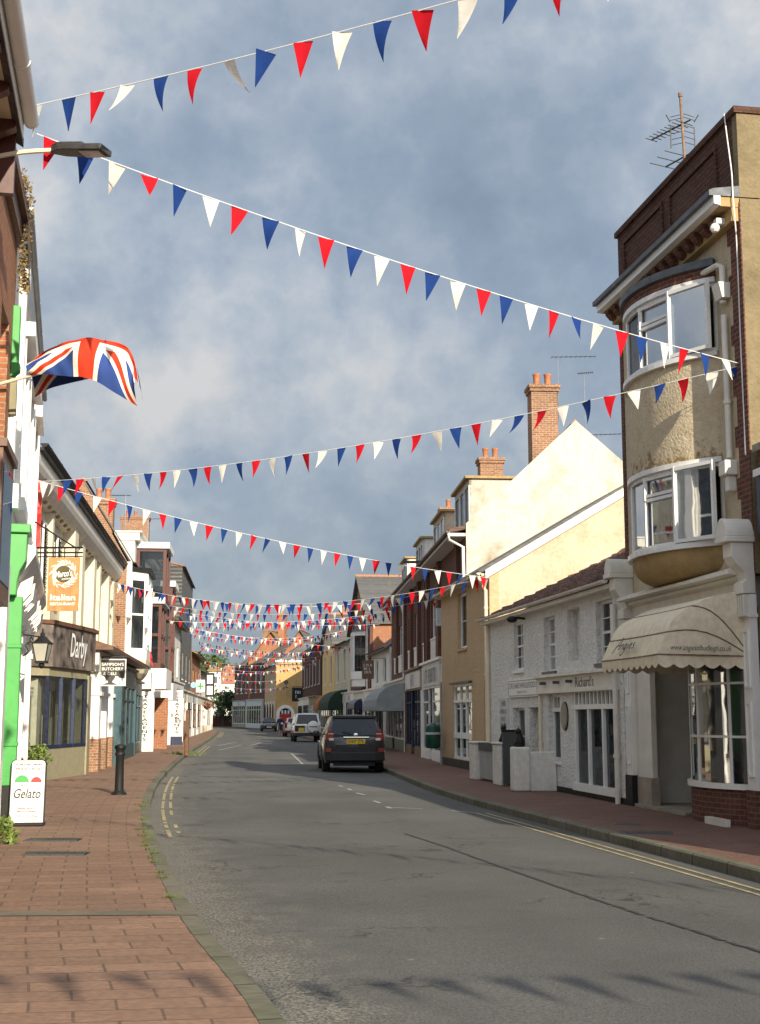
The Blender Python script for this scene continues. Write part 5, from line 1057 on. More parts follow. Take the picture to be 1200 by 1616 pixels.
# butcher's sign
p = at(179, 1040, 38); t = thing('hanging_sign', 'dark butchery and deli hanging sign with white animal silhouettes', 'sign', (p.x, 38, p.z)); W_, H_ = .76, .76
mb = MB(); mb.box(-W_ / 2, W_ / 2, -.025, .025, -H_, 0); b = mb.build('board', paint('slate_sign', (.06, .055, .045), .5), t)
mb = MB()
for q in ((-W_ / 2, W_ / 2, -.03, 0), (-W_ / 2, W_ / 2, -H_, -H_ + .03), (-W_ / 2, -W_ / 2 + .03, -H_ + .03, -.03), (W_ / 2 - .03, W_ / 2, -H_ + .03, -.03)): mb.box(q[0], q[1], -.04, -.0255, q[2], q[3])
mb.build('border', M['white'], b); lettering("SAMPSON'S", .62, .085, b, (0, -.03, -.15), M['text_white'], bold=.01); lettering('BUTCHERY', .6, .085, b, (0, -.03, -.28), M['text_white'], bold=.01); lettering('& DELI', .36, .085, b, (-.08, -.03, -.41), M['text_white'], bold=.01)
mb = MB(); mb.poly([(x * .76 - .38, -.03, z * .76 - .76) for x, z in [(.02, .05), (.02, .34), (.08, .4), (.14, .36), (.2, .34), (.27, .22), (.33, .18), (.33, .13), (.25, .1), (.1, .05)]]); mb.poly([(x * .76 - .38, -.03, z * .76 - .76) for x, z in [(.5, .14), (.52, .2), (.58, .26), (.62, .38), (.66, .33), (.7, .36), (.74, .3), (.96, .28), (.96, .05), (.7, .05), (.58, .1)]]); mb.build('animal_silhouette', M['text_white'], b)
mb = MB(); mb.tube([(-.6, 0, .06), (.4, 0, .06)], .02, 6); mb.tube([(-.6, 0, .3), (.3, 0, .08)], .01, 5)
for x in (-.3, .3): mb.tube([(x, 0, 0), (x, 0, .06)], .012, 5)
mb.build('bracket', M['iron'], t)
# ================================================================= L4: bay windowed white house
F, r = house('white_bay_house', 'white house with a tall bay window and a weathered brick gable', (-9.85, 52.6), (-10.55, 58.8), 7.6, 9, 3.2, M['wallwhite'], M['slate'], [], endm=M['stockbrick'], stacks=[(.5, 1.25, 8.2, 10.15, .8, .85, 2, M['stockbrick'])], ov=.02, ridge_y=2.0)
u0, u1, pr = .3, 4.2, .60; P = [(u0, .0), (u0 + .5, -pr), (u1 - .5, -pr), (u1, .0)]
mb = MB(); mb.prismz(P, 3.75, 4.2); mb.prismz(P, 6.9, 7.25); 
for a in P + [(2.25, -pr)]: mb.box(a[0] - .12, a[0] + .12, a[1] - .02, a[1] + .14, 4.2, 6.9)
for z in (5.5,): mb.prismz([(x, y + .01) for x, y in P], z, z + .08)
bw = mb.build('bay_window', M['white'], r); mb = MB()
for a, b in zip(P, P[1:]): mb.quad((a[0], a[1] + .04, 4.2), (b[0], b[1] + .04, 4.2), (b[0], b[1] + .04, 6.9), (a[0], a[1] + .04, 6.9))
mb.build('pane', M['glass'], bw); mb = MB()
for k in range(5): s = math.cos(rad(18 * k)); s2 = math.cos(rad(18 * (k + 1))); za, zb = 3.749 - .9 * math.sin(rad(18 * k)), 3.749 - .9 * math.sin(rad(18 * (k + 1))); Pa = [(2.25 + (x - 2.25) * s, y * s, za) for x, y in P]; Pb = [(2.25 + (x - 2.25) * s2, y * s2, zb) for x, y in P]; [mb.quad(Pa[i], Pa[i + 1], Pb[i + 1], Pb[i]) for i in range(3)]
mb.build('bay_corbel', M['wallcream'], bw); mb = MB(); mb.prismz([(x + (-.1 if x < 2 else .1), y - .12 if y < 0 else y) for x, y in P], 7.251, 7.42); mb.build('bay_roof', M['black'], bw)
shopfront(F, r, .1, F.L - .1, 2.9, 2.4, M['dgrey'], frame=M['teal'], cols=3, riser=.4, proj=.15)
t = thing('hanging_sign', 'green and cream projecting sign with a red plume, under the white bay window', 'sign', at(222, 1025, 56)); mb = MB(); mb.box(-.45, .45, -.03, .03, -.85, -.38); b = mb.build('board', M['dgrey'], t); mb = MB(); mb.prismy([(-.3, -.379), (-.1, -.05), (.1, .02), (.42, -.12), (.1, -.3), (-.05, -.379)], -.035, .02); mb.build('horn_panel', M['cream'], b); mb = MB(); mb.prismy([(.42, -.05), (.5, -.3), (.55, -.75), (.42, -.5), (.36, -.3)], -.035, .02); mb.build('plume_panel', M['red'], b)
lettering('THE\nTIPSY', .34, .26, b, (.18, -.036, -.52), M['text_white']); lettering('MERCHANT', .6, .10, b, (.05, -.036, -.76), M['yellow'])
mb = MB(); mb.tube([(-.9, 0, .06), (.3, 0, .06)], .025, 6); mb.tube([(-.1, 0, -.05), (-.1, 0, .06)], .012, 5); mb.build('bracket', M['iron'], t)
# ================================================================= L5: flat roofed building with brown oriel windows
L5 = Fac((-10.95, 59.0), (-12.2, 72.0)); L = L5.L; r = L5.root('oriel_building', 'flat roofed white building with tall brown timber oriel windows over travel agents'); EZ = 9.3
mb = MB(); wall_grid(mb, 0, L, 2.6, EZ, [(1.1, 3.8, 3.9, 8.7), (7.2, 9.6, 3.7, 7.9)], t=.25); mb.build('wall', [M['wallwhite'], M['room']], r); mb = MB(); body(mb, 0, L, .251, 9, EZ, z0=2.6); mb.box(.0, L, 1.5, 9, 0, 2.599); mb.build('rear_wall', M['wallwhite'], r)
mb = MB(); mb.box(-.05, L, -.2, 9, EZ + .001, EZ + .35); mb.box(-.1, L + .05, -.3, 9.1, EZ + .351, EZ + .42); mb.build('parapet', M['offwhite'], r)
def oriel(u0, u1, pr, z0, z1, tiers, roofm):
    mb = MB()
    for u in (u0, u1 - .14): 
        for y in (-pr, -.16): mb.box(u, u + .14, y, y + .14, z0, z1)
    mb.box((u0 + u1) / 2 - .07, (u0 + u1) / 2 + .07, -pr, -pr + .14, z0, z1)
    for i in range(tiers + 1): z = z0 + (z1 - z0 - .14) * i / tiers; mb.box(u0 - .004, u1 + .004, -pr - .01, -.01, z, z + .14) if i in (0, tiers) else (mb.box(u0 + .004, u1 - .004, -pr + .01, -pr + .13, z, z + .14), mb.box(u0 + .004, u0 + .13, -pr + .14, -.17, z, z + .14), mb.box(u1 - .13, u1 - .004, -pr + .14, -.17, z, z + .14))
    o = mb.build('oriel_window', M['brown'], r); mb = MB(); P = [(u0 + .07, -.02), (u0 + .07, -pr + .07), (u1 - .07, -pr + .07), (u1 - .07, -.02)]
    for a, b in zip(P, P[1:]): mb.quad((*a, z0), (*b, z0), (*b, z1), (*a, z1))
    mb.build('pane', M['glass'], o); mb = MB()
    for i in range(tiers): z = z0 + (z1 - z0) * i / tiers; mb.box(u0 + .3, u1 - .3, -.3, -.22, z + .2, z + .9)
    mb.build('blind', M['curtain'], o)
    mb = MB(); mb.box(u0 - .12, u1 + .12, -pr - .14, .0, z1 + .001, z1 + .28); mb.build('oriel_roof', roofm, o); mb = MB(); mb.box(u0 + .01, u1 - .01, -pr, .0, z0 - .1, z0 - .001); mb.build('oriel_floor', M['brown'], o)
oriel(.9, 4.0, 1.35, 6.7, 9.05, 1, M['white']); oriel(.9, 4.0, 1.2, 3.75, 6.55, 2, M['white']); oriel(7.0, 9.8, 1.3, 3.3, 7.9, 3, M['white'])
mb = MB(); mb.box(.3, 4.4, -1.5, .0, 2.72, 3.62); mb.build('fascia_box', M['white'], r); mb = MB(); mb.box(6.6, 10.2, -1.45, .0, 2.3, 3.1); mb.build('fascia_box', M['white'], r); mb = MB(); mb.box(4.41, 6.59, -.6, .0, 2.4, 2.95); o = mb.build('fascia_sign', M['white'], r); lettering('~~~~~', 1.3, .28, o, (5.5, -.606, 2.68), M['text_grey'])
mb = MB(); mb.box(.0, .25, -.88, 1.49, 0, 2.6); s = mb.build('side_panel', M['white'], r); o = lettering('TRAVELAGENTS', .26, 2.0, s, (0, 0, 0), M['text_dark'], vertical=True, bold=.03)
if o: o.rotation_euler = (0, 0, rad(-90)); o.location = (-.006, -.64, 1.45)
mb = MB(); mb.box(.1, .26, -1.02, -.89, .0, 3.5); mb.build('corner_post', M['white'], r)
mb = MB(); mb.box(4.3, 4.6, -1.36, 1.49, 0, 2.39); mb.build('brick_return', M['orangebrick'], r); mb = MB(); mb.box(1.8, 2.0, -.9, 1.4, 0, 2.7); mb.build('white_return', M['white'], r)
shopfront(L5, r, 5.7, L, 2.3, 1.9, M['white'], cols=3, riser=.4, depth=1.4)
# ================================================================= L6: estate agents with dark slate side
F, r = house('estate_agents', 'white estate agents with black lettered side panel', (-12.2, 72.2), (-13.0, 82), 8.2, 9, 1.2, M['wallwhite'], M['clay'], [(1, 2.4, 4.2, 6.4), (5, 6.4, 4.2, 6.4)], endm=M['slate'])
shopfront(F, r, .1, F.L - .1, 3.4, 2.6, M['white'], cols=4, riser=.4, proj=1.0, depth=1, sign='offords', signm=M['white'], textm=M['text_grey'])
mb = MB(); mb.box(.0, .1, -1.58, -1.02, 0, 2.9); s = mb.build('side_panel', M['white'], r); o = lettering('ESTATEAGENTS', .28, 2.2, s, (-.006, -1.3, 1.7), M['text_dark'], vertical=True, bold=.03); o.rotation_euler = (0, 0, rad(-90)); mb = MB(); mb.box(-.02, .12, -1.6, -1.0, 0, .45); mb.build('panel_base', M['navy'], r)
downpipe(r, .2, .1, 3, 8.0, .06, M['white'])
# ================================================================= the rest of the left side
pts = [(-13.0, 82.2), (-14.2, 95), (-15.8, 112), (-17.6, 131), (-20.1, 157)]
sp = [('timbered_house', 'white and orange brick house with dark eaves beyond the estate agents', M['wallwhite'], M['tile'], M['stockbrick'], 7.6, 1.9), ('tall_slate_house', 'tall house hung with dark slate and a red ridge on the far left', M['slate'], M['orangebrick'], M['slate'], 12.2, .9),
      ('hanging_tile_house', 'tile hung orange house further along on the left', M['orangebrick'], M['clay'], M['orangebrick'], 6.9, 2.0), ('far_white_house', 'farthest white house before the left corner', M['wallwhite'], M['slate'], M['wallwhite'], 6.0, 1.6)]
for i, (nm, lb, wm, rm, em, ez, rs_) in enumerate(sp):
    A, B = pts[i], pts[i + 1]; Lh = math.dist(A, B); n = max(2, int(Lh / 5))
    F, r = house(nm, lb, (A[0], A[1] + .15), B, ez, 9, rs_, wm, rm, row(n, .5, Lh - .5, 1.5, 4.2, 5.6 if ez < 7 else 6.2, 1, 2), endm=em, stacks=[(.8, 3.5, ez + .5, ez + 3.6, 1.0, 2.0, 3, M['stockbrick'])] if i == 1 else ([(Lh / 2, 3.5, ez, ez + 2.8, 1, 1.4, 2, M['stockbrick'])]), ov=.12 if i == 1 else .5)
    k = int(Lh / 6.5); w = Lh / k
    for j in range(k): shopfront(F, r, j * w + .05, (j + 1) * w - .05, 3.2, 2.5, M['white'] if (i + j) % 3 else M['wallcream'], frame=[M['white'], M['black'], M['wood']][(i + j) % 3], cols=3, riser=.6, proj=.55, depth=.6, door=(j * w + 2, j * w + 3.1))
p = at(317, 1073, 104); t = thing('pharmacy_sign', 'white box sign with a green cross on the left shops', 'sign', p); mb = MB(); mb.box(-.33, .33, -.1, .1, -.95, 0); b = mb.build('box', M['white'], t); mb = MB(); mb.box(-.06, .06, -.11, -.101, -.75, -.2); mb.box(-.26, -.061, -.11, -.101, -.54, -.42); mb.box(.061, .26, -.11, -.101, -.54, -.42); mb.build('cross', M['green'], b); mb = MB(); mb.tube([(-.9, 0, -.3), (-.33, 0, -.3)], .03, 6); mb.build('bracket', M['iron'], t)
p = at(332, 1062, 130); t = thing('projecting_sign', 'tall black framed white projecting sign at the far left corner', 'sign', p); mb = MB(); mb.box(-.42, .42, -.08, .08, -2.3, 0); b = mb.build('frame', M['black'], t); mb = MB(); mb.box(-.28, .28, -.09, -.081, -1.05, -.2); mb.box(-.28, .28, -.09, -.081, -2.1, -1.25); mb.build('panel', M['white'], b); mb = MB(); mb.tube([(-1.4, 0, -.4), (-.42, 0, -.4)], .04, 6); mb.build('bracket', M['iron'], t)
p = at(306, 1076, 92); t = thing('round_sign', 'small pale blue round sign beside the estate agents', 'sign', p); mb = MB(); mb.lathe([(0, -.05), (.2, -.05), (.2, .05), (0, .05)], 0, 0, 16); mb.tr(Matrix.Translation((0, 0, -.22)) @ Matrix.Rotation(rad(90), 4, 'X')); mb.lathe([(0, -.05), (.22, -.05), (.22, .05), (0, .05)], 0, 0, 3) if False else None; mb.build('disc', paint('pale_blue', (.25, .5, .66), .5), t); mb = MB(); mb.tube([(-.6, 0, -.2), (-.2, 0, -.2)], .025, 6); mb.build('bracket', M['iron'], t)
p = at(327, 1112, 128); t = thing('hanging_basket', 'hanging basket of reddish flowers at the far left', 'hanging basket', p); mb = MB(); rnd = random.Random(6); leaves(mb, [((0, 0, 0), .5), ((.25, 0, -.05), .36), ((-.25, .1, 0), .36)], 70, .1, rnd, .6); mb.build('flowers', LEAFR, t); mb = MB(); mb.lathe([(.05, -.5), (.3, -.3), (.36, -.1)], 0, 0, 10); mb.build('basket', M['iron'], t); mb = MB(); mb.tube([(0, 0, -.1), (0, 0, .7), (-1.2, 0, .75)], .025, 5); mb.build('bracket', M['iron'], t)
aerial('tv_aerial', 'aerial on a short mast above the left flat roofed building', at(233, 855, 63), 1.1, .1, 8, .7); aerial('tv_aerial', 'aerial beside the weathered left chimney', at(197, 835, 54), 1.4, 3.0, 8, .6)
# ================================================================= ground, road, pavements
LK = [(1.42, 0), (-.02, 5), (-.58, 7.55), (-1.56, 11.34), (-3.14, 18.92), (-4.45, 26.52), (-5.94, 37.58), (-8.35, 59.36), (-10.1, 77), (-12.4, 100), (-17.0, 142), (-20.0, 160), (-27, 175), (-38, 188)]
RK = [(6.2, 0), (4.6, 9), (3.81, 13.74), (2.75, 19.74), (1.32, 28.4), (.13, 40.55), (-1.2, 55), (-3.0, 77), (-5.5, 100), (-8.3, 122), (-10.4, 140), (-11.9, 150), (-13.2, 157), (-16.2, 172), (-21, 192), (-32, 197)]
LF = [(-1.6, 0), (-3.2, 8), (-5.0, 17.5), (-7.6, 28.8), (-7.95, 37.5), (-9.5, 53), (-10.9, 59), (-12.2, 72.2), (-12.9, 82), (-15.3, 112), (-20.1, 157), (-23, 168), (-34, 182)]
RF = [(8.3, 0), (6.9, 8), (5.1, 18.2), (4.3, 23.5), (2.76, 33.8), (2.9, 36.5), (2.0, 43.5), (-.3, 77), (-2.2, 101), (-5.3, 121), (-8.6, 148), (-9.2, 155), (-12.0, 155.4), (-14.6, 170), (-20.6, 190), (-32, 203)]
def dense(P, step=.5):
    c = catmull([(x, y, 0) for x, y in P], 24); out = [c[0]]
    for a, b in zip(c, c[1:]):
        n = max(1, int((b - a).length / step))
        for i in range(1, n + 1): out.append(a.lerp(b, i / n))
    return out
def resample(P, n):
    d = [0]
    for a, b in zip(P, P[1:]): d.append(d[-1] + (b - a).length)
    out = []; j = 0
    for i in range(n):
        t = d[-1] * i / (n - 1)
        while j < len(P) - 2 and d[j + 1] < t: j += 1
        out.append(P[j].lerp(P[j + 1], (t - d[j]) / max(1e-9, d[j + 1] - d[j])))
    return out
def offset(P, d):
    out = []
    for i, p in enumerate(P):
        t = (P[min(i + 1, len(P) - 1)] - P[max(i - 1, 0)]).normalized(); out.append(p + Vector((t.y, -t.x, 0)) * d)
    return out
lk = resample(dense(LK), 420); rk = resample(dense(RK), 420); lf = resample([Vector((x, y, 0)) for x, y in LF], 420); rf = resample([Vector((x, y, 0)) for x, y in RF], 420)
def strip(name, A, B, z, mat, swap=False, cols=1, zf=None):
    me = bpy.data.meshes.new(name); n = len(A); vs = []; uv = []; s = 0
    for i in range(n):
        if i: s += ((A[i] + B[i]) / 2 - (A[i - 1] + B[i - 1]) / 2).length
        for j in range(cols + 1):
            p = A[i].lerp(B[i], j / cols); vs.append((p.x, p.y, z + (zf(j / cols) if zf else 0))); uv.append((s, (B[i] - A[i]).length * j / cols))
    k = cols + 1; fs = [(i * k + j, i * k + j + 1, (i + 1) * k + j + 1, (i + 1) * k + j) for i in range(n - 1) for j in range(cols)]
    me.from_pydata(vs, [], fs); l = me.uv_layers.new(name='UVMap')
    for p in me.polygons:
        for li in p.loop_indices: q = uv[me.loops[li].vertex_index]; l.data[li].uv = (q[1], q[0]) if swap else q
    me.materials.append(mat); o = bpy.data.objects.new(name, me); C.objects.link(o); return tag(o, kind='structure')
def asphalt():
    m, nt, b = _new('asphalt'); t = nt.nodes.new('ShaderNodeTexCoord'); o = t.outputs['Object']; s = nt.nodes.new('ShaderNodeSeparateXYZ'); nt.links.new(t.outputs['UV'], s.inputs[0])
    big = noise(nt, o, .35, 5, .6); mid = noise(nt, o, 2.5, 5, .65); fine = noise(nt, o, 55, 4, .8); chip = noise(nt, o, 120, 2, .7)
    edge = math_(nt, 'ADD', s.outputs[1], math_(nt, 'MULTIPLY', math_(nt, 'SUBTRACT', mid, .5), 1.3))
    worn = math_(nt, 'MULTIPLY', ramp(nt, edge, (.25, 1), (1.25, 0)), 1.0)           # chippings worn bare along the left gutter
    c = mixc(nt, ramp(nt, big, (.35, 0), (.68, 1)), (.094, .091, .084), (.134, .129, .118))
    old = ramp(nt, math_(nt, 'ADD', s.outputs[0], math_(nt, 'MULTIPLY', s.outputs[1], .55)), (.0, 1), (1, 0)); c = mixc(nt, math_(nt, 'MULTIPLY', math_(nt, 'LESS_THAN', math_(nt, 'ADD', s.outputs[0], math_(nt, 'MULTIPLY', s.outputs[1], .3)), 31.0), .22), c, (.05, .048, .045))       # newer, darker surface laid over the near part
    c = mixc(nt, 1.0, c, ramp(nt, fine, (.28, .38), (.74, 1.8)), 'MULTIPLY')
    c = mixc(nt, ramp(nt, chip, (.66, 0), (.72, .8)), c, (.26, .25, .22))
    st = mixc(nt, ramp(nt, noise(nt, o, 48, 3, .8), (.42, 0), (.60, 1)), (.07, .065, .056), (.29, .268, .22))
    c = mixc(nt, worn, c, st)
    c = mixc(nt, ramp(nt, noise(nt, o, 1.1, 4, .7), (.62, 0), (.70, .55)), c, (.06, .058, .055))
    spots = nt.nodes.new('ShaderNodeTexVoronoi'); spots.inputs['Scale'].default_value = 1.6; nt.links.new(o, spots.inputs['Vector']); c = mixc(nt, ramp(nt, spots.outputs['Distance'], (.0, .8), (.05, 0)), c, (.34, .32, .29))      # trodden specks
    wob = math_(nt, 'ADD', s.outputs[1], math_(nt, 'MULTIPLY', math_(nt, 'SUBTRACT', big, .5), 1.6))
    lane = math_(nt, 'MULTIPLY', ramp(nt, math_(nt, 'PINGPONG', math_(nt, 'ADD', wob, .25), .85), (.15, 0), (.8, 1)), ramp(nt, mid, (.3, .1), (.7, .35))); c = mixc(nt, lane, c, (.065, .062, .056))         # polished wheel tracks
    crk = nt.nodes.new('ShaderNodeTexVoronoi'); crk.feature = 'DISTANCE_TO_EDGE'; crk.inputs['Scale'].default_value = .55; wv = nt.nodes.new('ShaderNodeVectorMath'); wv.operation = 'ADD'; nt.links.new(o, wv.inputs[0]); cn = nt.nodes.new('ShaderNodeTexNoise'); cn.inputs['Scale'].default_value = 2.2; cn.inputs['Detail'].default_value = 5; nt.links.new(o, cn.inputs['Vector']); nt.links.new(cn.outputs[1], wv.inputs[1]); nt.links.new(wv.outputs[0], crk.inputs['Vector'])
    c = mixc(nt, math_(nt, 'MULTIPLY', ramp(nt, crk.outputs['Distance'], (.004, .75), (.014, 0)), ramp(nt, noise(nt, o, .45, 3), (.52, 0), (.60, 1))), c, (.03, .028, .026))       # hairline cracks
    nt.links.new(c, b.inputs['Base Color']); b.inputs['Roughness'].default_value = .88; b.inputs['Specular IOR Level'].default_value = .3
    bump(nt, b, math_(nt, 'ADD', fine, math_(nt, 'MULTIPLY', noise(nt, o, 48, 3, .8), worn)), .55, .012)
    return m
ASPH = asphalt()
def brick_specks(*a, **k):
    m = brick(*a, **k); nt = m.node_tree; b = nt.nodes['Principled BSDF']; src = b.inputs['Base Color'].links[0].from_socket; t = nt.nodes.new('ShaderNodeTexCoord')
    v = nt.nodes.new('ShaderNodeTexVoronoi'); v.inputs['Scale'].default_value = 2.3; nt.links.new(t.outputs['Object'], v.inputs['Vector']); c = mixc(nt, ramp(nt, v.outputs['Distance'], (.03, .55), (.075, 0)), src, scl(a[1], .45))       # trodden gum
    v = nt.nodes.new('ShaderNodeTexVoronoi'); v.inputs['Scale'].default_value = 1.1; nt.links.new(t.outputs['Object'], v.inputs['Vector']); c = mixc(nt, ramp(nt, v.outputs['Distance'], (.01, .8), (.025, 0)), c, (.42, .38, .32))
    st = ramp(nt, noise(nt, t.outputs['Object'], 1.3, 7, .72, .4), (.50, 0), (.68, .5)); c = mixc(nt, st, c, scl(a[1], .55)); li = ramp(nt, noise(nt, t.outputs['Object'], .8, 6, .7), (.55, 0), (.75, .35)); c = mixc(nt, li, c, scl(a[1], 1.45))
    nt.links.new(c, b.inputs['Base Color']); return m
def pavers(name, c1, c2, w, h, mort, msz=.012):
    m = brick_specks(name, c1, c2, mort, w, h, .5, .45, .5, msz, uv=True, stain=scl(c1, .55)); return m
PAVL = pavers('left_pavers', (.292, .176, .116), (.228, .139, .094), .46, .27, (.125, .085, .06), .009)
PAVR = pavers('right_pavers', (.23, .125, .09), (.185, .10, .075), .2, .1, (.125, .08, .06), .008)
gm = paint('earth', (.09, .08, .06), .95, var=.3, sc=.2)
mb = MB(); mb.quad((-1500, -200, -.03), (1500, -200, -.03), (1500, 3000, -.03), (-1500, 3000, -.03)); tag(mb.build('ground', gm), kind='structure')
strip('road', lk, rk, 0, ASPH, cols=10, zf=lambda t: .10 * (1 - (2 * t - 1) ** 2) * .35)
lko = offset(lk, -.145); rko = offset(rk, .15)
strip('left_pavement', lko, offset(lf, -3), .12, PAVL, swap=True, cols=3); strip('right_pavement', rko, offset(rf, 4), .118, PAVR, swap=True, cols=3)
def kerb(name, A, B, m):
    mb = MB(); n = len(A)
    pts = [[(A[i].x, A[i].y, -.02), (A[i].x, A[i].y, .105), (A[i].lerp(B[i], .15).x, A[i].lerp(B[i], .15).y, .124), (B[i].x, B[i].y, .124), (B[i].x, B[i].y, -.02)] for i in range(n)]
    vs = [p for q in pts for p in q]; fs = [(i * 5 + j, i * 5 + j + 1, (i + 1) * 5 + j + 1, (i + 1) * 5 + j) for i in range(n - 1) for j in range(4)]
    mb.add(vs, fs); o = mb.build(name, m); l = o.data.uv_layers.new(name='UVMap'); acc = [0]
    for i in range(1, n): acc.append(acc[-1] + (A[i] - A[i - 1]).length)
    for p in o.data.polygons:
        for li in p.loop_indices: vi = o.data.loops[li].vertex_index; l.data[li].uv = (acc[vi // 5], 1.0 + .05 * (vi % 5))
    return tag(o, kind='structure')
KST = brick('kerb_stones', (.20, .175, .135), (.15, .14, .10), (.04, .045, .025), .92, 6, 0, .75, .5, .014, uv=True, stain=(.07, .08, .035)); kerb('left_kerb', lk, lko, KST); kerb('right_kerb', rk, rko, KST)
# lighter stone band across the left pavement, worn road paint
YL = paint('worn_yellow_line', (.37, .305, .16), .8, var=.35, sc=7); WL = paint('worn_white_line', (.36, .345, .31), .8, var=.35, sc=7); TAR = paint('tar_seam', (.035, .033, .03), .7, var=.4, sc=9)
def road_z(p):   # camber height of the road at p
    return .045
def line(name, P, w, m, y0, y1, z=.0, gaps=0):
    mb = MB(); Q = [p for p in P if y0 <= p.y <= y1]; rnd = random.Random(int(y0 * 10)); A, B = offset(Q, -w / 2), offset(Q, w / 2)
    for i in range(len(Q) - 1):
        if rnd.random() < gaps: continue
        f = [CAMH and None]
        mb.quad(*(Vector((q.x, q.y, camber(q) + .005)) for q in (A[i], A[i + 1], B[i + 1], B[i])))
    return tag(mb.build(name, m), kind='structure')
def camber(p):
    i = min(range(0, 420), key=lambda k: (lk[k].lerp(rk[k], .5) - p).length); a, b = lk[i], rk[i]; d = b - a; t = max(0, min(1, (p - a).dot(d) / d.length_squared)); return .035 * (1 - (2 * t - 1) ** 2)
lkd = dense(LK, .4); rkd = dense(RK, .4)
for off, g_ in ((.22, .22), (.36, .5)): line('yellow_line', offset(lkd, off), .055, YL, 18.6, 38, gaps=g_)
for off in (.3, .5): line('yellow_line', offset(lkd, off), .07, YL, 56, 74); line('yellow_line', offset(lkd, off), .08, YL, 104, 135)
for off in (-.3, -.47): line('yellow_line', offset(rkd, off), .055, WL if False else YL, 8, 23.4)
def seg(name, a, b, w, m):
    a, b = Vector((a.x, a.y, 0)), Vector((b.x, b.y, 0)); d = (b - a).normalized(); nn = Vector((d.y, -d.x, 0)) * w / 2; mb = MB(); n = max(1, int((b - a).length / .5))
    for i in range(n):
        p, q = a.lerp(b, i / n), a.lerp(b, (i + 1) / n); mb.quad(*(Vector((v.x, v.y, camber(v) + .006)) for v in (p - nn, q - nn, q + nn, p + nn)))
    return tag(mb.build(name, m), kind='structure')
for p0, p1 in (((535, 1242), (541, 1244)), ((549, 1247), (555, 1249.5)), ((563, 1254), (576, 1257)), ((590, 1266.5), (600, 1270)), ((610, 1276), (618, 1279))): seg('parking_line', gnd(*p0), gnd(*p1), .07, WL)
seg('parking_line', gnd(610, 1277), gnd(667, 1279), .07, WL); seg('parking_line', gnd(713, 1281.5), gnd(752, 1284.5), .07, WL); seg('parking_line', gnd(460, 1190), gnd(478, 1208), .07, WL)
for p0, p1 in (((343, 1178), (374, 1172)), ((345, 1185), (382, 1177)), ((395, 1178), (416, 1172))): seg('road_marking', gnd(*p0), gnd(*p1), .1, WL)
tp = [gnd(640, 1320), gnd(700, 1340), gnd(760, 1362), gnd(830, 1387), gnd(900, 1412), gnd(1000, 1446), gnd(1100, 1478), gnd(1230, 1520)]
tpd = dense([(p.x, p.y) for p in tp], .15); rnd = random.Random(3); tpd = [p + Vector((rnd.uniform(-.012, .012), rnd.uniform(-.012, .012), 0)) for p in tpd]
line('tar_seam', tpd, .045, TAR, 0, 60, gaps=.06)
# stone band and drain gratings in the left pavement
a, b = gnd(-30, 1443, .12), gnd(322, 1441, .12); mb = MB(); d = Vector((0, .12, 0)); z = Vector((0, 0, .006)); mb.quad(a - d + z, b - d + z, b + d + z, a + d + z); tag(mb.build('paving_band', M['pavegrey']), kind='structure')
for i, (px0, px1, py) in enumerate(((42, 126, 1326), (40, 138, 1348))):
    a, b = gnd(px0, py, .12), gnd(px1, py, .12); w = (b - a).length; t = thing('drain_grating', ['narrow slotted drain grating in the pavement nearer the gelato board', 'narrow slotted drain grating in the pavement farther from the gelato board'][i], 'grating', (a.x, a.y, .124), math.atan2(b.y - a.y, b.x - a.x), 'pavement gratings')
    mb = MB(); mb.box(0, w, -.14, .14, -.02, .0); mb.build('pit', M['black'], t); mb = MB(); n = 15
    for k in range(n): mb.box(k * w / n, k * w / n + w / n * .5, -.13, .13, .001, .012)
    mb.box(0, w, -.16, -.131, -.01, .013); mb.box(0, w, .131, .16, -.01, .013); mb.build('slats', M['iron'], t)
for i, (px, py, w, h) in enumerate(((1018, 1314, .62, .36), (990, 1300, .3, .25), (205, 1331, .3, .3))):
    p = gnd(px, py, .12) if i < 2 else gnd(305, 1304, .0); t = thing('access_cover', ['large iron access cover in the right pavement', 'small iron access cover near the white shopfront', 'broken iron gully cover in the left gutter'][i], 'manhole cover', (p.x, p.y, .122 if i < 2 else .012), -.15); mb = MB(); mb.box(-w / 2, w / 2, -h / 2, h / 2, -.02, .006); mb.build('plate', M['iron'], t); mb = MB(); mb.box(-w / 2 - .04, w / 2 + .04, -h / 2 - .04, h / 2 + .04, -.03, .003); mb.build('frame', M['dgrey'], t)
rnd = random.Random(12); mb = MB()
for i in range(26):
    y = rnd.uniform(11, 26); q = min(lko, key=lambda p: abs(p.y - y)); c = q + Vector((rnd.uniform(-.06, .06), 0, .125))
    for k in range(16): a = rnd.uniform(0, 6.28); h = rnd.uniform(.015, .05); d = Vector((math.cos(a), math.sin(a), 0)) * rnd.uniform(.01, .06); mb.add([c + d - Vector((.006, 0, 0)), c + d + Vector((.006, 0, 0)), c + d * 1.6 + Vector((0, 0, h))], [(0, 1, 2)])
p0 = gnd(285, 1190, .12)
for k in range(260): d = Vector((rnd.gauss(.25, .3), rnd.gauss(0, .5), 0)); h = rnd.uniform(.04, .16); c = p0 + d; mb.add([c - Vector((.02, 0, 0)), c + Vector((.02, 0, 0)), c + Vector((rnd.uniform(-.05, .05), 0, h))], [(0, 1, 2)])
tag(mb.build('kerb_weeds', GRASS), 'small tufts of grass growing along the left kerb', 'weeds', kind='stuff')
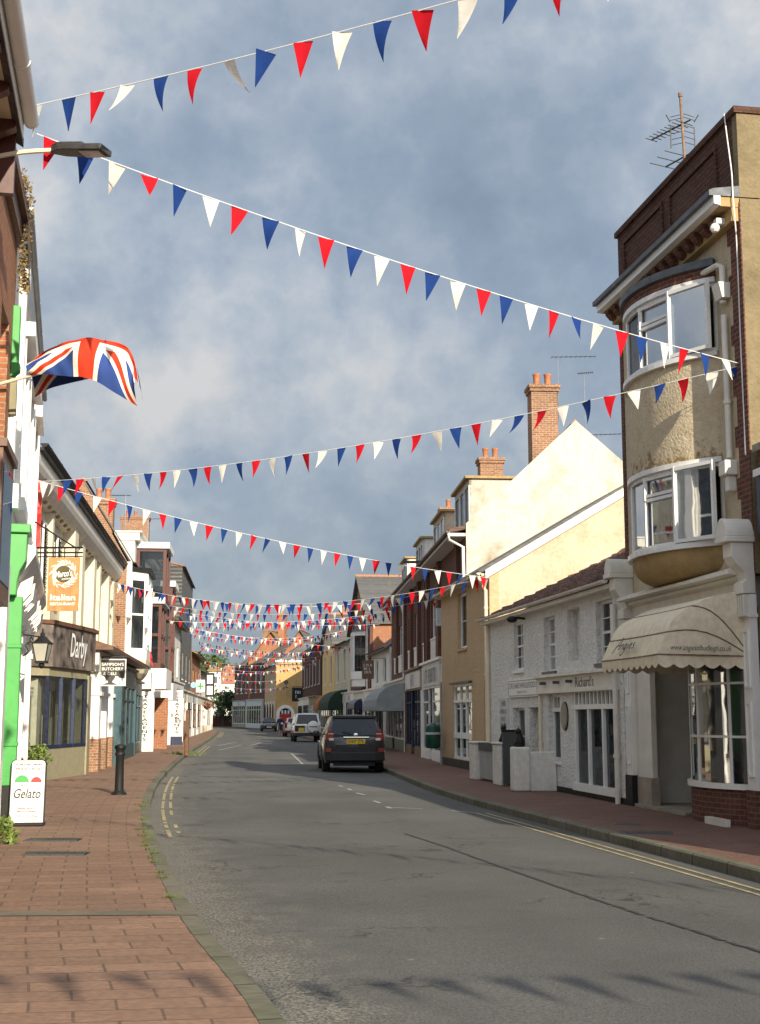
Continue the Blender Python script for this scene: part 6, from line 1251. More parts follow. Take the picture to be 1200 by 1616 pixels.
p = gnd(2, 1332, .12); t = thing('weed_plant', 'green leafy weed at the foot of the wall in the lower left', 'plant', p); mb = MB(); leaves(mb, [((0, 0, .12), .14), ((.02, .05, .22), .1), ((.12, 0, .08), .1)], 70, .045, rnd); mb.build('foliage', LEAFB, t)
# ================================================================= street furniture on the left
t = thing('pavement_sign', 'white gelato board with rounded top standing on the left pavement', 'sign board', gnd(41, 1304, .12), rad(8)); W_, H_ = .46, .86
def rrect(w, z0, z1, r, n=5): return [(-w / 2, z0), (w / 2, z0)] + [(w / 2 - r + r * math.cos(rad(90) * j / n), z1 - r + r * math.sin(rad(90) * j / n)) for j in range(n + 1)] + [(-w / 2 + r - r * math.sin(rad(90) * j / n), z1 - r + r * math.cos(rad(90) * j / n)) for j in range(n + 1)]
mb = MB(); mb.prismy(rrect(W_, .05, .05 + H_, .05), -.02, .02); b = mb.build('board', M['white2'], t, bevel=.004); b.rotation_euler = (rad(-6), 0, rad(0))
mb = MB(); mb.prismy(rrect(W_ + .035, .04, .065 + H_, .06), .0205, .05); k = mb.build('frame', M['black'], t); k.rotation_euler = (rad(-6), 0, 0); mb = MB(); mb.box(-.24, .24, -.05, .3, 0, .045); mb.build('base', M['black'], t, bevel=.015)
def bl(txt, w, h, z, m, **k): k.setdefault('bold', .035); return lettering(txt, w, h, b, (k.pop('x', 0), -.0225, z), m, **k)
bl('On Sale at the Creamery', .38, .035, .85, M['text_dark'], shear=.2); bl('200yds down the road', .37, .035, .79, M['text_dark'], shear=.2)
for cx, r_, m in ((-.085, .10, M['green']), (.115, .075, M['red'])):
    mb = MB(); mb.poly([(cx + r_ * math.cos(math.pi * j / 16), -.0225, .605 + r_ * math.sin(math.pi * j / 16)) for j in range(17)]); mb.build('scoop_mark', m, b)
mb = MB(); mb.tube([(.02 + .07 * math.cos(math.pi * j / 12), -.023, .68 + .065 * math.sin(math.pi * j / 12)) for j in range(13)], .002, 4); mb.build('scoop_outline', M['text_grey'], b)
bl("MARCO'S", .18, .032, .56, M['text_grey']); bl('Gelato', .37, .135, .45, M['text_dark'], shear=.28, bold=.015); bl('ARTIGIANALE', .37, .03, .30, M['lgrey'], spacing=1.3); bl('Made here in', .23, .03, .25, M['text_red']); bl("Marco's Italian", .26, .03, .205, M['text_red']); bl('07975 520506', .32, .04, .135, M['text_grey'])
mb = MB(); mb.box(-.19, .19, -.023, -.0225, .352, .358); mb.box(-.2, -.13, -.023, -.0225, .558, .561); mb.box(.13, .2, -.023, -.0225, .558, .561); mb.build('rule_line', M['text_grey'], b)
p = gnd(188, 1254, .12); t = thing('bollard', 'black iron bollard with a ringed top on the left pavement', 'bollard', p); mb = MB(); mb.lathe([(.125, 0), (.125, .05), (.09, .08), (.085, .3), (.08, .74), (.10, .77), (.10, .80), (.08, .83), (.095, .88), (.115, .91), (.11, .95), (.05, .975), (.0, .98)], 0, 0, 20); mb.build('post', M['black'], t, smooth=True); mb = MB(); mb.lathe([(.15, 0), (.15, .03), (.126, .04)], 0, 0, 20); mb.build('base', M['black'], t, smooth=True)
p = gnd(295, 1192, .12); t = thing('wooden_post', 'dark timber post on the pavement before the estate agents', 'post', p); mb = MB(); mb.box(-.07, .07, -.07, .07, 0, 1.72); mb.box(-.16, -.09, -.06, .06, 0, 1.35); mb.build('shaft', M['wood'], t); mb = MB(); mb.prismy([(-.08, 1.721), (.08, 1.721), (0, 1.8)], -.08, .08); mb.build('cap', M['wood'], t)
p = gnd(58, 1240, .12); t = thing('potted_bush', 'leafy green bush in a dark pot by the green pilaster', 'plant', p); rnd = random.Random(9); mb = MB(); cs = [((rnd.uniform(-.32, .28), rnd.uniform(-.12, .12), rnd.uniform(.4, .95)), rnd.uniform(.12, .2)) for i in range(16)]; leaves(mb, cs, 60, .045, rnd); mb.build('foliage', LEAFB, t)
mb = MB()
for c, r_ in cs: mb.tube([(c[0] * .2, c[1] * .2, .25), (c[0] * .6, c[1] * .6, c[2] * .6), c], .008, 4)
mb.build('stem', BARK, t); mb = MB(); mb.lathe([(.13, 0), (.19, .3), (.2, .32), (.17, .32), (.15, .28)], 0, 0, 14); mb.build('pot', M['dgrey'], t)
p = gnd(58, 1240, .12)
# right side litter bin on a post, street lamps
p = gnd(697, 1207, .12); t = thing('litter_bin', 'green litter bin with a pale band on a grey post by the tan house', 'bin', p); mb = MB(); mb.tube([(0, 0, 0), (0, 0, 2.6)], .04, 8); mb.build('post', M['grey'], t); mb = MB(); mb.lathe([(.2, .52), (.23, .6), (.24, 1.15), (.22, 1.22), (.08, 1.30), (0, 1.31)], -.27, -.0, 16); mb.build('bin', M['bingreen'], t, smooth=True); mb = MB(); mb.lathe([(.247, .95), (.25, .95), (.25, 1.02), (.247, 1.02)], -.27, 0, 16); mb.build('band', M['lgrey'], t)
t = thing('street_lamp', 'dark led street lamp head on a pale wall arm at the top left', 'street lamp', L0.world(U1 + .55, .0, 7.05), L0.rot); q = at(90, 238, 13.9) ; inv = (Matrix.Translation(t.location) @ Matrix.Rotation(L0.rot, 4, 'Z')).inverted()
h0 = inv @ at(86, 237, 13.7); h1 = inv @ at(168, 237, 13.5); w0 = inv @ at(-14, 249, 13.6)
mb = MB(); mb.tube(catmull([w0, w0.lerp(h0, .5) + Vector((0, 0, .02)), h0], 5), .028, 8); mb.build('arm', M['cream'], t, smooth=True)
d = (h1 - h0); ln = d.length; X = d.normalized(); Zv = Vector((0, 0, 1)); Yv = Zv.cross(X).normalized(); Zv = X.cross(Yv); mt = Matrix(((X.x, Yv.x, Zv.x, h0.x), (X.y, Yv.y, Zv.y, h0.y), (X.z, Yv.z, Zv.z, h0.z), (0, 0, 0, 1)))
mb = MB(); pr = [(-.06, .02), (.0, .045), (.1, .10), (.22, .115), (ln, .12)]
mb.prismz([(x, -y) for x, y in pr] + [(x, y) for x, y in reversed(pr)], -.035, .035); mb.prismz([(x * .6, -y * .7) for x, y in pr] + [(x * .6, y * .7) for x, y in reversed(pr)], .036, .07); mb.tr(mt); k = mb.build('lamp_head', M['iron'], t, bevel=.012); mb = MB(); mb.box(ln * .56, ln * .93, -.08, .08, -.05, -.0355); mb.tr(mt); mb.build('led_panel', M['lgrey'], k)
p = at(688, 892, 62); t = thing('street_lamp', 'dark street lamp arm reaching out below the eaves of the brick terrace', 'street lamp', p); mb = MB(); mb.tube(catmull([(.9, .3, -.35), (.1, 0, -.12), (-.5, 0, .12), (-.8, 0, .16)], 5), .05, 6); mb.build('arm', M['iron'], t); mb = MB(); mb.prismz([(-1.5, -.1), (-.8, -.13), (-.6, -.05), (-.6, .05), (-.8, .13), (-1.5, .1)], .1, .2); mb.build('lamp_head', M['iron'], t)
# ================================================================= vehicles (local: x right, y forward, rear at y=0)
PAINTS = {}
def carpaint(name, c, rough=.25, metal=.3):
    if name in MATS: return MATS[name]
    m, nt, b = _new(name); v = objco(nt); f = noise(nt, v, 2.5, 4); cc = mixc(nt, ramp(nt, f, (.4, 0), (.8, .12)), c, (.12, .10, .08))
    nt.links.new(cc, b.inputs['Base Color']); b.inputs['Roughness'].default_value = rough; b.inputs['Metallic'].default_value = metal; b.inputs['Coat Weight'].default_value = .7; b.inputs['Coat Roughness'].default_value = .05; MATS[name] = m; return m
CG = paint('car_glass', (.010, .012, .014), .08, var=.3, sc=2, spec=.45); TY = paint('tyre_rubber', (.018, .018, .018), .85); RIM = paint('alloy_rim', (.42, .42, .43), .3, metal=.8); CHR = paint('chrome', (.75, .75, .76), .12, metal=1); LRED = paint('red_lamp_lens', (.22, .008, .008), .2); LCLR = paint('clear_lamp_lens', (.65, .65, .65), .1); TRIM = paint('black_plastic', (.018, .018, .019), .6); PLY = paint('yellow_plate', (.78, .52, .03), .4); PLW = paint('white_plate', (.75, .75, .72), .4)
def loft(mb, rings, mi=0):
    k = len(rings[0]); vs = [p for r_ in rings for p in r_]; fs = [(a * k + i, a * k + (i + 1) % k, (a + 1) * k + (i + 1) % k, (a + 1) * k + i) for a in range(len(rings) - 1) for i in range(k)]; fs += [tuple(range(k)), tuple(range(len(vs) - 1, len(vs) - 1 - k, -1))]; mb.add(vs, fs, mi)
def ring(y, hw, zl, zh, crown=.03, tuck=.06):
    r_ = [(hw - tuck, zl), (hw, zl + (zh - zl) * .28), (hw + .0, zl + (zh - zl) * .62), (hw - .035, zh - .05), (hw - .10, zh)]
    return [(x, y, z) for x, z in r_] + [(0, y, zh + crown)] + [(-x, y, z) for x, z in reversed(r_)] + [(0, y, zl)]
def face_panel(mb, a, b, c, d, ins, off, mi=0):
    """inset quad lifted off the face a-b-c-d"""
    P = [Vector(q) for q in (a, b, c, d)]; cen = sum(P, Vector()) / 4; nn = (P[1] - P[0]).cross(P[3] - P[0]).normalized()
    mb.poly([cen + (q - cen) * (1 - ins) + nn * off for q in P], mi)
def vehicle(name, label, cat, loc, rz, pm, body, roof, glassy, wheels, width, track=None, group='vehicles in the street'):
    t = thing(name, label, cat, loc, rz, group); mb = MB(); loft(mb, [ring(*r_) for r_ in body]); o = mb.build('body', pm, t, smooth=True, bevel=.03)
    # greenhouse: lofted shell from belt to roof
    (y0, y1, zb, hwb), (y2, y3, zr, hwr) = roof
    B = [(-hwb, y0, zb), (hwb, y0, zb), (hwb, y1, zb), (-hwb, y1, zb)]; T = [(-hwr, y2, zr), (hwr, y2, zr), (hwr, y3, zr - .03), (-hwr, y3, zr - .03)]
    mb = MB(); mb.add(B + T + [(0, y2 + .1, zr + .035), (0, y3 - .1, zr + .01)], [(0, 1, 5, 4), (1, 2, 6, 5), (2, 3, 7, 6), (3, 0, 4, 7), (4, 5, 8), (5, 6, 9, 8), (6, 7, 9), (7, 4, 8, 9)]); c = mb.build('cabin', pm, t, smooth=True, bevel=.05)
    def win(nm, q, ins=.13, off=.012, m=CG):
        mb = MB(); face_panel(mb, *q, ins, off); return mb.build(nm, m, t)
    win('rear_window', (B[0], B[1], T[1], T[0]), glassy.get('rear', .14)); win('windscreen', (B[2], B[3], T[3], T[2]), .1)
    for s in (-1, 1):
        b0, b1, t0, t1 = ((B[1], B[2], T[1], T[2]) if s > 0 else (B[3], B[0], T[3], T[0]))
        b0, b1, t0, t1 = map(Vector, (b0, b1, t0, t1))
        for i, (f0, f1) in enumerate(glassy.get('side', ((.05, .3), (.33, .6), (.63, .93)))):
            if s < 0: f0, f1 = 1 - f1, 1 - f0
            win('side_window', (b0.lerp(b1, f0), b0.lerp(b1, f1), t0.lerp(t1, f1), t0.lerp(t1, f0)), .12, .012)
    R_ = wheels[2]; tr_ = track or (width / 2 - .02)
    for y in wheels[:2]:
        for s in (-1, 1):
            mb = MB(); mb.lathe([(R_ * .62, -.11), (R_ * .95, -.11), (R_, -.08), (R_, .08), (R_ * .95, .11), (R_ * .62, .11)], 0, 0, 24); mb.tr(Matrix.Translation((s * (tr_ - .11), y, R_)) @ Matrix.Rotation(rad(90), 4, 'Y')); w = mb.build('wheel', TY, t, smooth=True)
            mb = MB(); mb.lathe([(0, -.06), (R_ * .6, -.09), (R_ * .63, .07), (R_ * .2, .06), (0, .06)], 0, 0, 14); mb.tr(Matrix.Translation((s * (tr_ - .11), y, R_)) @ Matrix.Rotation(s * rad(90), 4, 'Y')); mb.build('rim', RIM, w)
            mb = MB(); n = 14; A = [(y + (R_ + .07) * math.cos(math.pi * j / n), R_ + (R_ + .07) * math.sin(math.pi * j / n)) for j in range(n + 1)]; mb.prism(A, s * (width / 2 - .25), s * (width / 2 + .012)); mb.build('wheel_arch', TRIM, t)
    for s in (-1, 1):
        mb = MB(); mb.ball((s * (hwb + .17), y1 - .35, zb + .07), .1, 8, sc=(1.1, .6, .85)); mb.bar((s * hwb, y1 - .35, zb + .02), (s * (hwb + .12), y1 - .35, zb + .05), .06, .05); mb.build('wing_mirror', pm if glassy.get('mirror') is None else glassy['mirror'], t, smooth=True)
    return t
def plate(t, txt, w, h, x, y, z, m, rz=0):
    mb = MB(); mb.box(-w / 2, w / 2, -.012, .0, -h / 2, h / 2); o = mb.build('number_plate', m, t); o.location = (x, y, z); o.rotation_euler = (0, 0, rz); lettering(txt, w * .86, h * .62, o, (0, -.0135, 0), M['text_dark'], bold=.02)
# grey estate car / suv
SP = gnd(560, 1221); SR = rad(5)
t = vehicle('parked_car', 'dark grey off-road car parked at the right kerb, seen from behind', 'car', (SP.x, SP.y, 0), SR, carpaint('dark_grey_car_paint', (.026, .028, .032), .3, .3),
    [(.0, .78, .42, 1.0, .0), (.07, .87, .33, 1.08, .02), (.3, .91, .28, 1.1, .03), (1.4, .92, .28, 1.09), (3.0, .915, .28, 1.06), (3.7, .90, .3, .99), (4.15, .84, .34, .88), (4.36, .66, .42, .76)],
    ((.06, 3.35, 1.06, .83), (.46, 2.35, 1.66, .645)), dict(side=((.04, .22), (.25, .52), (.55, .88)), rear=.12), (.95, 3.5, .36), 1.84)
mb = MB(); mb.box(-.62, .62, -.035, .06, 1.58, 1.64); 
for s in (-1, 1): mb.tube([(s * .55, .7, 1.72), (s * .56, 1.4, 1.745), (s * .55, 2.2, 1.72)], .02, 6)
mb.tr(Matrix.Translation((0, .40, .01))); mb.build('spoiler', TRIM, t)
for s in (-1, 1):
    mb = MB(); mb.prismy([(s * .60, .92), (s * .86, .95), (s * .85, 1.1), (s * .77, 1.27), (s * .66, 1.26), (s * .60, 1.1)], -.015, .35); k = mb.build('tail_lamp', LRED, t, bevel=.02); mb = MB(); mb.box(s * .68 - .07, s * .68 + .07, -.02, -.0155, .95, 1.02); mb.build('reversing_lamp', LCLR, k); mb = MB(); mb.box(s * .7 - .08, s * .7 + .08, -.02, -.0155, 1.13, 1.15); mb.build('lamp_strip', LCLR, k)
    mb = MB(); mb.box(s * .76 - .08, s * .76 + .08, -.05, .02, .62, .73); mb.build('reflector', LRED, t)
mb = MB(); mb.prismz([(-.82, .3), (-.86, .0), (-.6, -.07), (.6, -.07), (.86, .0), (.82, .3)], .36, .62); mb.build('bumper', TRIM, t, bevel=.03); mb = MB(); mb.box(-.55, .6, -.03, .02, .60, .78); mb.box(-.6, .6, .1, .6, .22, .36); mb.build('lower_trim', TRIM, t)
mb = MB(); mb.box(-.34, .42, -.05, .0, 1.015, 1.06); mb.build('chrome_strip', CHR, t, bevel=.01); mb = MB(); mb.ball((.03, -.02, 1.115), .06, 10, sc=(1.1, .25, .75)); mb.tube([(-.03, -.035, 1.115), (.09, -.035, 1.115)], .008, 4); mb.build('badge', CHR, t)
plate(t, 'KN07 ZTE', .54, .13, .03, -.02, .92, PLY); mb = MB(); mb.box(-.56, .56, -.012, .02, .79, .82); mb.build('tailgate_line', CHR if False else TRIM, t)
mb = MB(); mb.box(-.62, -.48, -.012, .01, 1.1, 1.12); mb.bar((.1, .02, 1.14), (-.36, .10, 1.2), .02, .02); mb.build('wiper', TRIM, t); mb = MB(); mb.tube([(0, 1.2, 1.68), (.0, 1.15, 1.88)], .006, 4); mb.build('aerial_rod', TRIM, t)
for x0, x1, z in ((-.80, .80, .585), (-.83, .83, 1.085)): mb = MB(); mb.box(x0, x1, .02, .05, z, z + .008); mb.build('panel_gap', M['black'], t)
for s in (-1, 1):
    mb = MB(); mb.tube(catmull([(s * .925, 1.45, .45), (s * .93, 1.47, .8), (s * .90, 1.5, 1.05)], 4), .006, 4); mb.tube(catmull([(s * .925, 2.45, .45), (s * .93, 2.45, .8), (s * .90, 2.45, 1.05)], 4), .006, 4); mb.build('door_gap', M['black'], t)
    for y in (1.62, 2.62): mb = MB(); mb.box(min(s * .925, s * .96), max(s * .925, s * .96), y, y + .18, .87, .91); mb.build('door_handle', CHR, t)
# white off-road car with a spare wheel
p = gnd(484, 1171.5); t = vehicle('parked_car', 'white boxy off-road car with a covered spare wheel on its tailgate', 'car', (p.x + .05, p.y, 0), rad(7), carpaint('white_car_paint', (.72, .72, .70), .3, 0),
    [(.0, .82, .5, 1.08, .0), (.05, .86, .45, 1.12, .01), (2.6, .87, .42, 1.12), (3.9, .84, .45, 1.06), (4.1, .78, .5, .98)], ((.04, 3.0, 1.1, .84), (.20, 2.5, 1.80, .70)), dict(side=((.04, .4), (.45, .92)), rear=.16, mirror=M['white2']), (.75, 3.1, .36), 1.76)
mb = MB(); mb.lathe([(0, -.1), (.34, -.1), (.37, -.06), (.37, .1), (.34, .12), (0, .13)], 0, 0, 24); mb.tr(Matrix.Translation((.36, -.12, .98)) @ Matrix.Rotation(rad(90), 4, 'X')); k = mb.build('spare_wheel', M['white2'], t, smooth=True); mb = MB(); mb.box(.08, .64, -.258, -.2, .96, 1.01); mb.box(.3, .42, -.258, -.2, .94, .959); mb.build('cover_badge', M['text_dark'], k); mb = MB(); mb.lathe([(.372, -.06), (.385, -.06), (.385, .06), (.372, .06)], 0, 0, 24); mb.tr(Matrix.Translation((.36, -.1, .98)) @ Matrix.Rotation(rad(90), 4, 'X')); mb.build('tyre', TY, k)
mb = MB(); mb.box(-.84, .84, -.12, .2, .40, .60); mb.build('bumper', TRIM, t, bevel=.02); mb = MB(); mb.box(-.8, -.16, -.02, .02, .68, 1.05); mb.build('lamp_panel', TRIM, t)
plate(t, '~~~~|~~~', .36, .22, -.38, -.035, .80, PLY)
for s in (-1, 1): mb = MB(); mb.box(s * .77 - .06, s * .77 + .06, -.135, -.1, .45, .56); mb.build('tail_lamp', LRED, t)
# white and red car ahead of it
p = gnd(462, 1163); t = vehicle('parked_car', 'small white car with tall red tail lamps, ahead of the white off-road car', 'car', (p.x + .2, p.y, 0), rad(7), MATS['white_car_paint'],
    [(.0, .74, .4, .9, .0), (.08, .82, .3, 1.0), (1.5, .84, .26, 1.0), (3.2, .82, .28, .92), (3.8, .7, .36, .74)], ((.08, 2.9, .98, .76), (.5, 2.0, 1.5, .58)), {}, (.65, 3.1, .3), 1.68)
for s in (-1, 1): mb = MB(); mb.box(s * .74 - .09, s * .74 + .09, -.03, .2, .72, 1.12); mb.build('tail_lamp', LRED, t, bevel=.02)
mb = MB(); mb.box(-.8, .8, -.06, .1, .3, .5); mb.build('bumper', LRED, t, bevel=.02); plate(t, '~~~~ ~~~', .5, .12, 0, -.065, .62, PLY)
# dark hatchback facing the camera
p = gnd(426, 1154.5); t = vehicle('oncoming_car', 'dark hatchback facing the camera at the far bend of the street', 'car', (p.x - .5, p.y + 4.1, 0), rad(180 + 6), carpaint('black_blue_car_paint', (.014, .016, .022), .25, .3),
    [(.0, .74, .4, .9, .0), (.1, .84, .3, .98), (1.5, .87, .26, .98), (3.0, .86, .26, .92), (3.8, .78, .28, .78), (4.1, .6, .34, .62)], ((.1, 3.2, .95, .78), (.6, 2.0, 1.46, .58)), {}, (.7, 3.3, .31), 1.76)
for s in (-1, 1): mb = MB(); mb.add([(s * .42, 4.05, .62), (s * .72, 3.8, .68), (s * .78, 3.5, .84), (s * .5, 3.9, .78)], [(0, 1, 2, 3)]); mb.build('headlamp', LCLR, t)
mb = MB(); mb.box(-.45, .45, 3.98, 4.14, .34, .48); mb.build('grille', TRIM, t); mb = MB(); mb.box(-.26, .26, 4.13, 4.15, .42, .53); mb.build('number_plate', PLW, t)
# ================================================================= person walking beside the cars
def person(loc, rz, label, h=1.68):
    t = thing('person', label, 'person', loc, rz); me = bpy.data.meshes.new('body'); k = h / 1.7
    J = dict(pel=(0, 0, .92, .15), wst=(0, 0, 1.08, .135), chs=(0, .0, 1.30, .155), shl=(0, 0, 1.42, .11), nek=(0, .01, 1.48, .055), hd0=(0, .02, 1.56, .085), hd1=(0, .02, 1.66, .088), hd2=(0, .02, 1.71, .05))
    for s, n_ in ((-1, 'l'), (1, 'r')):
        st = .16 * s
        J.update({n_ + 'hip': (s * .09, 0, .86, .10), n_ + 'kne': (s * .10, .10 * s, .48, .062), n_ + 'ank': (s * .10, .12 * s - .05, .08, .042), n_ + 'toe': (s * .11, .12 * s + .12, .035, .036), n_ + 'sho': (s * .18, 0, 1.40, .062), n_ + 'elb': (s * .24, -.08 * s - .02, 1.13, .045), n_ + 'wri': (s * .24, -.12 * s + .08, .90, .032), n_ + 'pal': (s * .235, -.12 * s + .12, .83, .035)})
    E_ = [('pel', 'wst'), ('wst', 'chs'), ('chs', 'shl'), ('shl', 'nek'), ('nek', 'hd0'), ('hd0', 'hd1'), ('hd1', 'hd2')]
    for n_ in 'lr': E_ += [('pel', n_ + 'hip'), (n_ + 'hip', n_ + 'kne'), (n_ + 'kne', n_ + 'ank'), (n_ + 'ank', n_ + 'toe'), ('shl', n_ + 'sho'), (n_ + 'sho', n_ + 'elb'), (n_ + 'elb', n_ + 'wri'), (n_ + 'wri', n_ + 'pal')]
    ks = list(J)
    for s, n_ in ((-1, 'l'), (1, 'r')):
        b = Vector(J[n_ + 'pal'][:3])
        for i in range(5):
            a = b + Vector((s * (.0 if i < 4 else -.02), (-.027 + .018 * i) if i < 4 else .045, -.055 if i < 4 else -.01)); c = a + Vector((-s * .012, .008, -(.045, .055, .058, .05, .035)[i])); J[f'{n_}f{i}a'] = (*a, .009); J[f'{n_}f{i}b'] = (*c, .008); E_ += [(n_ + 'pal', f'{n_}f{i}a'), (f'{n_}f{i}a', f'{n_}f{i}b')]
    ks = list(J); me.from_pydata([Vector(J[q][:3]) * k for q in ks], [(ks.index(a), ks.index(b)) for a, b in E_], []); o = bpy.data.objects.new('body', me); C.objects.link(o); o.parent = t
    md = o.modifiers.new('skin', 'SKIN'); sv = me.skin_vertices[0].data if me.skin_vertices else me.attributes and None
    if not me.skin_vertices:
        bm = bmesh.new(); bm.from_mesh(me); bm.verts.layers.skin.verify(); bm.to_mesh(me); bm.free()
    for i, q in enumerate(ks):
        v = me.skin_vertices[0].data[i]; v.radius = (J[q][3] * k, J[q][3] * k * (.78 if q in ('pel', 'wst', 'chs', 'shl') else 1)); v.use_root = q == 'pel'
    o.modifiers.new('sub', 'SUBSURF').levels = 1; o.modifiers['sub'].render_levels = 1
    sk = paint('skin', (.50, .28, .19), .6, var=.06); me.materials.append(sk)
    mb = MB(); mb.lathe([(.165, .80), (.175, .9), (.165, 1.08), (.19, 1.3), (.17, 1.41), (.07, 1.47)], 0, 0, 14); mb.tr(Matrix.Diagonal((1.05, .82, 1, 1)))
    for s in (-1, 1): mb.tube([(s * .16, 0, 1.40), (s * .245, -.08 * s - .02, 1.13), (s * .243, -.115 * s + .07, .93)], [.08, .062, .05], 8)
    mb.build('jacket', M['navy'], t, smooth=True); mb = MB()
    for s in (-1, 1): mb.tube([(s * .085, 0, .9), (s * .10, .07 * s, .6), (s * .10, .10 * s, .46)], [.115, .095, .088], 10)
    mb.build('shorts', M['dgrey'], t, smooth=True); mb = MB(); mb.ball((0, .0, 1.665), .105, 12, sc=(.95, 1.05, .9)); mb.build('hair', M['wood'], t, smooth=True)
    for s in (-1, 1): mb = MB(); mb.ball((s * .105, .12 * s + .02, .045), .05, 8, sc=(1, 2.5, .85)); mb.build('shoe', M['white2'], t, smooth=True)
    for s in (-1, 1): mb = MB(); mb.ball((s * .035, .112, 1.605), .011, 6); mb.build('eye', M['black'], t)
    mb = MB(); mb.add([(0, .10, 1.605), (-.016, .105, 1.56), (.016, .105, 1.56), (0, .135, 1.565)], [(0, 1, 3), (0, 3, 2), (1, 2, 3)]); mb.build('nose', sk, t); mb = MB(); mb.box(-.022, .022, .10, .112, 1.522, 1.53); mb.build('mouth', M['text_red'], t)
    return t
p = gnd(442.5, 1161); person((p.x, p.y, 0), rad(15), 'person in a dark navy top and shorts walking beside the parked white cars')
# ================================================================= union flag
fl = thing('union_flag', 'red white and blue union flag billowing from a wooden wall pole on the left', 'flag', L0.world(U1 + 3.2, 0, 5.98)); org = Vector(fl.location)
Y = 16.6
tip = at(68, 588, Y); root_ = at(-8, 608, Y + .1); mb = MB(); mb.tube([root_ - org, tip - org], [.026, .018], 8); mb.ball(tip - org, .03, 8); mb.build('pole', M['cream'], fl, smooth=True)
bot = [at(*q) for q in ((48, 592, Y), (78, 591, Y - .04), (108, 594, Y - .12), (128, 594, Y - .16), (152, 602, Y - .12), (185, 622, Y - .04), (216, 640, Y - .1))]
top = [at(*q) for q in ((42, 578, Y + .05), (66, 555, Y + .08), (98, 541, Y), (132, 536, Y - .06), (172, 536, Y + .04), (204, 550, Y + .05), (215, 598, Y - .08))]
bot = resample(catmull(bot, 6), 97); top = resample(catmull(top, 6), 97); NV = 48; me = bpy.data.meshes.new('cloth'); vs = []; fs = []; uvs = []
for j in range(NV + 1):
    v = j / NV
    for i in range(97):
        s = i / 96; b, t_ = bot[i], top[i]
        if v <= .445: w = v / .445; q = b.lerp(t_, w) + Vector((0, -.10 * math.sin(math.pi * w) - (.05 * math.sin(11 * s + 3 * w) + .03 * math.sin(23 * s - 4 * w) + .015 * math.sin(41 * s + 7 * w)) * (.35 + .65 * w), .012 * math.sin(14 * s + 2) * w))
        else: w = (v - .445) / .555; q = t_ + Vector((.02 * w, .42 * math.sin(w * 1.3), -.30 * w * w * (1 + .4 * math.sin(5 * s)) - .012)); 
        vs.append(q - org); uvs.append((s, v))
fs = [(j * 97 + i, j * 97 + i + 1, (j + 1) * 97 + i + 1, (j + 1) * 97 + i) for j in range(NV) for i in range(96)]
me.from_pydata(vs, [], fs); l = me.uv_layers.new(name='UVMap')
for p in me.polygons:
    for li in p.loop_indices: l.data[li].uv = uvs[me.loops[li].vertex_index]
me.polygons.foreach_set('use_smooth', [True] * len(me.polygons))
m, nt, b = _new('union_flag_cloth'); tc = nt.nodes.new('ShaderNodeTexCoord'); sx = nt.nodes.new('ShaderNodeSeparateXYZ'); nt.links.new(tc.outputs['UV'], sx.inputs[0])
u_, v_ = sx.outputs[0], sx.outputs[1]; x_ = math_(nt, 'MULTIPLY', math_(nt, 'SUBTRACT', u_, .5), 1.6); y_ = math_(nt, 'SUBTRACT', v_, .5)
ax_, ay_ = math_(nt, 'ABSOLUTE', x_), math_(nt, 'ABSOLUTE', y_); ucr = math_(nt, 'MINIMUM', ax_, ay_)
dg = math_(nt, 'MULTIPLY', math_(nt, 'SUBTRACT', math_(nt, 'MULTIPLY', ax_, .5), math_(nt, 'MULTIPLY', ay_, .8)), 1.06)   # signed distance to the diagonal
sgn = math_(nt, 'SIGN', math_(nt, 'MULTIPLY', x_, 1)); 
wd = math_(nt, 'LESS_THAN', math_(nt, 'ABSOLUTE', dg), .085); rd_ = math_(nt, 'LESS_THAN', math_(nt, 'ABSOLUTE', math_(nt, 'ADD', dg, .018)), .03)
c = mixc(nt, wd, (.035, .07, .24), (.78, .72, .62)); c = mixc(nt, rd_, c, (.56, .045, .02)); c = mixc(nt, math_(nt, 'LESS_THAN', ucr, .165), c, (.78, .72, .62)); c = mixc(nt, math_(nt, 'LESS_THAN', ucr, .10), c, (.60, .045, .02))
nt.links.new(c, b.inputs['Base Color']); b.inputs['Roughness'].default_value = .8; b.inputs['Specular IOR Level'].default_value = .1
me.materials.append(m); o = bpy.data.objects.new('cloth', me); C.objects.link(o); o.parent = fl
# ================================================================= bunting
def cloth(name, c):
    m, nt, b = _new(name); out = nt.nodes['Material Output']; v = objco(nt); cc = mixc(nt, ramp(nt, noise(nt, v, 9, 3), (.3, 0), (.7, 1)), scl(c, .88), scl(c, 1.08)); nt.links.new(cc, b.inputs['Base Color']); b.inputs['Roughness'].default_value = .8; b.inputs['Specular IOR Level'].default_value = .1
    tr = nt.nodes.new('ShaderNodeBsdfTranslucent'); nt.links.new(cc, tr.inputs['Color']); mx = nt.nodes.new('ShaderNodeMixShader'); mx.inputs[0].default_value = .3; nt.links.new(b.outputs[0], mx.inputs[1]); nt.links.new(tr.outputs[0], mx.inputs[2]); nt.links.new(mx.outputs[0], out.inputs['Surface']); return m
BC = [cloth('red_bunting', (.60, .012, .022)), cloth('white_bunting', (.80, .76, .68)), cloth('blue_bunting', (.018, .055, .23))]
PEN = {}
